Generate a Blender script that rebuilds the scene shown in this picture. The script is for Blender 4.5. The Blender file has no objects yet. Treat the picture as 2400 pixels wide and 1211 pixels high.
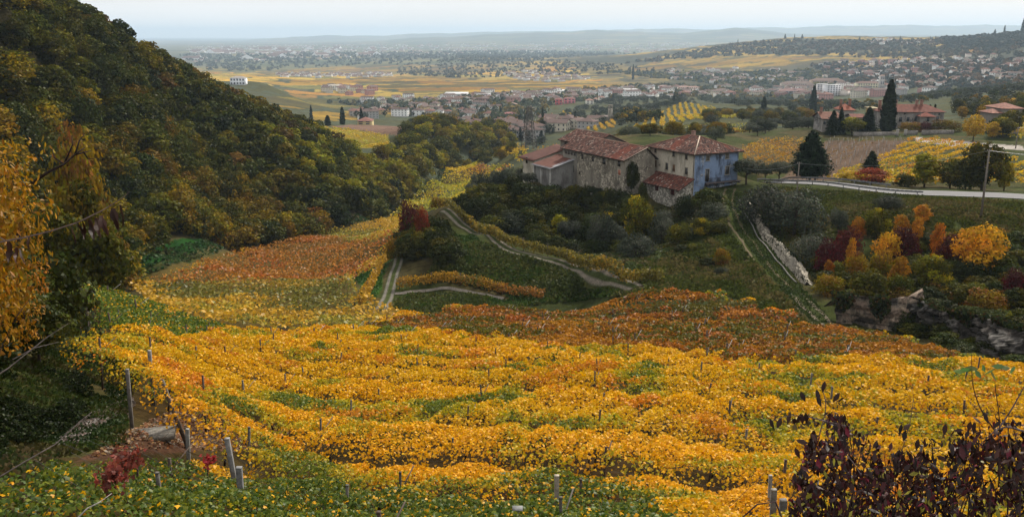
import bpy, math, random
import numpy as np
from mathutils import Vector
random.seed(7)
rng = np.random.default_rng(7)
S = bpy.context.scene
COL = S.collection
F = 2100.0
PITCH = math.radians(14.0)
CP, SP = math.cos(PITCH), math.sin(PITCH)

# ------------------------------------------------------------------ camera
cam = bpy.data.cameras.new('camera')
cam.sensor_width = 36.0
cam.lens = 36.0 * F / 2400.0
cam.clip_start = 0.2
cam.clip_end = 90000
co = bpy.data.objects.new('camera', cam)
co.rotation_euler = (math.radians(90) - PITCH, 0, 0)
COL.objects.link(co)
S.camera = co
S.view_settings.view_transform = 'Standard'
S.view_settings.look = 'None'
S.view_settings.gamma = 1.0

# a photo bearing (u, v in photo pixels) at depth d -> world point
def P(u, v, d):
    cx = (u - 1200.0) / F
    cy = -(v - 605.5) / F
    dy = CP + SP * cy
    return np.array([cx * d / dy, d, (-SP + cy * CP) * d / dy])

def pix(p):
    x, y, z = p
    f = y * CP - z * SP
    return 1200 + F * x / f, 605.5 - F * (y * SP + z * CP) / f

# ------------------------------------------------------------------ value noise
def vnoise(x, y, seed=0):
    xi = np.floor(x).astype(np.int64); yi = np.floor(y).astype(np.int64)
    xf = x - xi; yf = y - yi
    def h(a, b):
        n = (a * 374761393 + b * 668265263 + seed * 974711) & 0x7fffffff
        n = ((n ^ (n >> 13)) * 1274126177) & 0x7fffffff
        return ((n ^ (n >> 16)) & 0xffff) / 65535.0
    u = xf * xf * (3 - 2 * xf); v = yf * yf * (3 - 2 * yf)
    return (h(xi, yi) * (1 - u) + h(xi + 1, yi) * u) * (1 - v) + (h(xi, yi + 1) * (1 - u) + h(xi + 1, yi + 1) * u) * v

def fbm(x, y, seed=0, o=4):
    s = 0; a = .5
    for k in range(o):
        s = s + a * vnoise(x * 2 ** k, y * 2 ** k, seed + k * 17); a *= .5
    return s / (1 - .5 ** o)

# ------------------------------------------------------------------ terrain
# u, v, depth, height of what grows there (subtracted)
CTRL = [
 # own hillside and the yellow pergola field
 (-300,1500,9,1),(600,1500,9,1.2),(1200,1500,9,1.2),(1900,1500,9,.5),(2700,1500,9,.5),
 (100,1211,15,.3),(600,1211,16,2),(1200,1211,17,2),(1800,1211,17,2),(2400,1211,17,2),
 (150,1040,25,.2),(330,1010,27,.1),(600,1060,26,2),(1200,1060,27,2),(1800,1060,28,2),(2400,1060,28,2),
 (600,950,35,2),(1200,950,36,2),(1800,950,36,2),(2400,950,36,2),
 (600,860,47,2),(1200,860,48,2),(1800,870,47,2),(2400,890,44,2),
 (550,780,63,2),(1000,790,63,2),(1400,815,59,2),(1800,835,56,2),(2250,850,54,2),(2600,860,54,2),
 (240,960,32,.2),(230,860,42,.1),(230,800,50,.1),(60,980,28,.5),(60,860,33,.8),(-100,900,28,0),(100,740,48,2),(-150,700,36,0),(-400,800,30,0),
 (300,760,60,1.8),(200,690,72,2),(150,650,80,2),(420,740,75,2),
 (0,560,70,4),(-300,400,60,0),(-700,300,60,0),(120,600,100,4),
 # valley floor
 (500,715,105,2),(800,720,108,2),(600,650,146,2),(800,650,150,2),(400,655,140,2),(500,600,182,2),(800,600,190,2),(700,555,232,2),(900,545,240,2),
 (880,510,290,2),(960,470,350,2),(1050,440,410,2),(1050,410,480,2),(1160,390,560,2),(1250,400,500,1),(1300,420,440,1),
 (950,740,104,2),(860,690,128,.2),(300,640,150,.5),(310,600,160,.3),(480,560,205,.3),(420,560,190,.2),
 # forest hill
 (250,560,160,6),(500,520,222,7),(700,500,255,7),(850,470,300,7),(950,440,362,7),(1060,385,500,7),(1150,365,590,6),
 (200,420,190,8),(400,400,232,8),(600,380,275,8),(800,400,300,8),(1000,380,400,8),
 (0,300,170,8),(200,200,225,8),(400,250,280,8),(-300,200,150,8),(-300,-100,190,8),
 (0,-60,215,8),(150,0,250,8),(300,90,290,8),(450,175,320,8),(600,240,345,8),(700,283,362,8),(800,330,375,8),(900,350,395,8),
 (1000,290,500,8),(1100,300,560,8),(1150,330,600,7),(930,300,470,8),
 (-300,-70,235,8),(0,-40,262,8),(150,16,305,8),(300,106,350,8),(450,192,388,8),(600,258,415,6),(700,300,432,6),(0,-10,360,8),(150,45,430,8),(300,140,480,8),(450,216,540,5),(600,262,620,3),
 # knoll behind forest hill with the ploughed field
 (760,335,480,2),(900,340,485,2),(760,300,560,1),(950,300,580,1),(850,290,640,1),(830,292,660,1),
 # spur under the farmhouse
 (940,600,152,.1),(900,700,128,.1),(1000,683,131,.5),(1180,690,128,.5),(1270,700,124,.3),(1080,700,124,.2),(980,560,156,4),(1000,500,174,5),(1060,470,205,2),
 (1040,492,178,.1),(1120,550,157,.1),(1250,602,141,.1),(1400,645,124,.1),(1480,672,115,.1),
 (1040,620,139,.1),(1250,670,131,.1),(1380,685,123,.1),
 (1250,540,158,3),(1120,490,178,3),(1400,560,147,3),(1100,458,198,3),(1190,428,210,4),
 (1250,435,190,0),(1330,432,192,0),(1480,460,174,0),(1595,503,163,0),(1600,497,165.5,0),(1560,488,169,0),(1520,474,173,0),(1500,490,168,1),(1240,460,182,4),(1400,480,172,4),
 (1500,580,143,1),(1600,650,121,.2),(1500,640,124,.2),(1560,560,146,1),(1630,460,167,0),(1726,426,174,0),(1660,520,152,1),
 (1500,345,230,0),(1400,330,260,0),(1600,345,215,0),(1700,380,195,0),
 (1070,507,214,1),(1105,492,236,1),(1050,492,240,2),(1080,472,275,2),(1130,462,262,1),(1165,438,290,1),(1100,452,330,2),(1150,425,350,2),
 # track and its banks
 (1700,445,169,0),(1715,500,149,0),(1770,580,131,0),(1850,680,111,0),(1940,755,97,0),
 (1650,580,134,.2),(1700,660,117,.2),(1780,720,103,.2),(1850,750,96,.2),
 (1650,690,107,2),(1400,705,113,2),(1200,725,109,2),(1400,760,84,2),(1700,770,83,2),(1900,790,80,2),(2100,815,71,2),(2250,840,62,2),
 (1800,470,160,0),(1830,560,142,0),(1900,600,130,0),(1930,640,121,0),(1960,690,105,0),
 (1820,432,173,0),(1950,440,166,0),(2100,456,154,0),(2400,468,143,0),(2700,470,135,0),
 (2000,520,138,0),(2150,540,129,0),(2300,500,131,0),(2400,500,131,0),(2600,520,125,0),
 (2000,600,123,3),(2200,600,115,3),(2350,620,107,3),(2500,640,100,3),
 (1960,765,93,.2),(2070,790,92,.2),(2200,790,88,.2),(2320,830,77,.2),(2420,860,68,.2),(2000,715,101,.5),(2160,715,99,.5),(2300,730,93,1),(2420,760,84,1),(2600,800,76,1),
 # right knoll
 (1750,400,200,1),(1780,338,265,1),(1880,415,188,1),(1900,330,282,1),(2100,420,180,1),(2080,335,268,.5),(2250,352,235,1),(2400,365,215,1),(2400,430,165,1),(2700,400,180,0),
 (2000,312,305,0),(2100,304,318,0),(2210,300,322,0),(1930,305,310,0),(2140,325,282,0),(2400,347,252,0),(2500,340,260,0),(1800,308,330,0),(2380,290,330,1),
 # middle ground
 (1900,275,560,2),(2100,262,520,2),(2150,235,650,3),(2300,222,620,3),(2400,205,620,3),(2600,200,600,3),(1800,285,450,2),(1750,262,750,3),
 (1700,245,1050,4),(1600,238,930,2),(1640,262,760,2),(1500,300,520,2),(1480,312,470,2),(1650,310,420,2),(1550,325,360,2),
 (1400,300,640,2),(1430,306,600,0),(1350,290,720,2),(1240,352,420,0),(1190,345,470,1),(1180,320,640,2),(1300,305,680,3),
 (1500,250,980,4),(1400,245,1120,4),(1350,265,950,4),(1570,232,1200,3),(1900,245,1150,2),(1750,232,1450,2),
 (1200,290,900,2),(1200,250,1250,2),(1050,280,1080,2),(1050,240,1450,2),(900,255,1300,2),(800,265,1150,2),(750,250,1350,0),(700,240,1500,0),
 (1300,230,1500,3),(1500,222,1600,3),(1050,205,2000,0),(900,190,2400,0),(700,180,2700,0),(560,200,1400,0),(520,190,1500,0),(620,195,1450,0),(640,225,1250,3),(450,185,1700,0),
 (1300,195,2300,0),(1550,195,2150,0),(1800,215,1750,0),(2000,215,1550,0),(2200,215,1350,2),(2400,190,1250,2),(2650,180,1200,2),
 (1400,165,3000,0),(1700,165,2600,0),(2000,175,2150,0),(2300,165,1750,0),(2600,150,1600,0),
 (1600,140,3300,0),(1800,120,3100,0),(2000,120,2800,0),(2200,120,2500,0),(2400,105,2200,0),
 (1100,138,4300,4),(1250,137,4400,4),(1400,132,4500,4),(1550,118,4300,4),(1700,101,4000,4),(1850,89,3600,4),(2020,90,3400,4),(2150,96,3150,4),(2280,84,2800,4),(2400,76,2500,4),(2600,60,2500,4),(2900,60,2500,0),
 (940,165,3900,0),(1100,160,3700,0),
]
FLAT = [(x, y, -124.0) for x, y in [(-2500, 2600), (-3500, 4500), (-1200, 3200), (0, 5600), (1500, 6200), (3500, 5500), (5000, 5000), (-2500, 5500), (-6000, 9000), (0, 9000), (7000, 9000),
        (-25000, 34000), (0, 34000), (25000, 34000), (-9000, 14000), (0, 15000), (10000, 15000), (-1500, 1700), (-1200, 900)]]
OY = 30.0
ctrl = []
for u, v, d, h in CTRL:
    p = P(u, v, d); ctrl.append((p[0], p[1], p[2] - h))
ctrl += FLAT
ctrl = np.array(ctrl)
WL = .75
def warp(x, y):
    r = np.maximum(y + OY, 4)
    return x / r, np.log(r) * WL
cx_, cy_ = warp(ctrl[:, 0], ctrl[:, 1])
cv_ = ctrl[:, 2] / (ctrl[:, 1] + OY)
n = len(ctrl)
def K(r2):
    return np.where(r2 > 1e-12, r2 * np.log(np.maximum(r2, 1e-12)), 0)
D2 = (cx_[:, None] - cx_[None]) ** 2 + (cy_[:, None] - cy_[None]) ** 2
A = np.zeros((n + 3, n + 3))
A[:n, :n] = K(D2) + np.eye(n) * 2e-5
A[:n, n] = 1; A[:n, n + 1] = cx_; A[:n, n + 2] = cy_; A[n:, :n] = A[:n, n:].T
W = np.linalg.solve(A, np.concatenate([cv_, [0, 0, 0]]))
res_ = (K(D2) @ W[:n] + W[n] + W[n+1]*cx_ + W[n+2]*cy_ - cv_)

NX, NR = 820, 1050
GX = np.linspace(-.95, .95, NX)
GR = np.linspace(math.log(OY + 1.0), math.log(36000.0), NR)
gx, gr = np.meshgrid(GX, GR)
base = np.zeros(gx.shape)
for k in range(n):
    base += W[k] * K((gx - cx_[k]) ** 2 + (gr * WL - cy_[k]) ** 2)
base += W[n] + W[n + 1] * gx + W[n + 2] * gr * WL
rr = np.exp(gr)
TX = gx * rr; TY = rr - OY
TZ = base * rr
# rough ground relief
def ss(a, b, x):
    t = np.clip((x - a) / (b - a), 0, 1); return t * t * (3 - 2 * t)
TZ += (fbm(TX / 5.0, TY / 5.0, 3, 4) - .5) * .9 * ss(5, 60, TY) * (1 - ss(1200, 2500, TY))
TZ += (fbm(TX / 60.0, TY / 60.0, 9, 3) - .5) * 9 * ss(700, 2500, TY)
# far ridges
ux = 1200 + F * (TX / np.maximum(TY, 1)) * 1.03
def ridge(pts, d0, w):
    us = [p[0] for p in pts]; vs = [p[1] for p in pts]
    v = np.interp(ux, us, vs)
    v = v - 3 + (fbm(ux / 60.0, ux * 0, 5, 4) - .5) * 7
    cy = -(v - 605.5) / F
    top = (-SP + cy * CP) / (CP + SP * cy) * d0
    b = np.exp(-((TY - d0) / w) ** 2)
    return (top + 124) * b
fz = np.zeros(TZ.shape) - 124.0
far = ss(5500, 8000, TY)
R1 = ridge([(300,112),(500,112),(700,106),(880,100),(1000,92),(1140,84),(1260,80),(1400,75),(1520,80),(1600,83),(1650,75),(1720,70),(1790,76),(1950,87),(2100,86),(2400,84)], 13500, 2600)
R2 = ridge([(300,108),(450,102),(560,98),(640,94),(760,87),(900,88),(1100,79),(1300,76),(1500,72),(1700,72),(1900,66),(2100,63),(2400,62)], 19000, 2600)
R3 = ridge([(300,128),(600,128),(800,122),(1000,118),(1100,118),(1300,116),(2400,114)], 8700, 1500) * .8
fz = fz + np.maximum(np.maximum(R1, R2), R3) + (fbm(TX / 900, TY / 900, 31, 3) - .5) * 26
TZ = TZ * (1 - far) + fz * far
TZ = np.where(TY > 6000, np.maximum(TZ, -150), TZ)

def tz(x, y):
    x = np.asarray(x, float); y = np.asarray(y, float)
    r = np.maximum(y + OY, OY + 1.01)
    a = (x / r - GX[0]) / (GX[1] - GX[0]); b = (np.log(r) - GR[0]) / (GR[1] - GR[0])
    a = np.clip(a, 0, NX - 1.001); b = np.clip(b, 0, NR - 1.001)
    i = a.astype(int); j = b.astype(int); fa = a - i; fb = b - j
    return (TZ[j, i] * (1 - fa) + TZ[j, i + 1] * fa) * (1 - fb) + (TZ[j + 1, i] * (1 - fa) + TZ[j + 1, i + 1] * fa) * fb

DS = np.exp(np.linspace(math.log(6), math.log(34000), 4200))
def hit(u, v, dmin=6, dmax=1e9, lift=0.0):
    cx = (u - 1200.0) / F; cy = -(v - 605.5) / F; dy = CP + SP * cy
    ds = DS[(DS >= dmin) & (DS <= dmax)]
    x = cx * ds / dy; z = (-SP + cy * CP) * ds / dy
    below = z < tz(x, ds) + lift
    k = int(np.argmax(below)) if below.any() else len(ds) - 1
    return np.array([x[k], ds[k], float(tz(x[k], ds[k]))])

def inpoly(x, y, poly):
    x = np.asarray(x, float); y = np.asarray(y, float)
    c = np.zeros(x.shape, bool)
    m = len(poly)
    for i in range(m):
        x0, y0 = poly[i][0], poly[i][1]; x1, y1 = poly[i - 1][0], poly[i - 1][1]
        if y0 == y1: continue
        c ^= ((y0 > y) != (y1 > y)) & (x < (x1 - x0) * (y - y0) / (y1 - y0) + x0)
    return c
def wpoly(pp, **kw):
    return [hit(u, v, **kw) for u, v in pp]
def densify(pp, step=25):
    out = []
    for i in range(len(pp)):
        a = np.array(pp[i], float); b = np.array(pp[(i + 1) % len(pp)], float)
        k = max(1, int(np.hypot(*(b - a)) / step))
        out += [tuple(a + (b - a) * t / k) for t in range(k)]
    return out
def smooth_line(pts, n=40):
    """Catmull-Rom through points"""
    pts = [np.array(p, float) for p in pts]
    pts = [2 * pts[0] - pts[1]] + pts + [2 * pts[-1] - pts[-2]]
    out_ = []
    k = max(2, n // (len(pts) - 3))
    for i in range(1, len(pts) - 2):
        for j in range(k):
            t = j / k
            a, b, c, d = pts[i - 1:i + 3]
            out_.append(.5 * (2 * b + (c - a) * t + (2 * a - 5 * b + 4 * c - d) * t * t + (3 * b - a - 3 * c + d) * t ** 3))
    out_.append(pts[-2]); return np.array(out_)

# the asphalt road: bearing, depth, height of its centre line; the ground is graded to it
RDC = [(2800,128,-25.0),(2600,136,-25.4),(2400,146.5,-26.0),(2250,152,-26.5),(2100,158,-27.1),(1950,170,-27.7),(1850,178,-28.6),(1808,183,-29.4),(1780,191,-31.2),(1750,203,-33.8)]
RDW = smooth_line([(P(u, 440, d)[0], d, z) for u, d, z in RDC][::-1], 160)
RD = RDW.copy()
def road_z(l): return RDW[:, 2]
_b = (TX > 20) & (TX < 150) & (TY > 110) & (TY < 240)
_x, _y, _z = TX[_b], TY[_b], TZ[_b]
_d = (_x[:, None] - RDW[None, :, 0]) ** 2 + (_y[:, None] - RDW[None, :, 1]) ** 2
_k = _d.argmin(1); _dd = np.sqrt(_d.min(1)); _t = 1 - ss(4.4, 9.0, _dd)
TZ[_b] = _z * (1 - _t) + (RDW[_k, 2] - .06) * _t
CLOUD = (7.7, 7.55, 7.35, 1); SKY_STR = .12; SUN_E = 4.8; EXPO = 0.17
HAZE_C = (.62,.80,.98,1); HAZE_D = 7.2e-5; HAZE_G = .2
# ------------------------------------------------------------------ world, sun, haze
SUN_EL, SUN_AZ = math.radians(42), math.radians(32)      # azimuth from +Y towards +X
world = bpy.data.worlds.new('World'); S.world = world; world.use_nodes = True
wn = world.node_tree; wn.nodes.clear()
def node(nt, t, **kw):
    n_ = nt.nodes.new(t)
    for k, v in kw.items():
        if k.startswith('i_'):
            n_.inputs[int(k[2:])].default_value = v
        else:
            setattr(n_, k, v)
    return n_
sky = node(wn, 'ShaderNodeTexSky', sky_type='NISHITA', sun_disc=False, sun_elevation=SUN_EL, sun_rotation=SUN_AZ, altitude=300.0, air_density=1.0, dust_density=3.0, ozone_density=1.0)
tc = node(wn, 'ShaderNodeTexCoord')
mp = node(wn, 'ShaderNodeMapping'); mp.inputs['Scale'].default_value = (1.2, 1.2, 14)
nz = node(wn, 'ShaderNodeTexNoise'); nz.inputs['Scale'].default_value = 2.2; nz.inputs['Detail'].default_value = 6
cr = node(wn, 'ShaderNodeMapRange'); cr.inputs[1].default_value = .3; cr.inputs[2].default_value = .7; cr.inputs[3].default_value = .84; cr.inputs[4].default_value = 1.0
cloud = node(wn, 'ShaderNodeMixRGB'); cloud.inputs[2].default_value = CLOUD
bg = node(wn, 'ShaderNodeBackground'); bg.inputs[1].default_value = SKY_STR
ow = node(wn, 'ShaderNodeOutputWorld')
L = wn.links.new
L(tc.outputs['Generated'], mp.inputs[0]); L(mp.outputs[0], nz.inputs[0]); L(nz.outputs[0], cr.inputs[0])
L(cr.outputs[0], cloud.inputs[0]); L(sky.outputs[0], cloud.inputs[1]); L(cloud.outputs[0], bg.inputs[0]); L(bg.outputs[0], ow.inputs[0])
sl = bpy.data.lights.new('sun', 'SUN'); sl.energy = SUN_E; sl.angle = math.radians(8); sl.color = (1, .93, .82)
so = bpy.data.objects.new('sun', sl); COL.objects.link(so)
sd = Vector((math.sin(SUN_AZ) * math.cos(SUN_EL), math.cos(SUN_AZ) * math.cos(SUN_EL), math.sin(SUN_EL)))
so.rotation_euler = sd.to_track_quat('Z', 'Y').to_euler()
S.view_settings.exposure = EXPO

# ------------------------------------------------------------------ object helpers
def tag(o, label=None, cat=None, group=None, kind=None):
    if label: o['label'] = label
    if cat: o['category'] = cat
    if group: o['group'] = group
    if kind: o['kind'] = kind
    return o
def empty(name, loc=(0, 0, 0), rz=0):
    o = bpy.data.objects.new(name, None); COL.objects.link(o)
    o.location = loc; o.rotation_euler = (0, 0, rz); o.empty_display_size = .3
    return o
def mesh_np(name, verts, faces, mats, col=None, midx=None, parent=None, smooth=False, loc=None):
    """verts (N,3); faces (M,k) array or list of such arrays; mats list"""
    if not isinstance(faces, list): faces = [faces]
    m = bpy.data.meshes.new(name)
    verts = np.asarray(verts, np.float32)
    m.vertices.add(len(verts)); m.vertices.foreach_set('co', verts.ravel())
    ls = []; st = []; o0 = 0
    for f in faces:
        f = np.asarray(f, np.int32)
        if len(f) == 0: continue
        ls.append(f.ravel()); st.append(np.arange(len(f), dtype=np.int32) * f.shape[1] + o0); o0 += f.size
    ls = np.concatenate(ls); st = np.concatenate(st)
    m.loops.add(len(ls)); m.loops.foreach_set('vertex_index', ls)
    m.polygons.add(len(st)); m.polygons.foreach_set('loop_start', st)
    if midx is not None: m.polygons.foreach_set('material_index', np.asarray(midx, np.int32))
    m.update(calc_edges=True)
    if col is not None:
        a = m.attributes.new('Col', 'FLOAT_COLOR', 'POINT')
        c = np.ones((len(verts), 4), np.float32); c[:, :3] = col
        a.data.foreach_set('color', c.ravel())
    for mt in (mats if isinstance(mats, (list, tuple)) else [mats]): m.materials.append(mt)
    if smooth: m.polygons.foreach_set('use_smooth', np.ones(len(st), bool))
    o = bpy.data.objects.new(name, m); COL.objects.link(o)
    if parent is not None: o.parent = parent
    if loc is not None: o.location = loc
    return o
def copy_tree(o, parent=None):
    c = o.copy(); COL.objects.link(c); c.parent = parent
    for ch in KIDS.get(o.name, []): copy_tree(ch, c)
    return c
KIDS = {}
def kids(root, lst): KIDS[root.name] = lst

class MB:
    """collects polygons, then builds them as one mesh"""
    def __init__(s): s.v = []; s.f3 = []; s.f4 = []; s.c = []
    def vert(s, p, c=None):
        s.v.append(tuple(p)); s.c.append(c or (1, 1, 1)); return len(s.v) - 1
    def quad(s, a, b, c, d, col=None):
        i = [s.vert(p, col) for p in (a, b, c, d)]; s.f4.append(i)
    def tri(s, a, b, c, col=None):
        s.f3.append([s.vert(p, col) for p in (a, b, c)])
    def box(s, c, ex, ey, ez, col=None):
        """centre c, half-axis vectors"""
        c = np.array(c, float); ex = np.array(ex, float); ey = np.array(ey, float); ez = np.array(ez, float)
        k = [s.vert(c + a * ex + b * ey + d * ez, col) for d in (-1, 1) for b in (-1, 1) for a in (-1, 1)]
        for q in ((0, 2, 3, 1), (4, 5, 7, 6), (0, 1, 5, 4), (2, 6, 7, 3), (0, 4, 6, 2), (1, 3, 7, 5)):
            s.f4.append([k[t] for t in q])
    def abox(s, x0, y0, z0, x1, y1, z1, col=None):
        s.box(((x0 + x1) / 2, (y0 + y1) / 2, (z0 + z1) / 2), ((x1 - x0) / 2, 0, 0), (0, (y1 - y0) / 2, 0), (0, 0, (z1 - z0) / 2), col)
    def tube(s, pts, rad, seg=6, col=None, cap=True):
        pts = [np.array(p, float) for p in pts]
        if not hasattr(rad, '__len__'): rad = [rad] * len(pts)
        rings = []
        for i, p in enumerate(pts):
            t = pts[min(i + 1, len(pts) - 1)] - pts[max(i - 1, 0)]
            t = t / (np.linalg.norm(t) + 1e-9)
            a = np.cross(t, (0, 0, 1)) if abs(t[2]) < .9 else np.cross(t, (1, 0, 0))
            a /= np.linalg.norm(a); b = np.cross(t, a)
            rings.append([s.vert(p + rad[i] * (math.cos(q) * a + math.sin(q) * b), col) for q in np.arange(seg) * 2 * math.pi / seg])
        for r0, r1 in zip(rings, rings[1:]):
            for k in range(seg): s.f4.append([r0[k], r0[(k + 1) % seg], r1[(k + 1) % seg], r1[k]])
        if cap:
            for r in (rings[0][::-1], rings[-1]):
                for k in range(1, seg - 1): s.f3.append([r[0], r[k], r[k + 1]])
    def build(s, name, mats, parent=None, loc=None, smooth=False):
        return mesh_np(name, np.array(s.v), [a for a in (np.array(s.f3, int).reshape(-1, 3), np.array(s.f4, int).reshape(-1, 4)) if len(a)], mats, col=np.array(s.c), parent=parent, loc=loc, smooth=smooth)

# ------------------------------------------------------------------ materials
def mat(name):
    m = bpy.data.materials.new(name); m.use_nodes = True; m.node_tree.nodes.clear(); return m, m.node_tree
def out(nt, sh):
    o = node(nt, 'ShaderNodeOutputMaterial'); nt.links.new(sh, o.inputs[0])
def leaf_mat(name, trans=.35, gloss=.05, hue=.03, val=.35, tint=(1, 1, 1)):
    m, nt = mat(name); l = nt.links.new
    at = node(nt, 'ShaderNodeAttribute', attribute_name='Col')
    oi = node(nt, 'ShaderNodeObjectInfo')
    hs = node(nt, 'ShaderNodeHueSaturation')
    mr = node(nt, 'ShaderNodeMapRange'); mr.inputs[3].default_value = .5 - hue; mr.inputs[4].default_value = .5 + hue
    l(oi.outputs['Random'], mr.inputs[0]); l(mr.outputs[0], hs.inputs['Hue'])
    w = node(nt, 'ShaderNodeTexWhiteNoise', noise_dimensions='1D'); l(oi.outputs['Random'], w.inputs['W'])
    mv = node(nt, 'ShaderNodeMapRange'); mv.inputs[3].default_value = 1 - val; mv.inputs[4].default_value = 1 + val
    l(w.outputs['Value'], mv.inputs[0]); l(mv.outputs[0], hs.inputs['Value']); l(at.outputs['Color'], hs.inputs['Color'])
    d = node(nt, 'ShaderNodeBsdfDiffuse'); t = node(nt, 'ShaderNodeBsdfTranslucent'); g = node(nt, 'ShaderNodeBsdfGlossy'); g.inputs['Roughness'].default_value = .45
    l(hs.outputs[0], d.inputs[0]); l(hs.outputs[0], t.inputs[0])
    a = node(nt, 'ShaderNodeMixShader'); a.inputs[0].default_value = trans; l(d.outputs[0], a.inputs[1]); l(t.outputs[0], a.inputs[2])
    b = node(nt, 'ShaderNodeMixShader'); b.inputs[0].default_value = gloss; l(a.outputs[0], b.inputs[1]); l(g.outputs[0], b.inputs[2])
    out(nt, b.outputs[0]); return m
def col_mat(name, rough=.9, noise=None, bump=0, spec=.2, metal=0):
    """vertex colour times a little procedural noise"""
    m, nt = mat(name); l = nt.links.new
    at = node(nt, 'ShaderNodeAttribute', attribute_name='Col')
    p = node(nt, 'ShaderNodeBsdfPrincipled'); p.inputs['Roughness'].default_value = rough; p.inputs['Specular IOR Level'].default_value = spec; p.inputs['Metallic'].default_value = metal
    src = at.outputs['Color']
    if noise:
        tcn = node(nt, 'ShaderNodeTexCoord')
        for sc, lo, hi in noise:
            nn = node(nt, 'ShaderNodeTexNoise'); nn.inputs['Scale'].default_value = sc; nn.inputs['Detail'].default_value = 5; l(tcn.outputs['Object'], nn.inputs[0])
            r = node(nt, 'ShaderNodeMapRange'); r.inputs[1].default_value = .3; r.inputs[2].default_value = .7; r.inputs[3].default_value = lo; r.inputs[4].default_value = hi; l(nn.outputs[0], r.inputs[0])
            mx = node(nt, 'ShaderNodeVectorMath', operation='SCALE'); l(src, mx.inputs[0]); l(r.outputs[0], mx.inputs['Scale']); src = mx.outputs[0]
        if bump:
            bp = node(nt, 'ShaderNodeBump'); bp.inputs['Strength'].default_value = bump; bp.inputs['Distance'].default_value = .2; l(nn.outputs[0], bp.inputs['Height']); l(bp.outputs[0], p.inputs['Normal'])
    l(src, p.inputs['Base Color']); out(nt, p.outputs[0]); return m
def plain_mat(name, col, rough=.8, noise=(4, .7, 1.2), metal=0, spec=.3):
    m, nt = mat(name); l = nt.links.new
    p = node(nt, 'ShaderNodeBsdfPrincipled'); p.inputs['Roughness'].default_value = rough; p.inputs['Metallic'].default_value = metal; p.inputs['Specular IOR Level'].default_value = spec
    tcn = node(nt, 'ShaderNodeTexCoord'); nn = node(nt, 'ShaderNodeTexNoise'); nn.inputs['Scale'].default_value = noise[0]; nn.inputs['Detail'].default_value = 5
    l(tcn.outputs['Object'], nn.inputs[0])
    r = node(nt, 'ShaderNodeMapRange'); r.inputs[1].default_value = .3; r.inputs[2].default_value = .7; r.inputs[3].default_value = noise[1]; r.inputs[4].default_value = noise[2]; l(nn.outputs[0], r.inputs[0])
    mx = node(nt, 'ShaderNodeVectorMath', operation='SCALE'); mx.inputs[0].default_value = col; l(r.outputs[0], mx.inputs['Scale'])
    l(mx.outputs[0], p.inputs['Base Color']); out(nt, p.outputs[0]); return m
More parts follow.
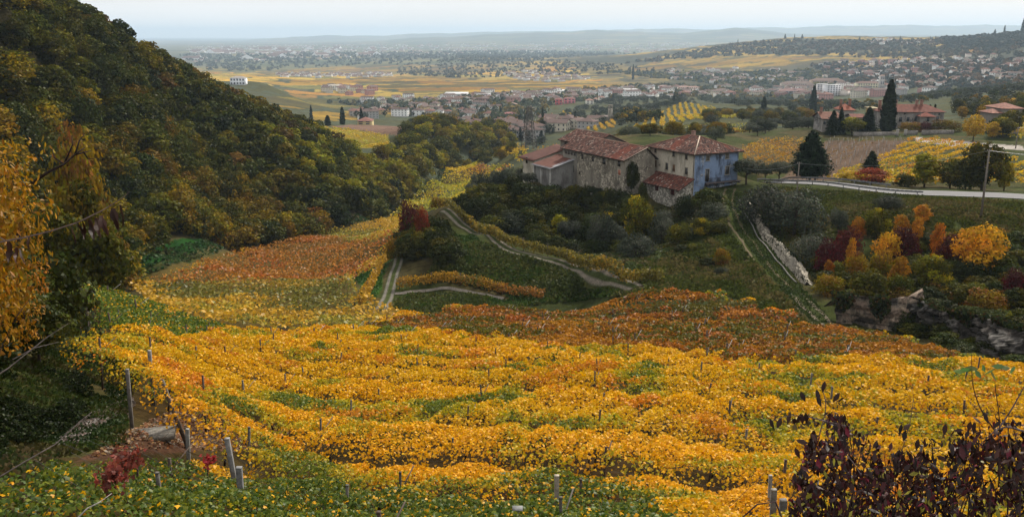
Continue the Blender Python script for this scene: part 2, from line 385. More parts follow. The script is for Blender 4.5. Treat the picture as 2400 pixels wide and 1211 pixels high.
def wall_mat(name, plaster, stone, mix, stone_scale=2.2, stain=(.1, .1, .1), stain_amt=.5, p_scale=.35):
    """old masonry: rubble stone showing where the plaster has come away, with damp stains"""
    m, nt = mat(name); l = nt.links.new
    tcn = node(nt, 'ShaderNodeTexCoord')
    vo = node(nt, 'ShaderNodeTexVoronoi'); vo.inputs['Scale'].default_value = stone_scale; l(tcn.outputs['Object'], vo.inputs[0])
    vd = node(nt, 'ShaderNodeTexVoronoi', feature='DISTANCE_TO_EDGE'); vd.inputs['Scale'].default_value = stone_scale; l(tcn.outputs['Object'], vd.inputs[0])
    sv = node(nt, 'ShaderNodeSeparateColor'); l(vo.outputs['Color'], sv.inputs[0])
    r1 = node(nt, 'ShaderNodeMapRange'); r1.inputs[3].default_value = .45; r1.inputs[4].default_value = 1.45; l(sv.outputs[0], r1.inputs[0])
    sc = node(nt, 'ShaderNodeVectorMath', operation='SCALE'); sc.inputs[0].default_value = stone; l(r1.outputs[0], sc.inputs['Scale'])
    ed = node(nt, 'ShaderNodeMapRange'); ed.inputs[1].default_value = 0; ed.inputs[2].default_value = .09; ed.inputs[3].default_value = .28; ed.inputs[4].default_value = 1; l(vd.outputs['Distance'], ed.inputs[0])
    sc2 = node(nt, 'ShaderNodeVectorMath', operation='SCALE'); l(sc.outputs[0], sc2.inputs[0]); l(ed.outputs[0], sc2.inputs['Scale'])
    def nzz(scale, lo, hi, det=7, zs=1.0):
        mpp = node(nt, 'ShaderNodeMapping'); mpp.inputs['Scale'].default_value = (1, 1, zs); l(tcn.outputs['Object'], mpp.inputs[0])
        nn = node(nt, 'ShaderNodeTexNoise'); nn.inputs['Scale'].default_value = scale; nn.inputs['Detail'].default_value = det; nn.inputs['Roughness'].default_value = .62; l(mpp.outputs[0], nn.inputs[0])
        r = node(nt, 'ShaderNodeMapRange', clamp=True); r.inputs[1].default_value = lo; r.inputs[2].default_value = hi; l(nn.outputs[0], r.inputs[0]); return r
    a = nzz(p_scale, mix - .035, mix + .035)
    pl = nzz(3.0, .2, .8); pr = node(nt, 'ShaderNodeMapRange'); pr.inputs[3].default_value = .72; pr.inputs[4].default_value = 1.2; l(pl.outputs[0], pr.inputs[0])
    pc = node(nt, 'ShaderNodeVectorMath', operation='SCALE'); pc.inputs[0].default_value = plaster; l(pr.outputs[0], pc.inputs['Scale'])
    mx = node(nt, 'ShaderNodeMixRGB'); l(a.outputs[0], mx.inputs[0]); l(sc2.outputs[0], mx.inputs[2]); l(pc.outputs[0], mx.inputs[1])
    b = nzz(.55, .47, .62, 8, .45); bs = node(nt, 'ShaderNodeMath', operation='MULTIPLY'); bs.inputs[1].default_value = stain_amt; l(b.outputs[0], bs.inputs[0])
    mx2 = node(nt, 'ShaderNodeMixRGB'); l(bs.outputs[0], mx2.inputs[0]); l(mx.outputs[0], mx2.inputs[1]); mx2.inputs[2].default_value = (*stain, 1)
    p = node(nt, 'ShaderNodeBsdfPrincipled'); p.inputs['Roughness'].default_value = .95; p.inputs['Specular IOR Level'].default_value = .1
    l(mx2.outputs[0], p.inputs['Base Color'])
    bh = node(nt, 'ShaderNodeMath', operation='MULTIPLY'); l(vd.outputs['Distance'], bh.inputs[0]); l(a.outputs[0], bh.inputs[1])
    bp = node(nt, 'ShaderNodeBump'); bp.inputs['Strength'].default_value = .8; bp.inputs['Distance'].default_value = .5; l(bh.outputs[0], bp.inputs['Height']); l(bp.outputs[0], p.inputs['Normal'])
    out(nt, p.outputs[0]); return m

M_GROUND = col_mat('soil_and_grass', 1.0, [(.12, .8, 1.2), (1.1, .62, 1.35), (7, .7, 1.3)], .6, .05)
M_LEAF = leaf_mat('foliage', .3, .008, .012, .35)
M_LEAFC = leaf_mat('conifer_foliage', .1, .008, .02, .2)
M_VINE = leaf_mat('vine_leaf', .34, .018, .008, .06)
M_DRY = leaf_mat('withered_leaf', .12, .022, .01, .1)
M_GRASS = leaf_mat('grass_blade', .3, .008, .01, .1)
M_BARK = col_mat('bark', .95, [(3, .6, 1.4), (20, .7, 1.3)], .4, .1)
M_ROCK = col_mat('rock', .95, [(.5, .7, 1.25), (3, .6, 1.4), (14, .75, 1.25)], 1.0, .1)
M_TILE = col_mat('roof_tile', .9, [(9, .7, 1.3)], 0, .15)
M_FLAT = col_mat('painted', .85, [(1.5, .85, 1.12)], 0, .2)
M_WOOD = col_mat('weathered_wood', .85, [(6, .7, 1.3)], .3, .2)
M_METAL = col_mat('galvanised_steel', .5, [(2, .8, 1.2)], 0, .5, .5)
M_GLASS = plain_mat('dark_glass', (.03, .035, .04), .15, (2, .8, 1.2), 0, .5)
M_GRAVEL = col_mat('gravel', 1.0, [(.8, .75, 1.2), (6, .6, 1.4)], .5, .05)
M_ASPHALT = col_mat('asphalt', .8, [(.5, .9, 1.1), (9, .85, 1.15)], 0, .3)
M_HOUSE = [col_mat('town_house_paint', .9, [(.4, .9, 1.1)], 0, .1)]

# ------------------------------------------------------------------ leaves
SHAPES = {
 'quad': (np.array([(0, -.5, 0), (.42, 0, .12), (0, .5, 0), (-.42, 0, .12)]), [(0, 1, 2, 3)]),
 'blade': (np.array([(-.06, 0, 0), (.06, 0, 0), (.015, 1, .25), (-.015, 1, .25)]), [(0, 1, 2, 3)]),
 'clump': (np.array([(0, -.5, 0), (.3, -.28, .1), (.5, .08, -.05), (.12, .2, .1), (.05, .5, -.05), (-.2, .3, .08), (-.5, .15, -.04), (-.32, -.25, .1)]), [(0, 1, 2, 3), (0, 3, 4, 5), (0, 5, 6, 7)]),
 'lobed': (np.array([(0, -.22, 0), (.28, -.42, -.06), (.5, -.02, -.08), (.24, .16, .03), (0, .56, -.05), (-.24, .16, .03), (-.5, -.02, -.08), (-.28, -.42, -.06)]), [(0, 1, 2, 3), (0, 3, 4, 5), (0, 5, 6, 7)]),
 'ellip': (np.array([(0, -.5, 0), (.2, -.2, .07), (.2, .15, .07), (0, .5, -.04), (-.2, .15, .07), (-.2, -.2, .07)]), [(0, 1, 2, 3), (0, 3, 4, 5)]),
}
def nrm(a): return a / (np.linalg.norm(a, axis=-1, keepdims=True) + 1e-9)
def leaf_geo(pos, size, col, nb, spread=.6, shape='quad', up=None, r=None):
    """pos (N,3), size (N,) or scalar, col (N,3), nb (N,3) normal bias -> verts, faces, colours"""
    r = r or rng
    N = len(pos); T, Fc = SHAPES[shape]; k = len(T)
    nb = np.broadcast_to(np.asarray(nb, float), (N, 3))
    nn = nrm(nb + r.normal(0, spread, (N, 3)))
    if up is None: t = r.normal(0, 1, (N, 3))
    else: t = np.broadcast_to(np.asarray(up, float), (N, 3)) + r.normal(0, .35, (N, 3))
    t = nrm(t - nn * (t * nn).sum(-1, keepdims=True)); b = np.cross(t, nn)
    sz = np.broadcast_to(size, (N,))[:, None, None]
    V = pos[:, None, :] + sz * (b[:, None, :] * T[None, :, 0:1] + t[:, None, :] * T[None, :, 1:2] + nn[:, None, :] * T[None, :, 2:3])
    base_i = (np.arange(N) * k)[:, None]
    Fs = np.concatenate([base_i + np.array(f)[None] for f in Fc], 0)
    C = np.repeat(col, k, axis=0)
    return V.reshape(-1, 3), Fs, C
def leaves(name, pos, size, col, nb=(0, 0, 1), spread=.6, shape='quad', mt=None, parent=None, up=None, loc=None):
    V, Fs, C = leaf_geo(pos, size, col, nb, spread, shape, up)
    return mesh_np(name, V, Fs, mt or M_LEAF, col=C, parent=parent, loc=loc)
def jit(base, n, amt=.25, hue=.12, r=None):
    """n colours around a base colour"""
    r = r or rng
    c = np.broadcast_to(np.asarray(base, float), (n, 3)) * (1 + r.normal(0, amt, (n, 1)))
    c = c * (1 + r.normal(0, hue, (n, 3)))
    return np.clip(c, .003, .95)
def mixcol(a, b, t):
    t = np.asarray(t)[:, None]; return np.asarray(a) * (1 - t) + np.asarray(b) * t
# ------------------------------------------------------------------ ground colours (what grows or lies there)
GRASS = (.032, .040, .008); DRYG = (.058, .048, .018); SCRUB = (.028, .030, .010); LITTER = (.050, .026, .011)
YEL = (.42, .24, .022); ORA = (.36, .17, .025); GRN = (.16, .16, .025); PLOUGH = (.14, .085, .06); OLV = (.055, .065, .038); HEDGE = (.035, .045, .022)
gcol = np.zeros(TX.shape + (3,))
n1 = fbm(TX / 14, TY / 14, 41, 4)[..., None]; n2 = fbm(TX / 3.5, TY / 3.5, 43, 3)[..., None]
near = np.array(GRASS) * (.55 + .9 * n2) * (1 - ss(.42, .62, n1)) + np.array(DRYG) * (.6 + .7 * n2) * ss(.42, .62, n1)
# field mosaic of the plain: jittered cells in a rotated frame
def mosaic(x, y, cw, ch, ang, seed):
    c, s = math.cos(ang), math.sin(ang)
    X = (x * c + y * s) / cw; Y = (-x * s + y * c) / ch
    X = X + (vnoise(np.floor(Y), Y * 0, seed) - .5) * 3
    i = np.floor(X); j = np.floor(Y)
    def h(k): return vnoise(i * 1.0, j * 1.0, seed + k)
    fx = X - i; fy = Y - j
    edge = np.minimum(np.minimum(fx, 1 - fx) * cw, np.minimum(fy, 1 - fy) * ch)
    return h(1), h(2), edge
a1, a2, ed = mosaic(TX, TY, 170, 75, .25, 5)
pal = np.array([(.40,.24,.035),(.46,.26,.03),(.34,.23,.04),(.20,.17,.035),(.40,.19,.03),(.13,.12,.035),(.30,.21,.04),(.10,.09,.05)])
field = pal[np.clip((a1 * 8.5).astype(int), 0, 7)] * (.75 + .5 * a2[..., None])
wild = fbm(TX / 260, TY / 260, 71, 4)
hedge = ((ed < 7) & (vnoise(TX / 60, TY / 60, 8) > .45))
field = np.where(hedge[..., None], np.array(HEDGE) * 1.1, field)
# farther plain: greyer, wooded, specks of farms
b1, b2, ed2 = mosaic(TX, TY, 420, 190, -.2, 15)
pal2 = np.array([(.07,.075,.04),(.10,.10,.05),(.05,.06,.035),(.16,.13,.06),(.07,.08,.04),(.045,.055,.035),(.12,.11,.05),(.09,.085,.06)])
field2 = pal2[np.clip((b1 * 8.5).astype(int), 0, 7)] * (.8 + .4 * b2[..., None])
t = ss(3000, 4300, TY + (wild - .5) * 1500)[..., None]
farc = field * (1 - t) + field2 * t
t = ss(330, 700, TY)[..., None]
gcol[:] = near * (1 - t) + farc * t
# wooded / olive mid ground
t = (ss(300, 420, TY) * (1 - ss(1500, 1900, TY + TX * .1)))[..., None]
midc = np.array((.050, .048, .014)) * (.6 + .8 * n2) * (1 - ss(.4, .6, n1)) + np.array(OLV) * (.6 + .7 * n2) * ss(.4, .6, n1)
gcol = gcol * (1 - t) + midc * t
def noisy(col, amt=.35, sc=2.5, seed=3):
    if sc >= 20:
        pq = np.array([(1.0,.97,.9),(.85,.8,.9),(.42,.52,1.0),(.75,.62,.8),(1.1,1.05,.9),(.30,.36,.8),(.62,.70,.9),(.9,.8,.8)])
        q = pq[np.clip((a1 * 8).astype(int), 0, 7)] * .62
        st_ = .7 + .6 * vnoise(TX * .004 + TY * .03, TY * .045 - TX * .006, 19)[..., None]
        r_ = np.array(col) * q * st_
        return np.where(hedge[..., None], np.array(HEDGE), r_)
    return np.array(col) * (1 - amt / 2 + amt * fbm(TX / sc, TY / sc, seed, 3)[..., None])
def paint(poly, col, amt=.35, sc=3.0, soft=None, **kw):
    w = wpoly(densify(poly, 30), **kw)
    ys = [p[1] for p in w]; xs = [p[0] for p in w]
    box = (TY > min(ys) - 1) & (TY < max(ys) + 1) & (TX > min(xs) - 1) & (TX < max(xs) + 1)
    jx = (fbm(TX / 6, TY / 6, 77, 3) - .5) * (soft or 0)
    m = box & inpoly(TX + jx, TY + jx, w)
    gcol[m] = noisy(col, amt, sc)[m]
    return w
# terraces on the far right-hand hill : bands following the height
hill = (TX > np.where(TY > 3300, -1100, 60)) & (TY > 1700) & (TY < 5200) & (TZ > -116)
lev = TZ / 4.2 + fbm(TX / 300, TY / 300, 51, 3) * 5
band = vnoise(np.floor(lev), TX / 420, 52)
bcol = np.where((band > .62)[..., None], np.array((.30, .20, .04)), np.where((band > .45)[..., None], np.array((.15, .11, .035)), np.array((.055, .05, .025))))
bcol = bcol * (.7 + .6 * fbm(TX / 40, TY / 40, 53, 3)[..., None])
wood = fbm(TX / 380, TY / 380, 54, 4)
bcol = np.where((wood > .56)[..., None], np.array((.040, .042, .024)) * (.7 + .6 * fbm(TX / 25, TY / 25, 55, 3)[..., None]), bcol)
gcol[hill] = bcol[hill]
Z = {}
def Y1(u): return None
# plain: broad ochre vineyards and green meadows between the built-up strips
paint([(600,168),(900,150),(1160,158),(1130,170),(900,172),(760,176),(620,176)], (.36,.24,.05), .3, 60, dmin=1500)
paint([(620,192),(800,184),(1010,178),(1130,184),(1060,196),(860,196),(640,202)], (.40,.24,.035), .3, 60, dmin=1500)
paint([(870,200),(1060,190),(1230,186),(1470,200),(1480,212),(1250,216),(1060,218),(960,220),(880,210)], (.42,.26,.03), .35, 60, dmin=1400)
paint([(1190,206),(1290,205),(1280,216),(1200,218)], (.20,.19,.04), .2, 60, dmin=1400)
paint([(620,225),(720,232),(880,232),(930,240),(830,250),(720,256),(640,250)], (.33,.23,.035), .35, 40, dmin=1000)
paint([(730,262),(900,258),(1000,262),(900,276),(790,284),(735,282)], (.38,.26,.03), .3, 30, dmin=900)
paint([(1135,255),(1240,254),(1235,276),(1160,280),(1130,275)], (.24,.21,.035), .2, 30, dmin=800)
paint([(1170,275),(1230,276),(1225,288),(1170,290)], (.22,.22,.02), .2, 30, dmin=700)
paint([(1600,130),(2000,135),(2100,142),(1990,150),(1700,160),(1500,170),(1480,160)], (.36,.24,.04), .5, 30, dmin=1500)
paint([(1380,170),(1560,160),(1640,170),(1500,182),(1380,180)], (.28,.2,.05), .6, 20, dmin=1500)
paint([(2180,150),(2310,147),(2305,160),(2240,165),(2180,158)], (.38,.27,.03), .3, 30, dmin=900)
paint([(2240,120),(2350,110),(2340,120),(2250,128)], (.36,.22,.05), .3, 30, dmin=900)
# knoll behind the wooded hill
Z['plough'] = paint([(770,296),(850,291),(950,298),(1020,312),(960,318),(900,316),(820,302)], PLOUGH, .3, 3, dmin=420)
Z['knollvine'] = paint([(745,300),(820,304),(910,318),(910,345),(860,348),(790,330)], (.20,.15,.02), .3, 3, dmin=400)
# right knoll: bare reddish vineyard and bronze grass
Z['bare'] = paint([(1935,330),(2130,330),(2160,340),(2060,385),(1960,420),(1870,430),(1830,420),(1900,360)], (.085,.055,.036), .3, 2, dmin=170)
paint([(1740,345),(1800,330),(1900,332),(1880,360),(1850,400),(1790,415),(1745,400)], (.07,.05,.018), .3, 2, dmin=175)
paint([(2130,330),(2300,350),(2400,390),(2400,440),(2080,430),(1960,425),(2060,385)], (.045,.045,.012), .4, 2, dmin=150)
# under the vines
Z['yel'] = wpoly(densify([(290,1060),(300,800),(140,760),(130,650),(300,700),(420,740),(540,770),(860,768),(1250,800),(1700,838),(2350,850),(2700,860),(2700,1400),(100,1400),(60,1080)], 40))
m = inpoly(TX, TY, Z['yel']) & (TY > 8) & (TY < 100)
gcol[m] = (np.array(LITTER) * (.3 + .7 * n2) + np.array(GRASS) * .5 * n1)[m]
paint([(560,790),(850,775),(960,745),(1180,715),(1480,690),(1600,660),(1680,690),(1850,740),(1990,770),(2150,800),(2320,850),(1700,836),(1250,798)], (.026,.032,.008), .5, 2, dmin=55, dmax=140)
paint([(300,660),(420,620),(560,580),(760,545),(940,495),(980,460),(1060,400),(1120,388),(1200,388),(1140,405),(1100,425),(1000,470),(945,520),(945,570),(900,600),(830,640),(840,690),(900,700),(980,740),(800,760),(550,770),(400,730)], (.07,.05,.012), .4, 2, dmin=90, dmax=620)
paint([(830,640),(880,612),(900,650),(890,690),(850,690)], (.026,.060,.007), .3, 2, dmin=100, dmax=190)
paint([(300,600),(420,560),(500,560),(480,580),(330,630)], (.010,.040,.006), .4, 3, dmin=100, dmax=260)
paint([(1690,470),(1745,470),(1800,560),(1880,680),(1950,760),(1880,770),(1780,640),(1720,540)], (.036,.048,.008), .5, 2, dmin=90, dmax=180)
paint([(1000,440),(1180,430),(1480,480),(1700,470),(1700,540),(1560,600),(1300,560),(1080,500)], (.035,.036,.013), .5, 2, dmin=130, dmax=230)
paint([(2140,322),(2240,330),(2400,343),(2400,352),(2250,345),(2150,333)], (.30,.27,.24), .2, 3, dmin=200, dmax=320)
# fallen leaves and gravel by the near path
paint([(100,1050),(160,1000),(260,950),(310,950),(300,975),(220,1010),(150,1060)], (.065,.055,.042), .6, .4, soft=1, dmin=15, dmax=60)
paint([(200,1080),(330,1010),(460,960),(560,1000),(460,1060)], (.055,.028,.016), .6, .4, soft=1, dmin=15, dmax=60)
verts = np.stack([TX, TY, TZ], -1).reshape(-1, 3)
ii = np.arange(NX * NR).reshape(NR, NX)
gq = np.stack([ii[:-1, :-1], ii[:-1, 1:], ii[1:, 1:], ii[1:, :-1]], -1).reshape(-1, 4)
g = mesh_np('ground', verts, gq, M_GROUND, col=np.clip(gcol, .004, .8).reshape(-1, 3), smooth=True)
tag(g, kind='structure')
# distant lake, a pale strip of water
lv = [(-0.04 + .0, 0)]
lz = -96.0
lk = mesh_np('lake', [(4200, 17500, lz), (16500, 17500, lz), (19000, 21500, lz), (5600, 21500, lz)], np.array([[0, 1, 2, 3]]), plain_mat('lake_water', (.75, .8, .85), .6, (.001, .95, 1.05)))
tag(lk, kind='structure')

def strip(name, line, width, lift, mt, col, across=5, colfn=None, level=False):
    """a road or track laid on the ground along a world line (x, y)"""
    line = np.asarray(line)[:, :2]
    tg = np.gradient(line, axis=0); tg /= np.linalg.norm(tg, axis=1)[:, None]
    nr = np.stack([tg[:, 1], -tg[:, 0]], -1)
    w = np.linspace(-.5, .5, across)
    width = np.broadcast_to(width, (len(line),))
    V = []; C = []
    for i in range(len(line)):
        zc = float(tz(*line[i]))
        for a in w:
            p = line[i] + nr[i] * a * width[i]
            z = float(tz(p[0], p[1]))
            if level: z = max(zc, z)
            V.append((p[0], p[1], z + lift)); C.append(colfn(a) if colfn else col)
    k = len(line); idx = np.arange(k * across).reshape(k, across)
    q = np.stack([idx[:-1, :-1], idx[:-1, 1:], idx[1:, 1:], idx[1:, :-1]], -1).reshape(-1, 4)
    o = mesh_np(name, V, q, mt, col=np.array(C)); tag(o, kind='structure'); return o
# ------------------------------------------------------------------ tree prototypes (height 1 m, base at 0)
def skeleton(mb, h, r0, lobes, lean=0, col=(.06, .045, .035), seg=6, limbs=7, trunk_top=.62, r=None):
    r = r or rng
    top = np.array([lean, r.normal(0, .02), h * trunk_top])
    pts = [np.array([0, 0, -.04]), np.array([lean * .2, 0, h * .12]), np.array([lean * .5, r.normal(0, .02), h * .33]), top]
    mb.tube(pts, [r0 * 1.3, r0, r0 * .8, r0 * .35], seg, col)
    for i in range(min(limbs, len(lobes))):
        t = r.uniform(.3, .9); a = pts[1] * (1 - t) + top * t
        e = lobes[i]; mid = (a + e) / 2 + np.array([0, 0, -.03 * h])
        mb.tube([a, mid, e], [r0 * .5, r0 * .32, r0 * .12], 4, col)
def crown_lobes(kind, r, nl=14):
    out_ = []
    for i in range(nl):
        if kind == 'round':
            t = i / nl; ph = i * 2.4 + r.uniform(-.3, .3); zz = .30 + .58 * t; rad = math.sin(math.pi * min(1, (.12 + .83 * t))) * .33
            c = np.array([math.cos(ph) * rad, math.sin(ph) * rad, zz]); s = r.uniform(.13, .22)
        elif kind == 'bush':
            ph = i * 2.4; t = i / nl; rad = .38 * math.sqrt(1 - t * .8); c = np.array([math.cos(ph) * rad, math.sin(ph) * rad, .18 + .6 * t]); s = r.uniform(.17, .27)
        elif kind == 'tall':
            t = i / nl; ph = i * 2.4; rad = .2 * math.sin(math.pi * (.15 + .8 * t)); c = np.array([math.cos(ph) * rad, math.sin(ph) * rad, .2 + .72 * t]); s = r.uniform(.10, .17)
        else:
            ph = i * 2.4; t = i / nl; rad = .36 * r.uniform(.5, 1); c = np.array([math.cos(ph) * rad, math.sin(ph) * rad, .5 + .36 * t * r.uniform(.6, 1)]); s = r.uniform(.12, .2)
        out_.append((c, s))
    return out_
def make_tree(name, kind, n, size, cols, seed, shape='quad', mt=None, spread=.55, trunk=(.06, .045, .035), r0=.022, gap=.25, lobes=14, flat=.8):
    """returns (crown mesh, trunk mesh) data"""
    r = np.random.default_rng(seed)
    lb = crown_lobes(kind, r, lobes)
    P_, N_, C_ = [], [], []
    for i, (c, s) in enumerate(lb):
        k = int(n * (s ** 2) / sum(q[1] ** 2 for q in lb))
        d = nrm(r.normal(0, 1, (k, 3)))
        # lumpy shell: radius modulated by direction, with gaps
        lump = 1 + .25 * np.sin(d[:, 0] * 5 + i) * np.cos(d[:, 1] * 6 + 2 * i) + .18 * np.sin(d[:, 2] * 9 + i * 3)
        rad = s * lump * r.uniform(.62, 1.08, k) ** .6
        keep = (vnoise(d[:, 0] * 3 + i * 7, d[:, 1] * 3 + d[:, 2] * 3, seed) > gap) & (d[:, 2] > -.75)
        p = c + d * rad[:, None] * np.array([1, 1, flat])
        base = np.array(cols[int(r.integers(len(cols)))]) * r.uniform(.75, 1.25)
        P_.append(p[keep]); N_.append(d[keep]); C_.append(jit(base, int(keep.sum()), .22, .08, r))
    p = np.concatenate(P_); nn_ = np.concatenate(N_); c = np.concatenate(C_)
    p[:, 2] = np.maximum(p[:, 2], .01)
    p[:, 2] = p[:, 2] / p[:, 2].max()
    V, Fs, C = leaf_geo(p, size * r.uniform(.7, 1.35, len(p)), c, nn_ * 1.0 + (0, 0, .35), spread, shape, r=r)
    cr_ = mesh_np('crown', V, Fs, mt or M_LEAF, col=C)
    mb = MB(); skeleton(mb, 1.0, r0, [q[0] for q in lb], r.normal(0, .03), trunk, r=r)
    tr = mb.build('trunk', M_BARK)
    cm, tm = cr_.data, tr.data
    for o in (cr_, tr): bpy.data.objects.remove(o)
    return cm, tm
def make_conifer(seed, n, size, cols, w=.27, tiers=16, droop=.25, narrow=False, mt=None):
    r = np.random.default_rng(seed); P_, N_, U_ = [], [], []
    mb = MB(); mb.tube([(0, 0, -.03), (0, 0, .5), (0, 0, .97)], [.022, .014, .004], 6, (.05, .035, .028))
    if narrow:
        k = n; z = r.uniform(.02, 1, k); ph = r.uniform(0, 6.283, k)
        prof = w * np.clip(np.minimum((z * 9 + .25), 1) * (1 - z ** 2.6), 0.02, 1) ** .8
        rad = prof * (1 + .16 * np.sin(ph * 4 + z * 23) + .1 * np.sin(ph * 7 - z * 41)) * r.uniform(.75, 1.05, k)
        P_ = [np.stack([np.cos(ph) * rad, np.sin(ph) * rad, z], -1)]; N_ = [np.stack([np.cos(ph), np.sin(ph), 0 * z + .25], -1)]; U_ = [np.tile((0, 0, 1.), (k, 1))]
    else:
        nb = tiers * 7
        for b in range(nb):
            t = (b + .5) / nb; z0 = .08 + .9 * t; ph = b * 2.4 + r.uniform(-.3, .3)
            ln = w * (1 - t) ** .75 * r.uniform(.75, 1.15) + .02
            d = np.array([math.cos(ph), math.sin(ph), 0])
            k = max(6, int(n / nb * (ln / w) * 2)); s = r.uniform(.05, 1, k)
            p = np.outer(s * ln, d) + np.array([0, 0, z0]) + np.stack([0 * s, 0 * s, -droop * ln * s ** 1.5 + .05 * ln], -1)
            p += r.normal(0, .12 * ln + .006, (k, 3)) * np.array([1, 1, .45])
            P_.append(p); N_.append(np.tile((0, 0, 1.), (k, 1)) + d * .3); U_.append(np.tile(d - np.array([0, 0, .3]), (k, 1)))
            mb.tube([(0, 0, z0), tuple(d * ln * .9 + np.array([0, 0, z0 - droop * ln * .8]))], [.006 * (1 - t) + .002, .0015], 3, (.05, .035, .028), cap=False)
    p = np.concatenate(P_)
    V, Fs, C = leaf_geo(p, size * r.uniform(.7, 1.3, len(p)), jit(cols[0], len(p), .25, .08, r), np.concatenate(N_), .45, 'quad', up=np.concatenate(U_), r=r)
    a = mesh_np('crown', V, Fs, mt or M_LEAFC, col=C); b = mb.build('trunk', M_BARK); cm, tm = a.data, b.data
    for o in (a, b): bpy.data.objects.remove(o)
    return cm, tm

OCHRE = [(.150,.106,.003),(.118,.092,.003),(.170,.108,.003)]; GREEN = [(.066,.064,.003),(.088,.080,.003),(.046,.050,.004)]; DKGREEN = [(.028,.038,.006),(.040,.046,.007)]
RUST = [(.13,.060,.008),(.10,.055,.006)]; ORANGE = [(.43,.17,.010),(.37,.14,.010),(.40,.20,.010)]; WINE = [(.085,.011,.010),(.06,.012,.010)]; RED = [(.27,.055,.022),(.22,.055,.022)]
YG = [(.20,.175,.005),(.25,.19,.006),(.14,.135,.006)]; OLIVE = [(.060,.070,.046),(.045,.054,.034),(.074,.080,.056)]; YELT = [(.42,.26,.02),(.34,.22,.02)]
PR = {}
PR['ochre'] = [make_tree('t', 'round', 5200, .052, OCHRE + GREEN[:1], 11), make_tree('t', 'bush', 5200, .055, OCHRE, 12), make_tree('t', 'bush', 5200, .052, OCHRE[:1] + GREEN, 19)]
PR['green'] = [make_tree('t', 'round', 5200, .052, GREEN, 13), make_tree('t', 'bush', 5200, .055, GREEN + DKGREEN, 14)]
PR['rust'] = [make_tree('t', 'bush', 4200, .052, RUST + OCHRE, 15)]
PR['dark'] = [make_tree('t', 'bush', 4800, .055, DKGREEN, 16), make_tree('t', 'round', 4800, .052, DKGREEN + GREEN[:1], 17)]
PR['orange'] = [make_tree('t', 'tall', 3400, .050, ORANGE, 21, gap=.32), make_tree('t', 'round', 3800, .046, ORANGE, 22, gap=.32)]
PR['wine'] = [make_tree('t', 'bush', 4200, .05, WINE, 23)]
PR['red'] = [make_tree('t', 'round', 3800, .048, RED, 24, gap=.35)]
PR['yg'] = [make_tree('t', 'tall', 4600, .048, YG, 25), make_tree('t', 'round', 4600, .048, YG + GREEN, 26)]
PR['yellow'] = [make_tree('t', 'round', 4200, .048, YELT, 27), make_tree('t', 'tall', 4200, .048, YELT, 28)]
PR['olive'] = [make_tree('t', 'umb', 6200, .040, OLIVE, 31, shape='quad', r0=.03, gap=.3, lobes=13), make_tree('t', 'bush', 6200, .040, OLIVE, 32, r0=.03, gap=.3, lobes=13)]
PR['bare'] = [make_tree('t', 'umb', 500, .04, RUST, 33, gap=.6, r0=.018)]
PR['cypress'] = [make_conifer(41, 5200, .04, [(.022,.030,.010)], w=.085, narrow=True)]
PR['fir'] = [make_conifer(42, 7000, .05, [(.020,.030,.012)], w=.30, tiers=16, droop=.35)]
PR['cedar'] = [make_conifer(43, 9000, .055, [(.016,.026,.010)], w=.40, tiers=13, droop=-.35)]
PR['speck'] = [make_tree('t', 'bush', 420, .14, DKGREEN + OLIVE, 51, lobes=7), make_tree('t', 'round', 420, .14, GREEN + OCHRE, 52, lobes=7), make_tree('t', 'round', 420, .14, DKGREEN, 53, lobes=7)]
PR['olivefar'] = [make_tree('t', 'bush', 700, .11, OLIVE, 54, lobes=8)]
PR['cypfar'] = [make_conifer(44, 500, .10, [(.020,.028,.012)], w=.11, narrow=True)]
PR['firfar'] = [make_conifer(45, 700, .12, [(.020,.030,.016)], w=.30, tiers=5)]
n_tree = 0
NAMES = {'cypress': 'cypress_tree', 'fir': 'fir_tree', 'cedar': 'cedar_tree', 'olive': 'olive_tree', 'olivefar': 'olive_tree', 'cypfar': 'cypress_tree', 'firfar': 'fir_tree'}
PROTO = {}
def put_tree(kind, x, y, h, w, label, group=None, name=None, cat='tree', var=None, z=None, lean=None):
    """a tree > crown, trunk"""
    global n_tree
    n_tree += 1
    var = (var if var is not None else int(rng.integers(99))) % len(PR[kind])
    nm = name or NAMES.get(kind, 'tree')
    o = empty(nm, (x, y, float(tz(x, y)) if z is None else z), float(rng.uniform(0, 6.28)))
    o.scale = (w, w, h)
    if lean: o.rotation_euler[0] = lean
    for cn, dt in zip(('crown', 'trunk'), PR[kind][var]):
        c = bpy.data.objects.new(cn, dt); COL.objects.link(c); c.parent = o
    return tag(o, label, cat, group)
def tree(kind, u, vt, vb, d, wpx, label, group=None, **kw):
    """placed by bearing and depth; stands on the ground, real height from its extent"""
    q = P(u, vb, d); z = float(tz(q[0], q[1])) - .1
    h = P(u, vt, d)[2] - z
    wf = {'cypress': .17, 'cypfar': .22, 'fir': .6, 'firfar': .6, 'cedar': .8, 'orange': .62, 'olive': .9}.get(kind, .85)
    w = wpx * d / F / wf
    return put_tree(kind, q[0], q[1], max(h, .5), w, label, group, z=z, **kw)
def scatter(poly, n, r=None, minsep=0, **kw):
    """n world points spread over the ground inside a photo polygon"""
    r = r or rng
    w = wpoly(densify(poly, 40), **kw); xs = [p[0] for p in w]; ys = [p[1] for p in w]
    pts = []; tries = 0
    while len(pts) < n and tries < 60:
        tries += 1
        x = r.uniform(min(xs), max(xs), 4000); y = r.uniform(min(ys), max(ys), 4000)
        m = inpoly(x, y, w)
        for a, b in zip(x[m], y[m]):
            if minsep and any((a - p[0]) ** 2 + (b - p[1]) ** 2 < minsep ** 2 for p in pts): continue
            pts.append((a, b))
            if len(pts) >= n: break
    return pts
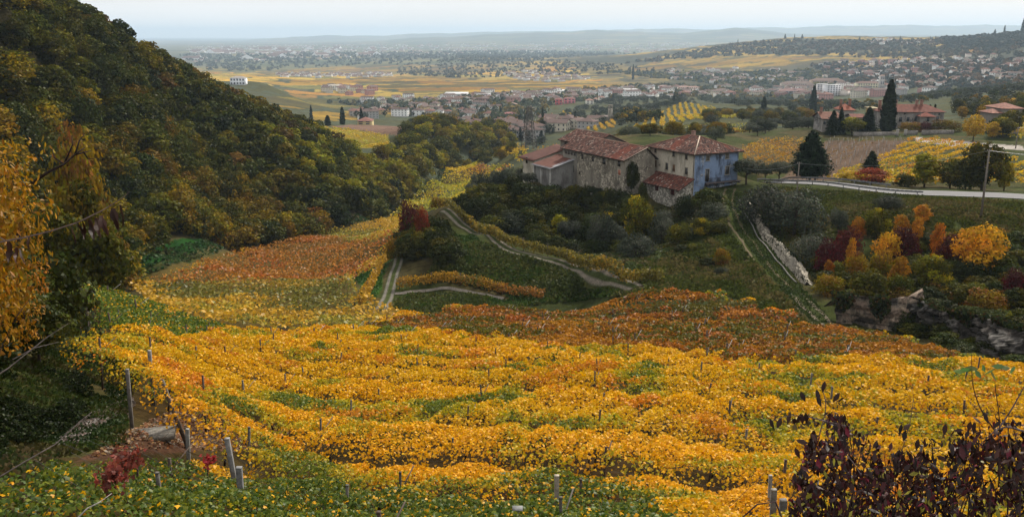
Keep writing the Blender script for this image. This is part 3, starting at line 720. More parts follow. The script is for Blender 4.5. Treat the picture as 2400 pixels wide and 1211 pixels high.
def polyw_scatter(w, n, minsep=0, r=None):
    r = r or rng
    xs = [p[0] for p in w]; ys = [p[1] for p in w]; pts = []
    for _ in range(80):
        x = r.uniform(min(xs), max(xs), 3000); y = r.uniform(min(ys), max(ys), 3000); m = inpoly(x, y, w)
        for a, b in zip(x[m], y[m]):
            if minsep and any((a - p[0]) ** 2 + (b - p[1]) ** 2 < minsep ** 2 for p in pts): continue
            pts.append((a, b))
            if len(pts) >= n: return pts
    return pts
# ------------------------------------------------------------------ wooded hillside on the left
def ud(lst): return [(P(u, 500, d)[0], d) for u, d in lst]
def udpt(u, d):
    return (P(u, 500, d)[0], d)
FOREST = ud([(60,92),(150,112),(250,146),(350,186),(500,214),(700,247),(850,288),(925,348),(1000,430),(1055,520),(1150,610),(1190,690),(1130,620),(1070,540),(1020,480),(960,440),(900,395),(850,378),(760,390),(700,425),(600,425),(450,400),(300,375),(100,345),(-200,300),(-400,230),(-250,110)])
pts = polyw_scatter(FOREST, 980, 5.2)
pts.sort(key=lambda p: p[1])
cnt = {'ochre': 0, 'green': 0, 'rust': 0, 'yg': 0, 'dark': 0}
FL = {'ochre': 'ochre and gold deciduous tree in the wood covering the left hillside', 'green': 'olive green deciduous tree in the wood covering the left hillside',
      'rust': 'rusty brown deciduous tree in the wood covering the left hillside', 'yg': 'yellow-green bushy tree in the wood at the foot of the left hill', 'dark': 'dark green tree in the wood covering the left hillside'}
FSTUFF = []
def vis_order(p):
    return p[1]
front = 0
for x, y in pts:
    u = 1200 + F * x / y
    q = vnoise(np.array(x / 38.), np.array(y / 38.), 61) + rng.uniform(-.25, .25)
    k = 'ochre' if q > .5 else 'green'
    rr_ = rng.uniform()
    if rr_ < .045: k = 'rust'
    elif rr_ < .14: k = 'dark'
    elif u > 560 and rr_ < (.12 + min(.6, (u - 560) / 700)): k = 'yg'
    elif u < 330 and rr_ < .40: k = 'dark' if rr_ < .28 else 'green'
    h = rng.uniform(7.5, 11.5); w = rng.uniform(8.5, 13); front += 1
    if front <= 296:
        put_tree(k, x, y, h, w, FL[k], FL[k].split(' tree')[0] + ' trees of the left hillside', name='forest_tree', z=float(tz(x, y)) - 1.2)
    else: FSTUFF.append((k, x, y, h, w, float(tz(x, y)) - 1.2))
def merged(items, name, label, cat='trees', kinds=None):
    """many plants as one mass: items (kind, x, y, h, w, z)"""
    Vs, Fs, Cs = [], [], []; o_ = 0
    for k, x, y, h, w, z in items:
        n_, src = FARP[k]; V, Fc, C = src[int(rng.integers(len(src)))]; a = rng.uniform(0, 6.28); c, s = math.cos(a), math.sin(a)
        R = np.array([[c * w, -s * w, 0], [s * w, c * w, 0], [0, 0, h]]); Vs.append(V @ R.T + (x, y, z)); Fs.append(Fc + o_); Cs.append(np.clip(C * rng.uniform(.7, 1.3), 0, .9)); o_ += len(V)
    return tag(mesh_np(name, np.concatenate(Vs), np.concatenate(Fs), M_LEAF, col=np.concatenate(Cs)), label, cat, kind='stuff')
def far_proto(cols, n, size, seed, shape='round', lobes=12):
    r = np.random.default_rng(seed); lb = crown_lobes(shape, r, lobes); P_, N_, C_ = [], [], []
    for c, s in lb:
        k = n // lobes; d = nrm(r.normal(0, 1, (k, 3))); d[:, 2] = np.where(d[:, 2] < -.5, -d[:, 2], d[:, 2]); P_.append(c + d * s * r.uniform(.7, 1.1, (k, 1)) * (1, 1, .8)); N_.append(d); b = np.array(cols[int(r.integers(len(cols)))]) * r.uniform(.75, 1.25); C_.append(jit(b, k, .22, .08, r))
    p = np.concatenate(P_); p[:, 2] = np.maximum(p[:, 2], .02) / p[:, 2].max()
    return leaf_geo(p, size * r.uniform(.7, 1.3, len(p)), np.concatenate(C_), np.concatenate(N_) + (0, 0, .35), .5, 'quad', r=r)
FARP = {k: (0, [far_proto(c, n, s, 200 + i * 3 + j, sh) for j, sh in enumerate(('round', 'bush'))]) for i, (k, c, n, s) in enumerate([('ochre', OCHRE, 1300, .085), ('green', GREEN, 1300, .085), ('rust', RUST, 1300, .085), ('dark', DKGREEN, 1300, .085), ('yg', YG, 1300, .085), ('olivefar', OLIVE, 260, .15), ('speck', DKGREEN + OLIVE, 260, .16), ('yellow', YELT, 600, .11), ('olive', OLIVE, 900, .09)])}
merged(FSTUFF, 'forest', 'upper and farther part of the wood on the left hillside')
F2 = ud([(935,430),(960,500),(1020,560),(1100,620),(1170,680),(1205,620),(1110,520),(1020,440)])
for x, y in polyw_scatter(F2, 70, 6):
    k = ['yg', 'green', 'ochre', 'yg'][int(rng.integers(4))]
    put_tree(k, x, y, rng.uniform(9, 13), rng.uniform(10, 14), {'yg': 'yellow-green', 'green': 'olive green', 'ochre': 'ochre'}[k] + ' rounded tree on the low wooded ridge left of the golden valley tongue', 'trees of the low wooded ridge (' + k + ')', name='ridge_tree', z=float(tz(x, y)) - 1)
# undergrowth between the crowns
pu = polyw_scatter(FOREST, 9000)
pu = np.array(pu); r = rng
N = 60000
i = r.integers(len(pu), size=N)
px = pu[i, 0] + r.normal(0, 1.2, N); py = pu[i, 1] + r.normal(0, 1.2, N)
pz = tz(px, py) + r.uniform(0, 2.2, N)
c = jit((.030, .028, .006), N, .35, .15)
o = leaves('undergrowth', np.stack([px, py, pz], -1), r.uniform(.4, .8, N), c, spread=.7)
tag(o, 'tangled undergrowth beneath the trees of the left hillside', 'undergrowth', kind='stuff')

# ------------------------------------------------------------------ scrub on the spur and its banks
def band(u0, v0, u1, v1, n, d0, d1, kinds, h, w, label, group, jitter=12):
    for i in range(n):
        t = (i + rng.uniform(.2, .8)) / n
        u = u0 + (u1 - u0) * t + rng.uniform(-jitter, jitter); d = d0 + (d1 - d0) * t + rng.uniform(-4, 4)
        x, y = udpt(u, d); k = kinds[int(rng.integers(len(kinds)))]
        put_tree(k, x, y, rng.uniform(*h), rng.uniform(*w), label[k] if isinstance(label, dict) else label, group + ' (' + k + ')', name='shrub', cat='shrub', z=float(tz(x, y)) - .4)
BL = {'dark': 'dark green shrub on the bank below the farm buildings', 'green': 'mid green shrub on the bank below the farm buildings', 'olive': 'grey-green olive shrub on the bank below the farm buildings',
      'ochre': 'ochre leaved shrub on the bank below the farm buildings', 'yg': 'yellow-green shrub on the bank below the farm buildings'}
band(1110, 0, 1480, 0, 17, 193, 170, ['dark', 'dark', 'green', 'green'], (4, 5.5), (5, 7), BL, 'shrubs on the bank below the farm')
band(1090, 0, 1460, 0, 17, 186, 163, ['dark', 'dark', 'green', 'yg'], (4, 6), (5, 7), BL, 'shrubs on the bank below the farm')
band(1110, 0, 1560, 0, 15, 177, 152, ['dark', 'dark', 'green', 'olive'], (3.5, 5.5), (5, 7), BL, 'shrubs on the bank below the farm')
band(1230, 0, 1500, 0, 9, 160, 149, ['dark', 'green', 'green', 'dark'], (2, 3.6), (3.5, 5.5), BL, 'shrubs on the bank below the farm')
band(1500, 0, 1690, 0, 9, 152, 138, ['dark', 'green', 'olive', 'green'], (1.6, 3.2), (3, 4.6), BL, 'shrubs on the bank below the farm')
band(1560, 0, 1700, 0, 6, 138, 124, ['dark', 'green', 'green', 'olive'], (.9, 1.8), (2, 3.2), BL, 'shrubs on the bank below the farm')
# copse on the nose of the spur
CL = {'dark': 'dark green tree in the copse between the gravel track and the terrace path', 'green': 'mid green tree in the copse between the gravel track and the terrace path', 'ochre': 'ochre leaved tree in the copse between the gravel track and the terrace path', 'rust': 'rusty brown tree in the copse between the gravel track and the terrace path'}
band(955, 0, 1045, 0, 12, 150, 141, ['dark', 'green', 'dark', 'ochre'], (3.2, 4.8), (4.5, 6.5), CL, 'trees of the copse on the spur')
band(950, 0, 1012, 0, 10, 164, 153, ['dark', 'green', 'dark', 'ochre'], (5, 7.5), (5.5, 7.5), CL, 'trees of the copse on the spur')
band(948, 0, 1000, 0, 7, 176, 168, ['dark', 'green', 'dark', 'rust'], (4, 6.5), (5, 7), CL, 'trees of the copse on the spur')
tree('red', 990, 482, 535, 150, 34, 'small tree with coral red leaves standing in the dark copse above the gravel track')
tree('wine', 962, 468, 530, 176, 46, 'purplish brown bush at the left edge of the copse on the spur', name='shrub', cat='shrub')
tree('rust', 1028, 462, 492, 186, 34, 'rust coloured bush beside the top of the terrace path', name='shrub', cat='shrub')
tree('yellow', 1055, 555, 610, 150, 34, 'yellow leaved bush low on the copse beside the grassy bank', name='shrub', cat='shrub')
tree('yellow', 1062, 463, 490, 190, 22, 'small yellow bush at the head of the terrace hedge', name='shrub', cat='shrub')
tree('rust', 925, 555, 600, 160, 40, 'brown bush where the gravel track leaves the valley vines', name='shrub', cat='shrub')
# olives left of the sheds
for k, (u, vt, vb, d, w) in enumerate([(1105,425,465,200,34),(1140,395,432,214,52),(1170,392,432,212,50),(1205,388,430,210,52),(1232,392,440,204,44),(1238,402,452,190,40),(1120,400,432,220,40)]):
    tree('olive', u, vt, vb, d, w, 'grey-green olive tree in the group left of the rusty-roofed sheds', 'olive trees left of the sheds')
tree('dark', 1236, 385, 432, 203, 30, 'dark evergreen bush against the left wall of the rusty-roofed shed', name='shrub', cat='shrub')
tree('yg', 1493, 458, 560, 149, 72, 'bright yellow-green tree standing below the stone lean-to', var=1)
tree('olive', 1410, 490, 565, 152, 60, 'grey-green olive tree on the dark bank below the stone barn', var=1)
tree('olive', 1490, 545, 620, 136, 80, 'silvery olive bush on the bank beneath the yellow-green tree', var=1)
tree('olive', 1550, 500, 560, 148, 60, 'olive tree on the bank right of the yellow-green tree', var=1)
tree('dark', 1480, 375, 445, 174.5, 30, 'dark evergreen shrub against the right corner of the stone barn', name='shrub', cat='shrub')
tree('dark', 1505, 425, 475, 168, 22, 'dark ivy bush between the barn and the lean-to', name='shrub', cat='shrub')
tree('dark', 1660, 440, 505, 158, 72, 'dark olive shrub below the blue facade beside the track', name='shrub', cat='shrub')
tree('olive', 1672, 470, 530, 150, 66, 'grey olive bush at the left edge of the grassy track', var=1)
tree('dark', 1605, 455, 510, 161, 40, 'dark shrub at the foot of the lean-to corner', name='shrub', cat='shrub')
tree('green', 1590, 520, 570, 140, 50, 'green bush in the middle of the rough slope', name='shrub', cat='shrub')
tree('yg', 1640, 510, 560, 140, 44, 'yellow-green bush high on the rough slope', name='shrub', cat='shrub')
tree('rust', 1690, 580, 625, 125, 34, 'brown dead-looking bush on the rough slope left of the track', name='shrub', cat='shrub')
# right of the house
tree('olive', 1748, 368, 442, 172, 76, 'olive tree with a dark trunk close to the right of the blue facade', var=0)
tree('olive', 1826, 375, 424, 182, 50, 'small gnarled tree by the bend of the road', var=0)
tree('olive', 1793, 380, 424, 186, 40, 'thin tree between the big olive and the gnarled tree by the road bend', var=0)
tree('olive', 1788, 425, 530, 146, 110, 'large grey olive tree above the stone retaining wall', var=1)
tree('olive', 1862, 432, 540, 143, 120, 'broad grey olive tree on the grass below the guardrail', var=1)
tree('olive', 1965, 485, 545, 133, 44, 'small olive tree alone on the grass slope right of the two broad olives', var=0)
tree('olive', 1900, 540, 640, 124, 90, 'olive tree at the lower end of the stone retaining wall', var=1)
tree('olive', 2080, 455, 500, 140, 60, 'pale olive bush on the slope under the end of the guardrail', var=1)
tree('cedar', 1898, 305, 418, 186, 86, 'big dark cedar standing behind the bend of the road')
tree('fir', 2040, 353, 412, 186, 56, 'small fir with drooping boughs above the red bush')
tree('red', 2040, 393, 443, 172, 76, 'crimson leaved bush between the fir and the road', name='shrub', cat='shrub')
tree('yellow', 1995, 400, 440, 174, 60, 'orange-yellow bush left of the crimson one by the road', name='shrub', cat='shrub')
tree('yg', 2165, 360, 449, 166, 88, 'yellow-green poplar-like tree, leftmost of the row behind the road', var=0)
tree('green', 2225, 372, 449, 165, 72, 'dark green tree, second in the row behind the road', var=0)
tree('green', 2300, 333, 451, 162, 100, 'tallest dark tree of the row behind the road', var=0)
tree('yg', 2352, 375, 452, 162, 56, 'yellowish tree at the right end of the row behind the road', var=0)
tree('green', 2262, 385, 450, 164, 60, 'lower dark tree filling the row behind the road', var=1)
tree('green', 2120, 405, 447, 168, 44, 'low green bush at the left end of the tree row behind the road', name='shrub', cat='shrub')
tree('cypress', 2079, 188, 304, 312, 30, 'very tall dark cypress in front of the villa')
tree('fir', 1950, 258, 321, 300, 34, 'dark pointed conifer at the left of the villa garden')
tree('fir', 1968, 250, 321, 302, 22, 'narrower dark conifer touching the left garden conifer')
tree('fir', 2033, 250, 318, 302, 42, 'broad dark conifer left of the very tall cypress')
tree('yg', 1996, 275, 320, 301, 56, 'rounded green tree between the garden conifers', var=1)
tree('dark', 2060, 262, 285, 345, 22, 'round dark tree behind the garden conifers', var=1)
tree('rust', 2135, 285, 306, 311, 44, 'brownish bush in front of the villa wall', name='shrub', cat='shrub')
tree('wine', 2170, 285, 306, 309, 26, 'mauve leaved small tree in front of the villa porch')
tree('rust', 2215, 280, 307, 306, 56, 'bronze leaved tree at the right end of the villa')
tree('yellow', 2280, 268, 333, 272, 52, 'gold leaved tree on the verge of the dirt road')
tree('yellow', 2325, 285, 328, 280, 40, 'thin yellow tree right of the gold leaved tree on the dirt road verge')
tree('yg', 2350, 275, 332, 282, 50, 'yellow-green tree in front of the far right house')
tree('orange', 1722, 300, 322, 420, 40, 'bright orange-red round bush in the olives behind the blue house', var=1, name='shrub', cat='shrub')
tree('cypfar', 2178, 247, 268, 345, 9, 'small dark cypress behind the villa roof, left of two')
tree('cypfar', 2190, 246, 268, 345, 9, 'small dark cypress behind the villa roof, right of two')
tree('dark', 2335, 250, 280, 360, 30, 'dark round tree left of the far right house')
# autumn thicket on the slope above the cliff
AU = [('orange',2295,522,618,112,84,'large orange-gold tree at the right of the autumn thicket',1),('orange',2197,520,575,119,32,'narrow orange tree left of the large orange-gold one',0),
 ('orange',2160,478,520,131,38,'orange tree topmost in the thicket below the road',0),('orange',2150,508,552,126,30,'orange sapling just below the topmost orange tree',0),
 ('orange',2110,502,548,128,36,'orange tree left of the orange sapling in the thicket',0),('orange',2080,540,590,121,44,'amber tree in the middle of the autumn thicket',1),
 ('orange',2012,505,535,131,28,'orange bush at the upper left corner of the thicket',1),('orange',2105,600,672,106,46,'amber tree low in the thicket above the rock face',0),
 ('orange',1995,555,592,122,22,'small orange bush among the wine-red ones',0),('orange',1940,608,660,112,28,'thin orange sapling at the lower left of the thicket',0),
 ('yg',2055,488,545,130,60,'yellow-green tree between the orange trees at the top of the thicket',1),('yg',2180,597,672,105,80,'lime green tree above the right end of the rock face',1),
 ('green',2030,630,700,102,80,'green tree directly on top of the rock face',0),('green',2110,640,690,103,60,'dark green tree on top of the rock face right of the first',1),
 ('wine',1985,530,580,126,60,'wine-red bush at the upper left of the thicket',0),('wine',1945,560,630,118,60,'dark wine-red bush at the left edge of the thicket',0),
 ('wine',2120,530,580,122,60,'wine-red bush behind the orange trees in the thicket',0),('wine',2240,545,595,117,70,'dark red bush left of the large orange-gold tree',0),
 ('rust',2005,590,650,112,50,'brown bush in the middle left of the thicket',0),('rust',2060,590,640,113,50,'rusty bush in the heart of the thicket',0),
 ('wine',2385,630,690,100,60,'dark red bush at the right edge of the picture',0)]
for k, u, vt, vb, d, w, lb, var in AU: tree(k, u, vt, vb, d, w, lb, var=var)
TL = {'dark': 'dark green shrub filling the thicket above the rocks', 'green': 'green shrub filling the thicket above the rocks', 'rust': 'brown shrub filling the thicket above the rocks', 'ochre': 'ochre shrub filling the thicket above the rocks', 'olive': 'olive'}
band(1920, 0, 2440, 0, 28, 118, 107, ['dark', 'green', 'dark', 'ochre'], (2, 3.8), (3, 5.5), TL, 'shrubs of the thicket above the rocks', 14)
band(2000, 0, 2440, 0, 22, 126, 117, ['dark', 'green', 'ochre', 'rust'], (1.8, 3), (3, 4.6), TL, 'shrubs of the thicket above the rocks', 14)
band(1940, 0, 2440, 0, 30, 107, 97, ['dark', 'green', 'dark', 'rust'], (1.8, 3), (3, 4.4), TL, 'shrubs of the thicket above the rocks', 12)
band(2150, 0, 2460, 0, 20, 97, 84, ['dark', 'dark', 'green', 'dark'], (1.6, 2.8), (3, 4.2), TL, 'shrubs of the thicket above the rocks', 10)
band(2200, 0, 2470, 0, 14, 90, 72, ['dark', 'dark', 'green'], (1.0, 2.0), (2.0, 3.4), TL, 'shrubs of the thicket above the rocks', 10)
# ------------------------------------------------------------------ left foreground trees
tree('ochre', 200, 420, 640, 98, 130, 'yellow-olive tree above the upper left green vines', var=0)
tree('green', 240, 520, 665, 84, 130, 'dark green round tree beside the upper left green vines', var=0)
tree('ochre', 150, 470, 640, 84, 120, 'ochre tree left of the dark round tree by the green vines', var=2)
tree('dark', 90, 560, 800, 46, 210, 'dark scrubby tree left of the green vines', var=0)
tree('dark', 20, 620, 850, 38, 220, 'dark scrubby tree at the left edge, in the shade under the yellow tree', var=1)
tree('dark', 100, 690, 900, 36, 150, 'low dark bush at the foot of the dark scrub on the left', name='shrub', cat='shrub')
tree('dark', -60, 760, 1000, 28, 200, 'dark bush cut by the left edge of the picture', name='shrub', cat='shrub')
# mid distance woods, olive groves and town trees
def many(poly, n, kinds, h, w, label, group, minsep=0, keep=10**6, name=None, **kw):
    pts = scatter(poly, n, minsep=minsep, **kw); pts.sort(key=lambda p: p[1]); rest = []
    for i, (x, y) in enumerate(pts):
        k = kinds[int(rng.integers(len(kinds)))]; hh, ww = rng.uniform(*h), rng.uniform(*w)
        if i < keep: put_tree(k, x, y, hh, ww, label[k] if isinstance(label, dict) else label, (group + ' (' + k + ')') if isinstance(label, dict) else group, name=name)
        else: rest.append((k if k in FARP else 'speck', x, y, hh, ww, float(tz(x, y)) - .2))
    if rest: merged(rest, 'grove', 'farther part of the ' + group)
OG = [(1290,285),(1330,262),(1420,232),(1500,222),(1560,225),(1640,240),(1590,246),(1540,260),(1470,296),(1440,300),(1380,285)]
many(OG, 250, ['olivefar'], (4.5, 6.5), (6.5, 9), 'grey-green olive tree in the grove around the church tower', 'olive trees of the grove around the church tower', 4.5, keep=90, dmin=560)
many([(1640,232),(1760,235),(1900,240),(1960,246),(2050,250),(2080,262),(1900,268),(1760,262),(1690,252)], 240, ['olivefar', 'speck', 'olivefar'], (4.5, 7), (7, 10), 'olive or scrub tree in the long belt behind the blue house', 'trees of the belt behind the blue house', 4, keep=70, dmin=420)
many([(2080,240),(2200,215),(2400,200),(2400,290),(2300,280),(2230,250)], 230, ['olivefar', 'speck'], (4.5, 7), (6, 9), 'tree of the dark wooded slope behind the villa', 'trees of the slope behind the villa', 4, keep=60, dmin=340)
many([(1560,330),(1720,330),(1780,300),(1920,290),(1940,310),(1840,312),(1740,335)], 34, ['olive'], (3.5, 5), (5, 7), 'grey olive tree in the grove just behind the blue house', 'olive trees just behind the blue house', 4, dmin=205)
many([(1640,275),(1800,262),(1920,270),(1920,292),(1780,298),(1660,300)], 70, ['green', 'ochre', 'rust', 'olive'], (4, 7), (6, 9), {k: n_ + ' tree in the mixed wood between the blue house and the villa' for k, n_ in (('green', 'green'), ('ochre', 'ochre'), ('rust', 'brownish'), ('olive', 'grey-green'))}, 'mixed wood behind the house', 4, dmin=300)
many([(2230,270),(2400,240),(2400,290),(2300,300)], 30, ['green', 'ochre', 'yellow'], (4, 8), (5, 8), {k: n_ + ' tree on the slope at the far right' for k, n_ in (('green', 'green'), ('ochre', 'ochre'), ('yellow', 'yellow'))}, 'trees of the far right slope', 4, dmin=320)
many([(935,291),(1040,283),(1130,300),(1150,330),(1100,336),(1060,328),(1030,308),(960,296)], 46, ['yg', 'green'], (6, 10), (8, 11), {'yg': 'yellow-green tree on the wooded ridge beyond the ploughed knoll', 'green': 'olive green tree on the wooded ridge beyond the ploughed knoll'}, 'ridge beyond the knoll', 5, dmin=440)
many([(1160,322),(1230,300),(1290,300),(1300,330),(1230,345),(1180,345)], 28, ['speck', 'firfar', 'olivefar'], (5, 10), (5, 9), 'dark tree among the houses behind the pylon', 'trees behind the pylon', 5, dmin=430)
many([(1440,275),(1530,262),(1545,290),(1500,300),(1450,300)], 26, ['speck'], (6, 9), (8, 11), 'dark leafy tree right of the church tower', 'trees right of the church tower', 5, dmin=500)
# hedges, orchards and woods too far and dense to count
def clumps(name, poly, n, size, cols, label, hgt=4.0, **kw):
    pp = np.array(scatter(poly, n, **kw)); k = 9
    q = np.repeat(pp, k, 0); N = len(q); s = np.repeat(rng.uniform(.6, 1.3, len(pp)), k) * size
    d = nrm(rng.normal(0, 1, (N, 3))); d[:, 2] = np.abs(d[:, 2])
    c = np.repeat(np.array(cols)[rng.integers(len(cols), size=len(pp))], k, 0) * rng.uniform(.7, 1.35, (N, 1))
    pos = np.stack([q[:, 0] + d[:, 0] * s * .55, q[:, 1] + d[:, 1] * s * .55, tz(q[:, 0], q[:, 1]) + d[:, 2] * s * .8 * hgt / 4], -1)
    o = leaves(name, pos, s * .95, c, nb=d, spread=.35)
    return tag(o, label, 'trees', kind='stuff')
clumps('distant_trees', [(930,150),(1060,140),(1250,140),(1420,150),(1600,165),(1660,185),(1500,172),(1300,178),(1100,184),(930,176)], 700, 8, [(.05,.056,.03),(.065,.065,.035),(.09,.075,.035)], 'far woods and hedges on the low hill across the plain', dmin=1800)
clumps('distant_trees', [(1420,170),(1660,175),(1900,165),(2000,190),(1960,215),(1780,208),(1600,190)], 1500, 7, [(.04,.055,.03),(.05,.06,.04),(.12,.10,.03)], 'scrub and gardens on the slope above the town', dmin=1300)
clumps('distant_trees', [(1900,150),(2400,140),(2400,205),(2200,215),(2050,205),(1950,190)], 1700, 7, [(.035,.045,.025),(.05,.06,.04),(.14,.09,.03)], 'trees and gardens between the hillside houses on the right', dmin=900)
clumps('distant_trees', [(1460,150),(1700,108),(1850,95),(2100,98),(2250,92),(2400,80),(2400,135),(2100,140),(1800,128),(1600,140)], 1500, 9, [(.035,.042,.02),(.05,.05,.025),(.09,.06,.025)], 'woods and hedges on the far right-hand hill', dmin=1500)
clumps('distant_trees', [(2200,95),(2300,88),(2400,80),(2400,110),(2310,118),(2220,112)], 900, 10, [(.02,.026,.014)], 'dense dark wood on the crest at the far right', dmin=1500)
clumps('distant_trees', [(420,130),(1200,120),(1500,125),(1250,140),(900,150),(600,168),(480,165)], 1700, 12, [(.06,.07,.05),(.08,.085,.06)], 'belts of trees across the hazy plain', dmin=3000)
clumps('distant_trees', [(740,240),(1000,236),(1300,215),(1560,200),(1780,215),(1980,225),(1900,235),(1650,235),(1500,222),(1300,245),(1260,280),(1100,285),(1020,270),(900,262),(840,250)], 1600, 7, [(.045,.055,.028),(.05,.06,.03),(.13,.10,.025)], 'garden trees between the houses of the valley town', dmin=800)
MW_ = {'olive': 'grey-green olive tree in the loose planting between the farm roofs and the golden vineyard hill', 'green': 'green bushy tree in the loose planting between the farm roofs and the vineyard hill', 'ochre': 'ochre bushy tree in the loose planting between the farm roofs and the vineyard hill'}
many([(1450,322),(1560,306),(1720,300),(1700,318),(1560,330),(1480,336)], 34, ['olive', 'green', 'olive', 'ochre'], (3, 5.5), (4.5, 7.5), MW_, 'planting behind the farm roofs', 5, dmin=235)
many([(1380,322),(1440,312),(1500,306),(1480,322),(1420,332)], 12, ['olive', 'ochre'], (3, 5), (4.5, 7), MW_, 'planting behind the farm roofs', 5, dmin=235)
many([(1150,350),(1230,345),(1235,380),(1190,392),(1130,385)], 14, ['green', 'ochre'], (3, 5.5), (4, 7), {'green': 'green bush on the bare slope between the valley vines and the rusty sheds', 'ochre': 'ochre bush on the bare slope between the valley vines and the rusty sheds'}, 'bushes left of the sheds', 6, dmin=230)
# ------------------------------------------------------------------ foreground pergola vineyard, one thing per row
C_YEL = np.array([(.72,.375,.004),(.68,.345,.004),(.76,.41,.005),(.62,.295,.004),(.62,.36,.005)])
C_YGR = np.array([(.40,.31,.009),(.32,.28,.009),(.48,.33,.008)])
C_ORA = np.array([(.62,.20,.008),(.60,.24,.007),(.58,.22,.008)])
C_GRE = np.array([(.060,.10,.010),(.042,.080,.009),(.095,.13,.012),(.16,.18,.014)])
C_RED = np.array([(.20,.058,.006),(.23,.088,.006),(.30,.12,.007),(.14,.052,.006),(.26,.135,.007)])
XR = -3.0
def row_m(y): return np.interp(y, [15, 29, 62, 110], [.50, .47, .27, .14])
def row_xy(y0, x): return y0 - row_m(y0) * (x - XR)
BOTP = wpoly(densify([(60,1065),(130,1050),(380,1060),(440,1030),(560,1000),(1000,1010),(2600,1060),(2600,1600),(-300,1600),(-150,1140)], 40), dmin=8, dmax=60, lift=1.4)
RED_P = wpoly(densify([(820,765),(900,755),(960,738),(1180,705),(1480,678),(1600,658),(1680,690),(1850,730),(1990,760),(2150,795),(2330,845),(1700,830),(1250,796),(1000,775)], 40), dmin=55, dmax=150, lift=2)
BANKP = wpoly(densify([(560,775),(850,765),(920,735),(1180,700),(1480,676),(1600,656),(1690,685),(1850,730),(1990,760),(2150,795),(2340,850),(2500,860),(2500,1300),(0,1300),(0,600),(150,640),(300,690),(420,735)], 40), dmin=12, dmax=150, lift=2)
GREEN_L = wpoly(densify([(100,620),(300,680),(430,735),(560,760),(430,790),(330,775),(250,760),(140,770),(100,740)], 30), dmin=40, dmax=120, lift=2)
GREEN_B = wpoly(densify([(40,1040),(380,1035),(560,1085),(740,1120),(880,1140),(1050,1165),(1250,1180),(1500,1211),(1500,1500),(-100,1500)], 40), dmin=8, dmax=30, lift=2)
GREEN_C = wpoly(densify([(1200,1120),(1330,1080),(1480,1150),(1480,1260),(1200,1260)], 40), dmin=8, dmax=30, lift=2)
def vine_colours(x, y, n):
    c = C_YEL[rng.integers(5, size=n)].copy()
    g = fbm(x / 3.2, y / 3.2, 91, 3) + rng.uniform(-.06, .06, n)
    m = g > .58; c[m] = C_YGR[rng.integers(3, size=m.sum())]
    m = g > .70; c[m] = C_GRE[2 + rng.integers(2, size=m.sum())]
    o = fbm(x / 2.6 + 40, y / 2.6, 92, 3) + rng.uniform(-.07, .07, n)
    m = o > .72; c[m] = C_ORA[rng.integers(3, size=m.sum())]
    gl = inpoly(x, y, GREEN_L); p = rng.uniform(size=n)
    m = gl & (p < .86); c[m] = C_GRE[rng.integers(4, size=m.sum())] * 1.25
    gb = inpoly(x + rng.normal(0, .4, n), y + rng.normal(0, .4, n), GREEN_B) | inpoly(x + rng.normal(0, .5, n), y, GREEN_C)
    m = gb & (p < .90); c[m] = C_GRE[rng.integers(4, size=m.sum())] * .95
    rd = inpoly(x + (g - .5) * 4, y + (o - .5) * 6, RED_P)
    k = rd.sum(); cr_ = C_RED[rng.integers(5, size=k)]
    g2 = fbm(x[rd] / 5, y[rd] / 2.2, 95, 3) + rng.uniform(-.1, .1, k)
    m2 = g2 > .54; cr_[m2] = np.array((.11, .095, .008)) * rng.uniform(.6, 1.4, (m2.sum(), 1))
    m2 = g2 < .38; cr_[m2] = np.array((.42, .17, .01)) * rng.uniform(.7, 1.2, (m2.sum(), 1))
    m2 = (fbm(x[rd] / 3, y[rd] / 2, 98, 3) > .68); cr_[m2] = np.array((.36, .12, .012)) * rng.uniform(.7, 1.2, (m2.sum(), 1))
    c[rd] = cr_
    fl = (p < .92) & ((y < 20.5 - .5 * (x + 3)) & (x < 3)); c[fl] = C_GRE[rng.integers(4, size=fl.sum())] * .95
    return c * rng.uniform(.76, 1.14, (n, 1))
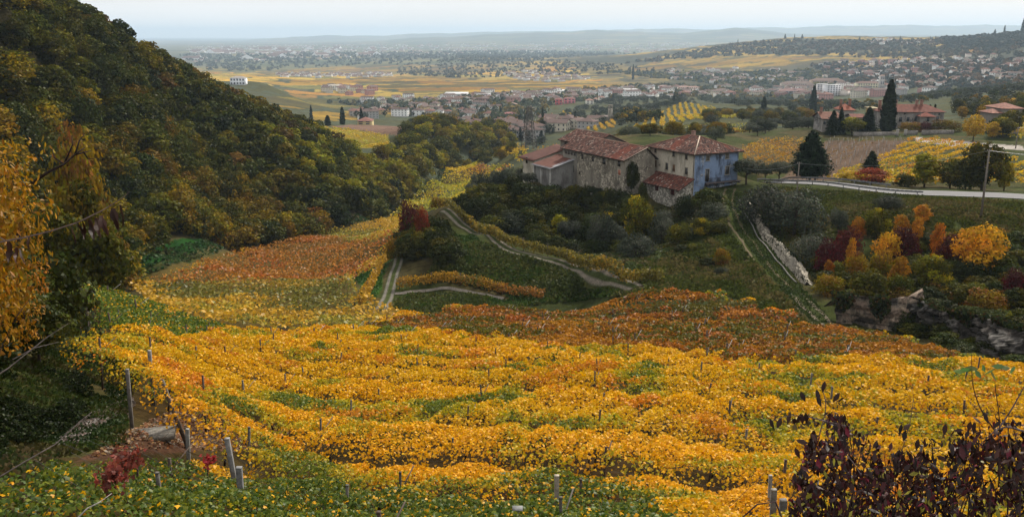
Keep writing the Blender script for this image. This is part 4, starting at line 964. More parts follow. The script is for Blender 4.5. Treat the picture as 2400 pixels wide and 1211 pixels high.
ROWS = [  # y0, spacing, first bearing u, last u, leaves per m2, leaf size, shape, label
 (12.2, 3.9, 90, 2500, 135, .135, 'lobed', 'dark green vine row nearest the camera along the bottom edge'),
 (16.0, 3.9, 90, 2500, 135, .135, 'lobed', 'green vine row with a red cluster, second from the bottom edge'),
 (20.2, 4.2, 90, 2500, 125, .14, 'lobed', 'vine row turning from green to gold, second in front of the dark gap'),
 (24.6, 4.2, 450, 2500, 115, .14, 'lobed', 'orange-gold vine row directly in front of the dark gap and pale concrete kerb'),
 (31.0, 5.2, 268, 2600, 100, .155, 'lobed', 'brightest gold vine row standing directly behind the dark gap'),
 (36.0, 4.7, 300, 2600, 80, .17, 'lobed', 'gold vine row behind the brightest one, starting beside the leaning post'),
 (40.8, 4.6, 300, 2600, 66, .19, 'clump', 'gold vine row in the middle of the yellow field, third behind the dark gap'),
 (45.6, 4.7, 310, 2700, 56, .20, 'clump', 'yellow vine row with green patches, fourth behind the dark gap'),
 (50.6, 4.9, 310, 2700, 48, .22, 'clump', 'yellow vine row, fifth behind the dark gap'),
 (56.0, 5.2, 300, 2700, 42, .24, 'clump', 'yellow vine row, last but one before the red vines'),
 (61.8, 5.6, 130, 2700, 36, .26, 'clump', 'yellow vine row bordering the red vines, green at its left end'),
 (68.0, 5.6, 130, 2700, 32, .28, 'clump', 'first row of the red vines, continuing as the green vines at the left'),
 (74.0, 5.6, 130, 2700, 27, .31, 'clump', 'second row of the red vines, reaching the upper green vines at the left'),
 (80.0, 5.6, 130, 2700, 24, .33, 'clump', 'red vine row in front of the middle of the red field'),
 (86.0, 5.6, 500, 2700, 22, .35, 'clump', 'red vine row through the middle of the red field'),
 (92.0, 5.6, 500, 2700, 20, .37, 'clump', 'red vine row behind the middle of the red field'),
 (98.0, 5.6, 500, 2700, 18, .39, 'clump', 'red vine row, third from the grassy bank'),
 (104.0, 5.6, 500, 2700, 16, .41, 'clump', 'red vine row, second from the grassy bank'),
 (110.0, 5.6, 500, 2700, 15, .43, 'clump', 'farthest red vine row, touching the terrace hedge'),
]
POSTC = (.16, .14, .12)
for ri, (y0, sp, u0, u1, dens, ls, shp, lab) in enumerate(ROWS):
    xs = np.linspace(-60, 62, 1200); ysr = row_xy(y0, xs)
    uu = 1200 + F * xs / np.maximum(ysr, 1) * .93; ok = (uu > u0) & (uu < u1) & (ysr > 9) & inpoly(xs, ysr, BANKP)
    if y0 < 21: ok = (uu > u0) & (uu < u1) & (ysr > 13.3) & inpoly(xs, ysr, BOTP)
    if not ok.any(): continue
    x0, x1 = xs[ok].min(), xs[ok].max(); okx = ok
    m_ = row_m(y0); L_ = math.hypot(1, m_); W_ = sp * (.92 if y0 > 21 else 1.08)
    n = int((x1 - x0) * L_ * W_ * dens * 1.85)
    bx = rng.uniform(x0, x1, n); cw = rng.uniform(-1, 1, n)
    keep = np.interp(bx, xs, okx.astype(float)) > .5; bx, cw = bx[keep], cw[keep]; n = len(bx)
    by = row_xy(y0, bx)
    # individual vines every 1.6 m give lumps along the row
    s = bx * L_
    lump = .5 + .5 * np.cos((s + 6 * vnoise(s / 7, s * 0, ri)) * 2 * math.pi / 1.9)
    nz_ = fbm(s / 1.3, cw * 1.5 + ri * 9, 7 + ri, 3)
    thin = vnoise(s / .9, cw * 2.2 + ri * 5, 70 + ri) * .6 + lump * .25 + rng.uniform(0, .5, n)
    width = W_ / 2 * (.88 + .3 * vnoise(s / 2.0, s * 0 + 3, ri + 20))
    ox = cw * width
    px = bx + ox * m_ / L_; py = by + ox / L_
    top = 1.72 + .38 * (1 - cw ** 2) + .55 * (nz_ - .5) + .22 * lump
    if y0 < 21: top = top * (.45 + .55 * ss(-10.5, -4.5, px))
    drop = np.where(np.abs(cw) > .78, rng.uniform(0, 1, n) ** 1.4 * 1.0, rng.uniform(0, 1, n) ** 2 * .35)
    pz = tz(px, py) + top - drop
    keep = thin > (.42 if y0 < 70 else .32)
    px, py, pz, cw_ = px[keep], py[keep], pz[keep], cw[keep]; n = len(px)
    c = vine_colours(px, py, n)
    side = np.sign(cw_) * np.clip(np.abs(cw_) - .5, 0, 1) * 1.4
    nb = np.stack([side * m_ / L_, side / L_, np.full(n, .75)], -1)
    row = empty('vine_row', (float((x0 + x1) / 2), float(row_xy(y0, (x0 + x1) / 2)), float(tz((x0 + x1) / 2, row_xy(y0, (x0 + x1) / 2)))))
    tag(row, lab, 'vine row', 'trellised vine rows of the near vineyard')
    base_l = np.array(row.location)
    V, Fs, C = leaf_geo(np.stack([px, py, pz], -1) - base_l, ls * .74 * rng.uniform(.65, 1.25, n), c, nb, .55, shp)
    fo = mesh_np('foliage', V, Fs, M_VINE, col=C, parent=row)
    # canes and woody trunks
    k = int((x1 - x0) / 1.9)
    if y0 < 60:
        for j in range(k):
            xx = x0 + (j + .5) * (x1 - x0) / k; yy = float(row_xy(y0, xx))
            if abs(xx / max(yy, 1)) > .62 or not np.interp(xx, xs, okx.astype(float)) > .5: continue
            zz = float(tz(xx, yy)); a = rng.normal(0, .12, 4); mb = MB()
            mb.tube([np.array((xx, yy, zz - .1)) - base_l, np.array((xx + a[0], yy + a[1], zz + .8)) - base_l, np.array((xx + a[2], yy + a[3], zz + 1.7)) - base_l], [.045, .035, .02], 5, (.045, .032, .025))
            if y0 < 45:
                for q in range(5 if y0 < 33 else 3):
                    e = rng.normal(0, 1, 3) * (1.0, .9, .25); p0 = np.array((xx + a[2], yy + a[3], zz + 1.65)) - base_l
                    mb.tube([p0, p0 + e * .5 + (0, 0, .15), p0 + e + (0, 0, rng.uniform(-.3, .55))], [.010, .007, .004], 3, (.10, .055, .03), cap=False)
            mb.build('vine_trunk', M_BARK, row)
    # posts (concrete stakes) and slanting cross arms
    step = 5.2 if y0 < 65 else 8.0
    for j in range(int((x1 - x0) / step)):
        xx = x0 + .25 + j * step + (ri % 2) * 2.1; yy = float(row_xy(y0, xx)) - sp * .25
        if xx > x1 or not np.interp(xx, xs, okx.astype(float)) > .5: continue
        if abs(xx / max(yy, 1)) > .66: continue
        zz = float(tz(xx, yy)); mp_ = MB(); w = .034 if y0 < 65 else .05; tall = (2.35 + rng.uniform(0, .35)) * (1 if y0 > 21 else float(.5 + .5 * ss(-10.5, -4.5, xx)))
        lean = rng.normal(0, .05, 2); up = np.array((lean[0], lean[1], 1.0)) * tall / 2
        b0 = np.array((xx, yy, zz - .1)) - base_l
        cc = tuple(np.array((.085, .078, .068)) * rng.uniform(.6, 1.3)) if rng.uniform() < .6 else (.07, .05, .04)
        mp_.box(b0 + up, (w, 0, 0), (0, w, 0), up, cc)
        mp_.box(b0 + up * 2 + (0, 0, .012), (w * 1.12, 0, 0), (0, w * 1.12, 0), (0, 0, .014), tuple(np.array(cc) * 1.2))
        mp_.build('post', M_WOOD, row)
        if (j + ri) % 2 == 0 or y0 > 65:
            ma = MB(); a0 = b0 + up * 1.5; e = np.array((.35 if y0 < 65 else .55, 1.0, .42)); e /= np.linalg.norm(e)
            ma.tube([a0 - e * .1, a0 + e * (1.0 if y0 < 65 else 1.5)], .020 if y0 < 65 else .024, 4, (.20, .19, .18) if y0 > 65 else cc); ma.build('cross_arm', M_WOOD, row)
    # wires
    if y0 < 50:
        mw = MB()
        for off, hh in ((-sp * .38, 1.5), (sp * .2, 1.72), (-sp * .12, 1.66)):
            pp = [np.array((xx, row_xy(y0, xx) + off, float(tz(xx, row_xy(y0, xx) + off)) + hh)) - base_l for xx in np.linspace(x0, x1, 24)]
            mw.tube(pp, .0035, 3, (.06, .06, .06), cap=False)
        mw.build('wire', M_METAL, row)

# ------------------------------------------------------------------ vineyards too fine to count, planted in close rows
def rows_field(name, poly, p0, p1, spacing, hgt, width, size, per_m, cols, label, kind='stuff', gapn=.12, patch=12., cat='vineyard', w=None, patches=None, **kw):
    w = w or wpoly(densify(poly, 30), **kw)
    a = hit(*p0, **kw); b = hit(*p1, **kw); d = np.array([b[0] - a[0], b[1] - a[1]]); d /= np.linalg.norm(d); q = np.array([d[1], -d[0]])
    xy = np.array([(p[0], p[1]) for p in w]); s = xy @ d; t = xy @ q
    P_ = []; k0, k1 = int(t.min() / spacing), int(t.max() / spacing) + 1
    length = s.max() - s.min(); n = int(length * per_m)
    for k in range(k0, k1):
        ss_ = rng.uniform(s.min(), s.max(), n); tt = k * spacing + rng.normal(0, width * .33, n) + (fbm(ss_ / 25, ss_ * 0 + k * .05, 12, 2) - .5) * spacing * .3
        P_.append(np.stack([ss_ * d[0] + tt * q[0], ss_ * d[1] + tt * q[1]], -1))
    xy = np.concatenate(P_); m = inpoly(xy[:, 0], xy[:, 1], w); xy = xy[m]
    m = vnoise(xy[:, 0] / 2.2, xy[:, 1] / 2.2, 88) > gapn; xy = xy[m]; n = len(xy)
    g = fbm(xy[:, 0] / patch, xy[:, 1] / patch, 33, 3) + rng.uniform(-.12, .12, n)
    cols = np.array(cols); ci = np.clip(((g - .25) / .5 * len(cols)).astype(int), 0, len(cols) - 1)
    c = cols[ci]
    if patches:
        for pp, cc in patches:
            ww = wpoly(densify(pp, 30), **kw); mm = inpoly(xy[:, 0] + (g - .5) * 12, xy[:, 1] + (g - .5) * 14, ww); k = mm.sum()
            cc = np.array(cc); c[mm] = cc[np.clip(((g[mm] - .25) / .5 * len(cc)).astype(int), 0, len(cc) - 1)]
    c = c * rng.uniform(.65, 1.3, (n, 1))
    z = tz(xy[:, 0], xy[:, 1]) + hgt * (.45 + .6 * rng.uniform(0, 1, n) ** .6) * (.85 + .35 * vnoise(xy[:, 0] / 1.7, xy[:, 1] / 1.7, 66))
    o = leaves(name, np.column_stack([xy, z]), size * rng.uniform(.7, 1.3, n), c, spread=.6, shape='quad' if size > .45 else 'clump', mt=M_VINE)
    return tag(o, label, cat, kind=kind)
VA = [(300,668),(420,632),(560,585),(740,548),(948,498),(955,520),(942,560),(900,590),(880,612),(830,640),(832,675),(880,700),(960,735),(920,755),(800,768),(560,772),(420,735)]
Y_ = [(.46,.28,.02),(.52,.31,.02),(.40,.30,.025),(.24,.22,.025)]
rows_field('vineyard', VA, (500,690), (800,697), 2.6, 2.0, 2.3, .50, 11, Y_,
   'wide vineyard on the valley floor, orange-brown behind, green in the middle and gold in front', patch=9, dmin=88, dmax=330, lift=1.8, patches=[
   ([(330,665),(420,625),(560,580),(740,548),(905,560),(890,590),(830,640),(800,655),(560,655)], [(.36,.12,.015),(.30,.13,.015),(.42,.19,.02),(.24,.12,.02)]),
   ([(300,668),(560,655),(800,655),(832,672),(850,690),(720,690),(640,705),(560,690),(460,700),(380,700)], [(.11,.115,.02),(.15,.14,.02),(.20,.17,.02),(.34,.22,.02)]),
   ([(640,690),(800,690),(800,720),(650,735),(600,715)], [(.13,.13,.02),(.18,.16,.02),(.34,.24,.02)])])
rows_field('vineyard', [(905,512),(960,462),(1040,402),(1100,386),(1205,386),(1175,400),(1140,415),(1110,435),(1084,455),(1064,474),(1045,484),(1000,494),(955,520)], (1000,440), (1100,436), 3.0, 2.0, 2.5, .8, 5, [(.56,.33,.01),(.58,.37,.01),(.40,.33,.015),(.28,.26,.015)],
   'narrow tongue of golden vines winding down the valley to the left of the farm', patch=16, dmin=225, dmax=700, lift=1.8, patches=[([(1090,398),(1180,390),(1190,398),(1100,408)], [(.36,.12,.03),(.40,.20,.03)])])
YR = [(.50,.30,.02),(.56,.34,.02),(.40,.32,.02)]
rows_field('vineyard', [(1478,308),(1500,290),(1530,275),(1600,243),(1640,250),(1672,262),(1630,282),(1560,300),(1500,310)], (1585,262), (1600,284), 5.5, 1.8, 1.6, .85, 7, YR, 'steep vineyard with parallel golden rows on the small hill right of the church tower', dmin=420, gapn=.02)
rows_field('vineyard', [(1635,250),(1680,255),(1690,262),(1650,268)], (1650,255), (1665,264), 5.5, 1.8, 2.2, 1.2, 2.2, [(.34,.28,.02)], 'small green-gold vineyard on the back of the hill with parallel rows', dmin=600, gapn=.02)
rows_field('vineyard', [(1290,285),(1320,262),(1345,270),(1365,285),(1320,290)], (1310,270), (1345,284), 5.5, 1.8, 1.6, .85, 7, YR, 'little vineyard with slanting rows left of the church tower', dmin=560, gapn=.02)
rows_field('vineyard', [(1365,305),(1410,286),(1445,285),(1440,302),(1400,310)], (1400,290), (1408,304), 5.0, 1.8, 1.6, .8, 7, YR, 'bright yellow vineyard just below the church tower', dmin=480, gapn=.02)
rows_field('vineyard', [(1440,315),(1470,300),(1500,310),(1600,300),(1700,296),(1790,300),(1760,312),(1600,318),(1500,322)], (1450,315), (1700,304), 4.0, 1.8, 2.2, .9, 2.8, [(.40,.30,.02),(.30,.26,.02),(.20,.18,.03)], 'scattered strips of yellow vines above the roof of the blue house', dmin=300, gapn=.4, patch=25)
rows_field('vineyard', [(1620,280),(1650,268),(1780,268),(1800,276),(1700,280),(1640,284)], (1640,276), (1780,272), 4.0, 1.8, 2.4, 1.0, 2.6, [(.40,.32,.02),(.34,.30,.02)], 'long level vineyard strip between the olives behind the blue house', dmin=420, gapn=.1)
rows_field('vineyard', [(1160,335),(1235,340),(1240,388),(1205,380),(1175,362)], (1180,342), (1228,352), 3.6, 1.8, 2.0, .9, 3, YR, 'yellow vineyard around the foot of the pylon', dmin=225, dmax=700, gapn=.05)
rows_field('vineyard', [(1245,352),(1305,335),(1306,352),(1300,362),(1262,372)], (1260,356), (1300,344), 3.4, 1.8, 1.8, .8, 3, YR, 'yellow vineyard right of the pylon behind the rusty-roofed shed', dmin=225, dmax=620, gapn=.05)
rows_field('vineyard', [(748,302),(820,306),(912,322),(912,346),(868,350),(800,335)], (800,310), (868,344), 4.6, 1.8, 2.2, .9, 3.2, [(.52,.32,.02),(.46,.32,.02),(.36,.34,.02)], 'vineyard with slanting golden rows on the knoll beyond the wooded hillside', dmin=400, gapn=.05)
rows_field('vineyard', [(2130,333),(2200,334),(2300,350),(2400,388),(2430,440),(2110,440),(1965,425),(1930,425),(2030,392),(2090,362)], (2280,350), (2060,405), 5.4, 1.6, 1.7, .42, 17, [(.62,.36,.01),(.66,.40,.01),(.54,.38,.012),(.42,.34,.012),(.58,.26,.012)], 'bright golden vineyard with slanting rows behind the road and the row of trees', dmin=150, gapn=.1, patch=14)
rows_field('vineyard', [(1738,350),(1790,330),(1895,330),(1860,372),(1840,400),(1790,408),(1742,400)], (1745,385), (1880,342), 2.4, 1.2, 1.3, .42, 5, [(.40,.20,.02),(.34,.15,.03),(.48,.27,.02)], 'bronze coloured vineyard right of the blue house', dmin=185, gapn=.25, patch=10)
rows_field('vineyard', [(1885,415),(1960,385),(2090,330),(1930,328),(1900,345),(1850,400),(1850,418)], (1900,400), (2060,345), 3.6, .9, .5, .30, 3.2, [(.20,.10,.03),(.25,.14,.03),(.13,.10,.03)], 'almost leafless reddish vineyard below the villa', dmin=180, gapn=.3, patch=10)
rows_field('vineyard', [(2330,325),(2400,280),(2480,270),(2480,330),(2400,332)], (2400,290), (2390,325), 3.0, 1.6, 2.2, .7, 4, YR, 'golden vineyard on the slope at the far right edge beyond the dirt road', dmin=250, gapn=.08)
# white stakes of the leafless vineyard
mb = MB()
for x, y in scatter([(1905,345),(1950,332),(2120,332),(2060,372),(1960,405),(1890,412)], 260, dmin=180, minsep=3):
    z = float(tz(x, y)); mb.box((x, y, z + .9), (.04, 0, 0), (0, .04, 0), (0, 0, .95), (.35, .33, .32))
tag(mb.build('vineyard_stakes', M_WOOD), 'pale thin stakes standing all over the leafless reddish vineyard', 'stakes', kind='stuff')

# ------------------------------------------------------------------ hedge-like vine rows on the terraces
def hedge_row(name, pts, hgt, wid, size, per_m, cols, label, off=0., posts=True, lift=0):
    ln = smooth_line(pts, 90)[:, :2]
    tg = np.gradient(ln, axis=0); tg /= np.linalg.norm(tg, axis=1)[:, None]; nr = np.stack([tg[:, 1], -tg[:, 0]], -1)
    ln = ln + nr * off
    sl_ = np.concatenate([[0], np.cumsum(np.linalg.norm(np.diff(ln, axis=0), axis=1))]); n = int(sl_[-1] * per_m)
    s = rng.uniform(0, sl_[-1], n); w = rng.uniform(-1, 1, n)
    x = np.interp(s, sl_, ln[:, 0]) + np.interp(s, sl_, nr[:, 0]) * w * wid / 2; y = np.interp(s, sl_, ln[:, 1]) + np.interp(s, sl_, nr[:, 1]) * w * wid / 2
    nzz = fbm(s / 1.4, s * 0, 5, 3)
    z = tz(x, y) + .35 + (hgt - .35) * rng.uniform(0, 1, n) ** .75 * (.75 + .5 * nzz)
    cols = np.array(cols); g = fbm(s / 6, s * 0 + 2, 8, 3) + rng.uniform(-.15, .15, n)
    c = cols[np.clip(((g - .25) / .5 * len(cols)).astype(int), 0, len(cols) - 1)] * rng.uniform(.6, 1.3, (n, 1))
    root = empty(name, tuple(hit3(ln[len(ln) // 2]))); b = np.array(root.location); tag(root, label, 'vine row')
    V, Fs, C = leaf_geo(np.stack([x, y, z], -1) - b, size * rng.uniform(.7, 1.3, n), c, (0, -.3, .6), .8, 'clump')
    mesh_np('foliage', V, Fs, M_VINE, col=C, parent=root)
    if posts:
        for t in np.arange(.5, sl_[-1], 5.0):
            px, py = np.interp(t, sl_, ln[:, 0]), np.interp(t, sl_, ln[:, 1]); pz = float(tz(px, py)); m = MB()
            m.box(np.array((px, py, pz + hgt * .55)) - b, (.05, 0, 0), (0, .05, 0), (0, 0, hgt * .58), (.10, .08, .07)); m.build('post', M_WOOD, root)
def hit3(p): return (float(p[0]), float(p[1]), float(tz(p[0], p[1])))
UPP = [hit(u, v, dmin=100, dmax=215) for u, v in [(1041,492),(1075,520),(1120,549),(1180,578),(1250,601),(1330,622),(1400,645),(1450,662),(1490,674)]]
strip('terrace_path', smooth_line(UPP, 100), 2.4, .10, M_GRAVEL, (.30,.26,.22), across=9, colfn=lambda a: (.035,.045,.012) if abs(a) < .13 or abs(a) > .40 else (.145,.125,.10))
hedge_row('vine_row', [p + np.array((0, 2.6, 0)) for p in UPP] + [hit(1550, 664, dmin=100, dmax=170)], 2.0, 1.3, .34, 80, [(.15,.13,.015),(.22,.17,.015),(.30,.19,.015),(.12,.12,.02)], 'long olive-yellow vine row along the upper terrace path', off=.3)
LOW = [hit(u, v, dmin=95, dmax=170) for u, v in [(925,690),(965,684),(1020,680),(1080,683),(1130,690),(1180,702)]]
strip('terrace_path', smooth_line(LOW, 60), 1.0, .10, M_GRAVEL, (.30,.26,.22), across=5, colfn=lambda a: (.17,.15,.125))
hedge_row('vine_row', [p + np.array((0, 1.8, 0)) for p in LOW], 1.8, 1.2, .30, 80, [(.36,.20,.015),(.30,.15,.015),(.18,.15,.02)], 'orange vine row along the lower terrace path')
hedge_row('vine_row', [hit(1160,688, dmin=110), hit(1220,697, dmin=110), hit(1275,704, dmin=105)], 1.6, 1.0, .30, 50, [(.30,.14,.02),(.20,.12,.02)], 'short thin vine row with visible stakes right of the lower terrace path')
TRK = [hit(u, v, dmin=95, dmax=230) for u, v in [(893,728),(907,703),(915,675),(924,640),(935,605),(944,578),(950,560)]]
strip('gravel_track', smooth_line(TRK, 60), 1.8, .10, M_GRAVEL, (.36,.34,.30), across=9, colfn=lambda a: (.04,.05,.014) if abs(a) < .13 or abs(a) > .42 else (.13,.118,.10))
hedge_row('vine_row', [p + np.array((-3.0, .6, 0)) for p in TRK], 1.7, 1.1, .30, 60, [(.42,.24,.015),(.34,.18,.015)], 'orange vine row climbing along the left of the gravel track')
# ------------------------------------------------------------------ old farm buildings
A28 = math.radians(28)
TILEC = [(.135,.060,.046),(.160,.068,.048),(.095,.046,.038),(.060,.038,.033),(.24,.145,.115),(.040,.029,.027),(.165,.075,.055),(.12,.065,.052)]
REDT = [(.17,.052,.036),(.20,.066,.042),(.14,.046,.033)]
def tiles(mb, O, e, s, poly, tw=.24, tl=.42, cols=TILEC, redp=None, nsd=0):
    """rows of single curved clay tiles over a roof plane; poly in (along eave, up slope) metres"""
    O = np.array(O, float); e = np.array(e, float); s = np.array(s, float); nn = np.cross(e, s); nn /= np.linalg.norm(nn)
    if nn[2] < 0: nn = -nn
    xs = [p[0] for p in poly]; ys = [p[1] for p in poly]
    for a in np.arange(min(xs) + tw / 2, max(xs), tw):
        drift = rng.normal(0, .02)
        for b in np.arange(min(ys) + tl / 2, max(ys) + tl * .4, tl):
            if not inpoly(np.array([a]), np.array([min(b, max(ys) - .05)]), poly)[0]: continue
            patch = float(fbm(np.array(a / 1.6), np.array(b / 1.1), 5 + nsd, 3)); c = np.array(cols[int(rng.integers(len(cols)))])
            if redp and redp(a, b): c = np.array(REDT[int(rng.integers(3))])
            c = c * (.45 + .85 * patch) * rng.uniform(.75, 1.25)
            if rng.uniform() < .03: c = np.array((.36, .30, .25)) * rng.uniform(.7, 1.1)
            sag = -.10 * math.sin(math.pi * (a - min(xs)) / max(.1, max(xs) - min(xs))) * math.sin(math.pi * (b - min(ys)) / max(.1, max(ys) - min(ys)))
            p = O + e * (a + drift + rng.normal(0, .012)) + s * b + nn * (.05 + rng.uniform(0, .03) + sag * .5)
            w = e * tw * .5; l0 = -s * tl * .58 - nn * .012; l1 = s * tl * .5 + nn * .0; hgt = nn * .075
            A_, B_, C_, D_ = p - w + l0, p - w * .45 + l0 + hgt, p + w * .45 + l0 + hgt, p + w + l0
            A2, B2, C2, D2_ = p - w * .85 + l1, p - w * .4 + l1 + hgt * .8, p + w * .4 + l1 + hgt * .8, p + w * .85 + l1
            cc = tuple(c)
            mb.quad(A_, B_, B2, A2, cc); mb.quad(B_, C_, C2, B2, cc); mb.quad(C_, D_, D2_, C2, cc)
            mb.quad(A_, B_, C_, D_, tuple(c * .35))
def slab(mb, P4, th, col):
    P4 = [np.array(p, float) for p in P4]; dn = np.array((0, 0, -th))
    lo = [p + dn for p in P4]; n_ = len(P4)
    (mb.quad if n_ == 4 else mb.tri)(*P4, col); (mb.quad if n_ == 4 else mb.tri)(*lo[::-1], col)
    for i in range(n_): mb.quad(P4[i], lo[i], lo[(i + 1) % n_], P4[(i + 1) % n_], col)
class Bld:
    """local frame: x along the right-hand face, y along the left-hand (front) face, z = world height"""
    def __init__(s, name, x, y, label, cat, ang=A28):
        s.zg = float(tz(x, y)); s.ang = ang
        s.root = empty(name, (x, y, s.zg), ang); tag(s.root, label, cat); s.o = np.array((x, y, 0.))
        s.ax = np.array((math.cos(ang), math.sin(ang), 0)); s.ay = np.array((-math.sin(ang), math.cos(ang), 0))
    def face(s, fc, off, u, v):
        """where the bearing (u, v) meets a face: (along, world height)"""
        r = P(u, v, 1.0); n_ = s.ax if fc == 'x' else s.ay; t = (s.o @ n_ + off) / (r @ n_); p = r * t - s.o
        return float(p @ (s.ay if fc == 'x' else s.ax)), float(p[2])
    def z(s, zw): return zw - s.zg
    def window(s, fc, off, a, zc, w, h, frame=(.26,.23,.18), pane=(.02,.02,.022), shutter=None, sill=True, name='window'):
        zc = s.z(zc); sg = -1
        def bx(mb, a0, a1, z0, z1, d0, d1, col):
            if fc == 'x': mb.abox(off + sg * d1, a0, z0, off + sg * d0, a1, z1, col)
            else: mb.abox(a0, off + sg * d1, z0, a1, off + sg * d0, z1, col)
        f = MB(); t = .10
        bx(f, a - w/2 - t, a - w/2, zc - h/2, zc + h/2, -.05, .045, frame); bx(f, a + w/2, a + w/2 + t, zc - h/2, zc + h/2, -.05, .045, frame)
        bx(f, a - w/2 - t, a + w/2 + t, zc + h/2, zc + h/2 + t * 1.3, -.05, .05, frame); 
        if sill: bx(f, a - w/2 - .18, a + w/2 + .18, zc - h/2 - .13, zc - h/2, -.05, .14, frame)
        wo = f.build(name, M_FLAT, s.root)
        p = MB(); bx(p, a - w/2, a + w/2, zc - h/2, zc + h/2, -.04, .012, shutter or pane); p.build('shutter' if shutter else 'pane', M_FLAT if shutter else M_GLASS, wo)
        if not shutter:
            g_ = MB(); bx(g_, a - .02, a + .02, zc - h/2, zc + h/2, .012, .03, (.10,.07,.05)); bx(g_, a - w/2, a - .021, zc - .02, zc + .02, .012, .028, (.10,.07,.05)); bx(g_, a + .021, a + w/2, zc - .02, zc + .02, .012, .028, (.10,.07,.05)); g_.build('glazing_bar', M_WOOD, wo)
        return wo
M_WHITEWALL = wall_mat('old_cream_plaster', (.52,.48,.40), (.33,.30,.25), .66, 2.4, (.14,.13,.11), .5, .3)
M_BLUEWALL = wall_mat('old_blue_plaster', (.20,.275,.42), (.40,.43,.48), .57, 2.4, (.050,.058,.080), 1.0, .33)
M_RUBBLE = wall_mat('rubble_stone', (.27,.245,.20), (.40,.36,.29), .46, 2.3, (.07,.06,.05), .5, .22)
M_RUBBLE2 = wall_mat('pale_rubble_stone', (.36,.33,.28), (.46,.43,.37), .30, 2.6, (.08,.07,.06), .35, .3)
M_GREYWALL = wall_mat('grey_render', (.20,.185,.16), (.22,.20,.17), .72, 2.4, (.08,.075,.07), .6, .3)
M_CONC = wall_mat('grey_concrete', (.25,.245,.235), (.22,.21,.2), .8, 2.4, (.10,.09,.085), .8, .3)
DKW = (.045, .035, .028)
# --- the white and blue house
W = Bld('farmhouse', 34.4, 168.0, 'two storey house, cracked cream plaster on its left face and blue plaster on its right', 'house')
LX, LY = 10.7, 13.9; ZE = -21.7; ZB = -33.0; ZR = -19.3
m = MB(); z0, z1 = W.z(ZB), W.z(ZE)
m.quad((0, LY, z0), (0, 0, z0), (0, 0, z1), (0, LY, z1)); m.quad((0, LY, z1), (LX, LY, z1), (LX, LY, z0), (0, LY, z0)); 
m.build('white_wall', M_WHITEWALL, W.root)
m = MB(); m.quad((0, 0, z0), (LX, 0, z0), (LX, 0, z1), (0, 0, z1)); m.quad((LX, 0, z0), (LX, LY, z0), (LX, LY, z1), (LX, 0, z1)); m.build('blue_wall', M_BLUEWALL, W.root)
ov = .75; zl = z1 - .08; zr = W.z(ZR)
a, b, c, d = np.array((-ov, -ov, zl)), np.array((LX + ov, -ov, zl)), np.array((LX + ov, LY + ov, zl)), np.array((-ov, LY + ov, zl))
r0, r1 = np.array((LX / 2, LX / 2, zr)), np.array((LX / 2, LY - LX / 2, zr))
m = MB(); m.tri(a, b, r0, DKW); m.quad(b, c, r1, r0, DKW); m.tri(c, d, r1, DKW); m.quad(d, a, r0, r1, DKW); m.quad(a + (0,0,-.14), d + (0,0,-.14), c + (0,0,-.14), b + (0,0,-.14), DKW)
for p, q in ((a, b), (b, c), (c, d), (d, a)): m.quad(p, q, q + (0,0,-.14), p + (0,0,-.14), DKW)
rf = m.build('roof', M_WOOD, W.root)
def hipface(mb, p, q, t0, t1, nsd, redp=None):
    e = q - p; le = np.linalg.norm(e); e /= le; mid = (t0 + t1) / 2 - p; s = mid - e * (mid @ e); ls_ = np.linalg.norm(s); s /= ls_
    poly = [(0, 0), (le, 0), ((t1 - p) @ e, (t1 - p) @ s), ((t0 - p) @ e, (t0 - p) @ s)]
    tiles(mb, p, e, s, poly, nsd=nsd, redp=redp)
m = MB(); hipface(m, d, a, r1, r0, 1, lambda x, y: abs(x - 7.2 + (y - 2) * .35) < 1.1 and y > .6); hipface(m, a, b, r0, r0 + (.01,0,0), 2, lambda x, y: 9.0 < x < 9.6); hipface(m, b, c, r0, r1, 3)
m.build('roof_tiles', M_TILE, rf)
m = MB()
for p, q in ((a, r0), (b, r0), (r0, r1), (d, r1)): m.tube([p + (0,0,.10), q + (0,0,.14)], .11, 6, (.42,.34,.27) if p is a else (.22,.12,.09))
m.build('ridge_tiles', M_TILE, rf)
for u, v in ((1536.5,352.6),(1578.9,361.5),(1608.8,368.2)): s_, zz = W.face('x', 0, u, v); W.window('x', 0, s_, zz, .62, .82)
for u, v in ((1536.5,383.8),(1563,390),(1579.3,393.8),(1608.8,401.6)): s_, zz = W.face('x', 0, u, v); W.window('x', 0, s_, zz, .74, 1.25, shutter=(.13,.07,.035) if u in (1536.5, 1579.3) else None)
for u, v, w_, h_ in ((1658.9,370.4,.8,.9),(1704.2,366,.8,.9),(1704.2,399.4,.9,1.5)): s_, zz = W.face('y', 0, u, v); W.window('y', 0, s_, zz, w_, h_, frame=(.30,.28,.24), shutter=(.13,.12,.10) if v < 380 else None)
s_, zz = W.face('y', 0, 1657.4, 410); W.window('y', 0, s_, zz - .1, .85, 2.3, frame=(.26,.24,.22), sill=False, name='door')
m = MB(); s0, zb_ = W.face('y', 0, 1652, 428); s1, _ = W.face('y', 0, 1728, 426); zb_ = W.z(zb_)
m.abox(s0, -1.15, zb_ - .14, s1, -.06, zb_, (.11,.09,.09))
for k in range(5): m.abox(s0 + k * (s1 - s0) / 4.2, -1.0, zb_ - .5, s0 + k * (s1 - s0) / 4.2 + .16, -.06, zb_ - .142, (.08,.06,.055))
bal = m.build('balcony', M_WOOD, W.root)
m = MB(); 
for k in np.linspace(s0 + .05, s1 - .05, 26): m.box((k, -1.1, zb_ + .46), (.016, 0, 0), (0, .016, 0), (0, 0, .455), (.04,.035,.04))
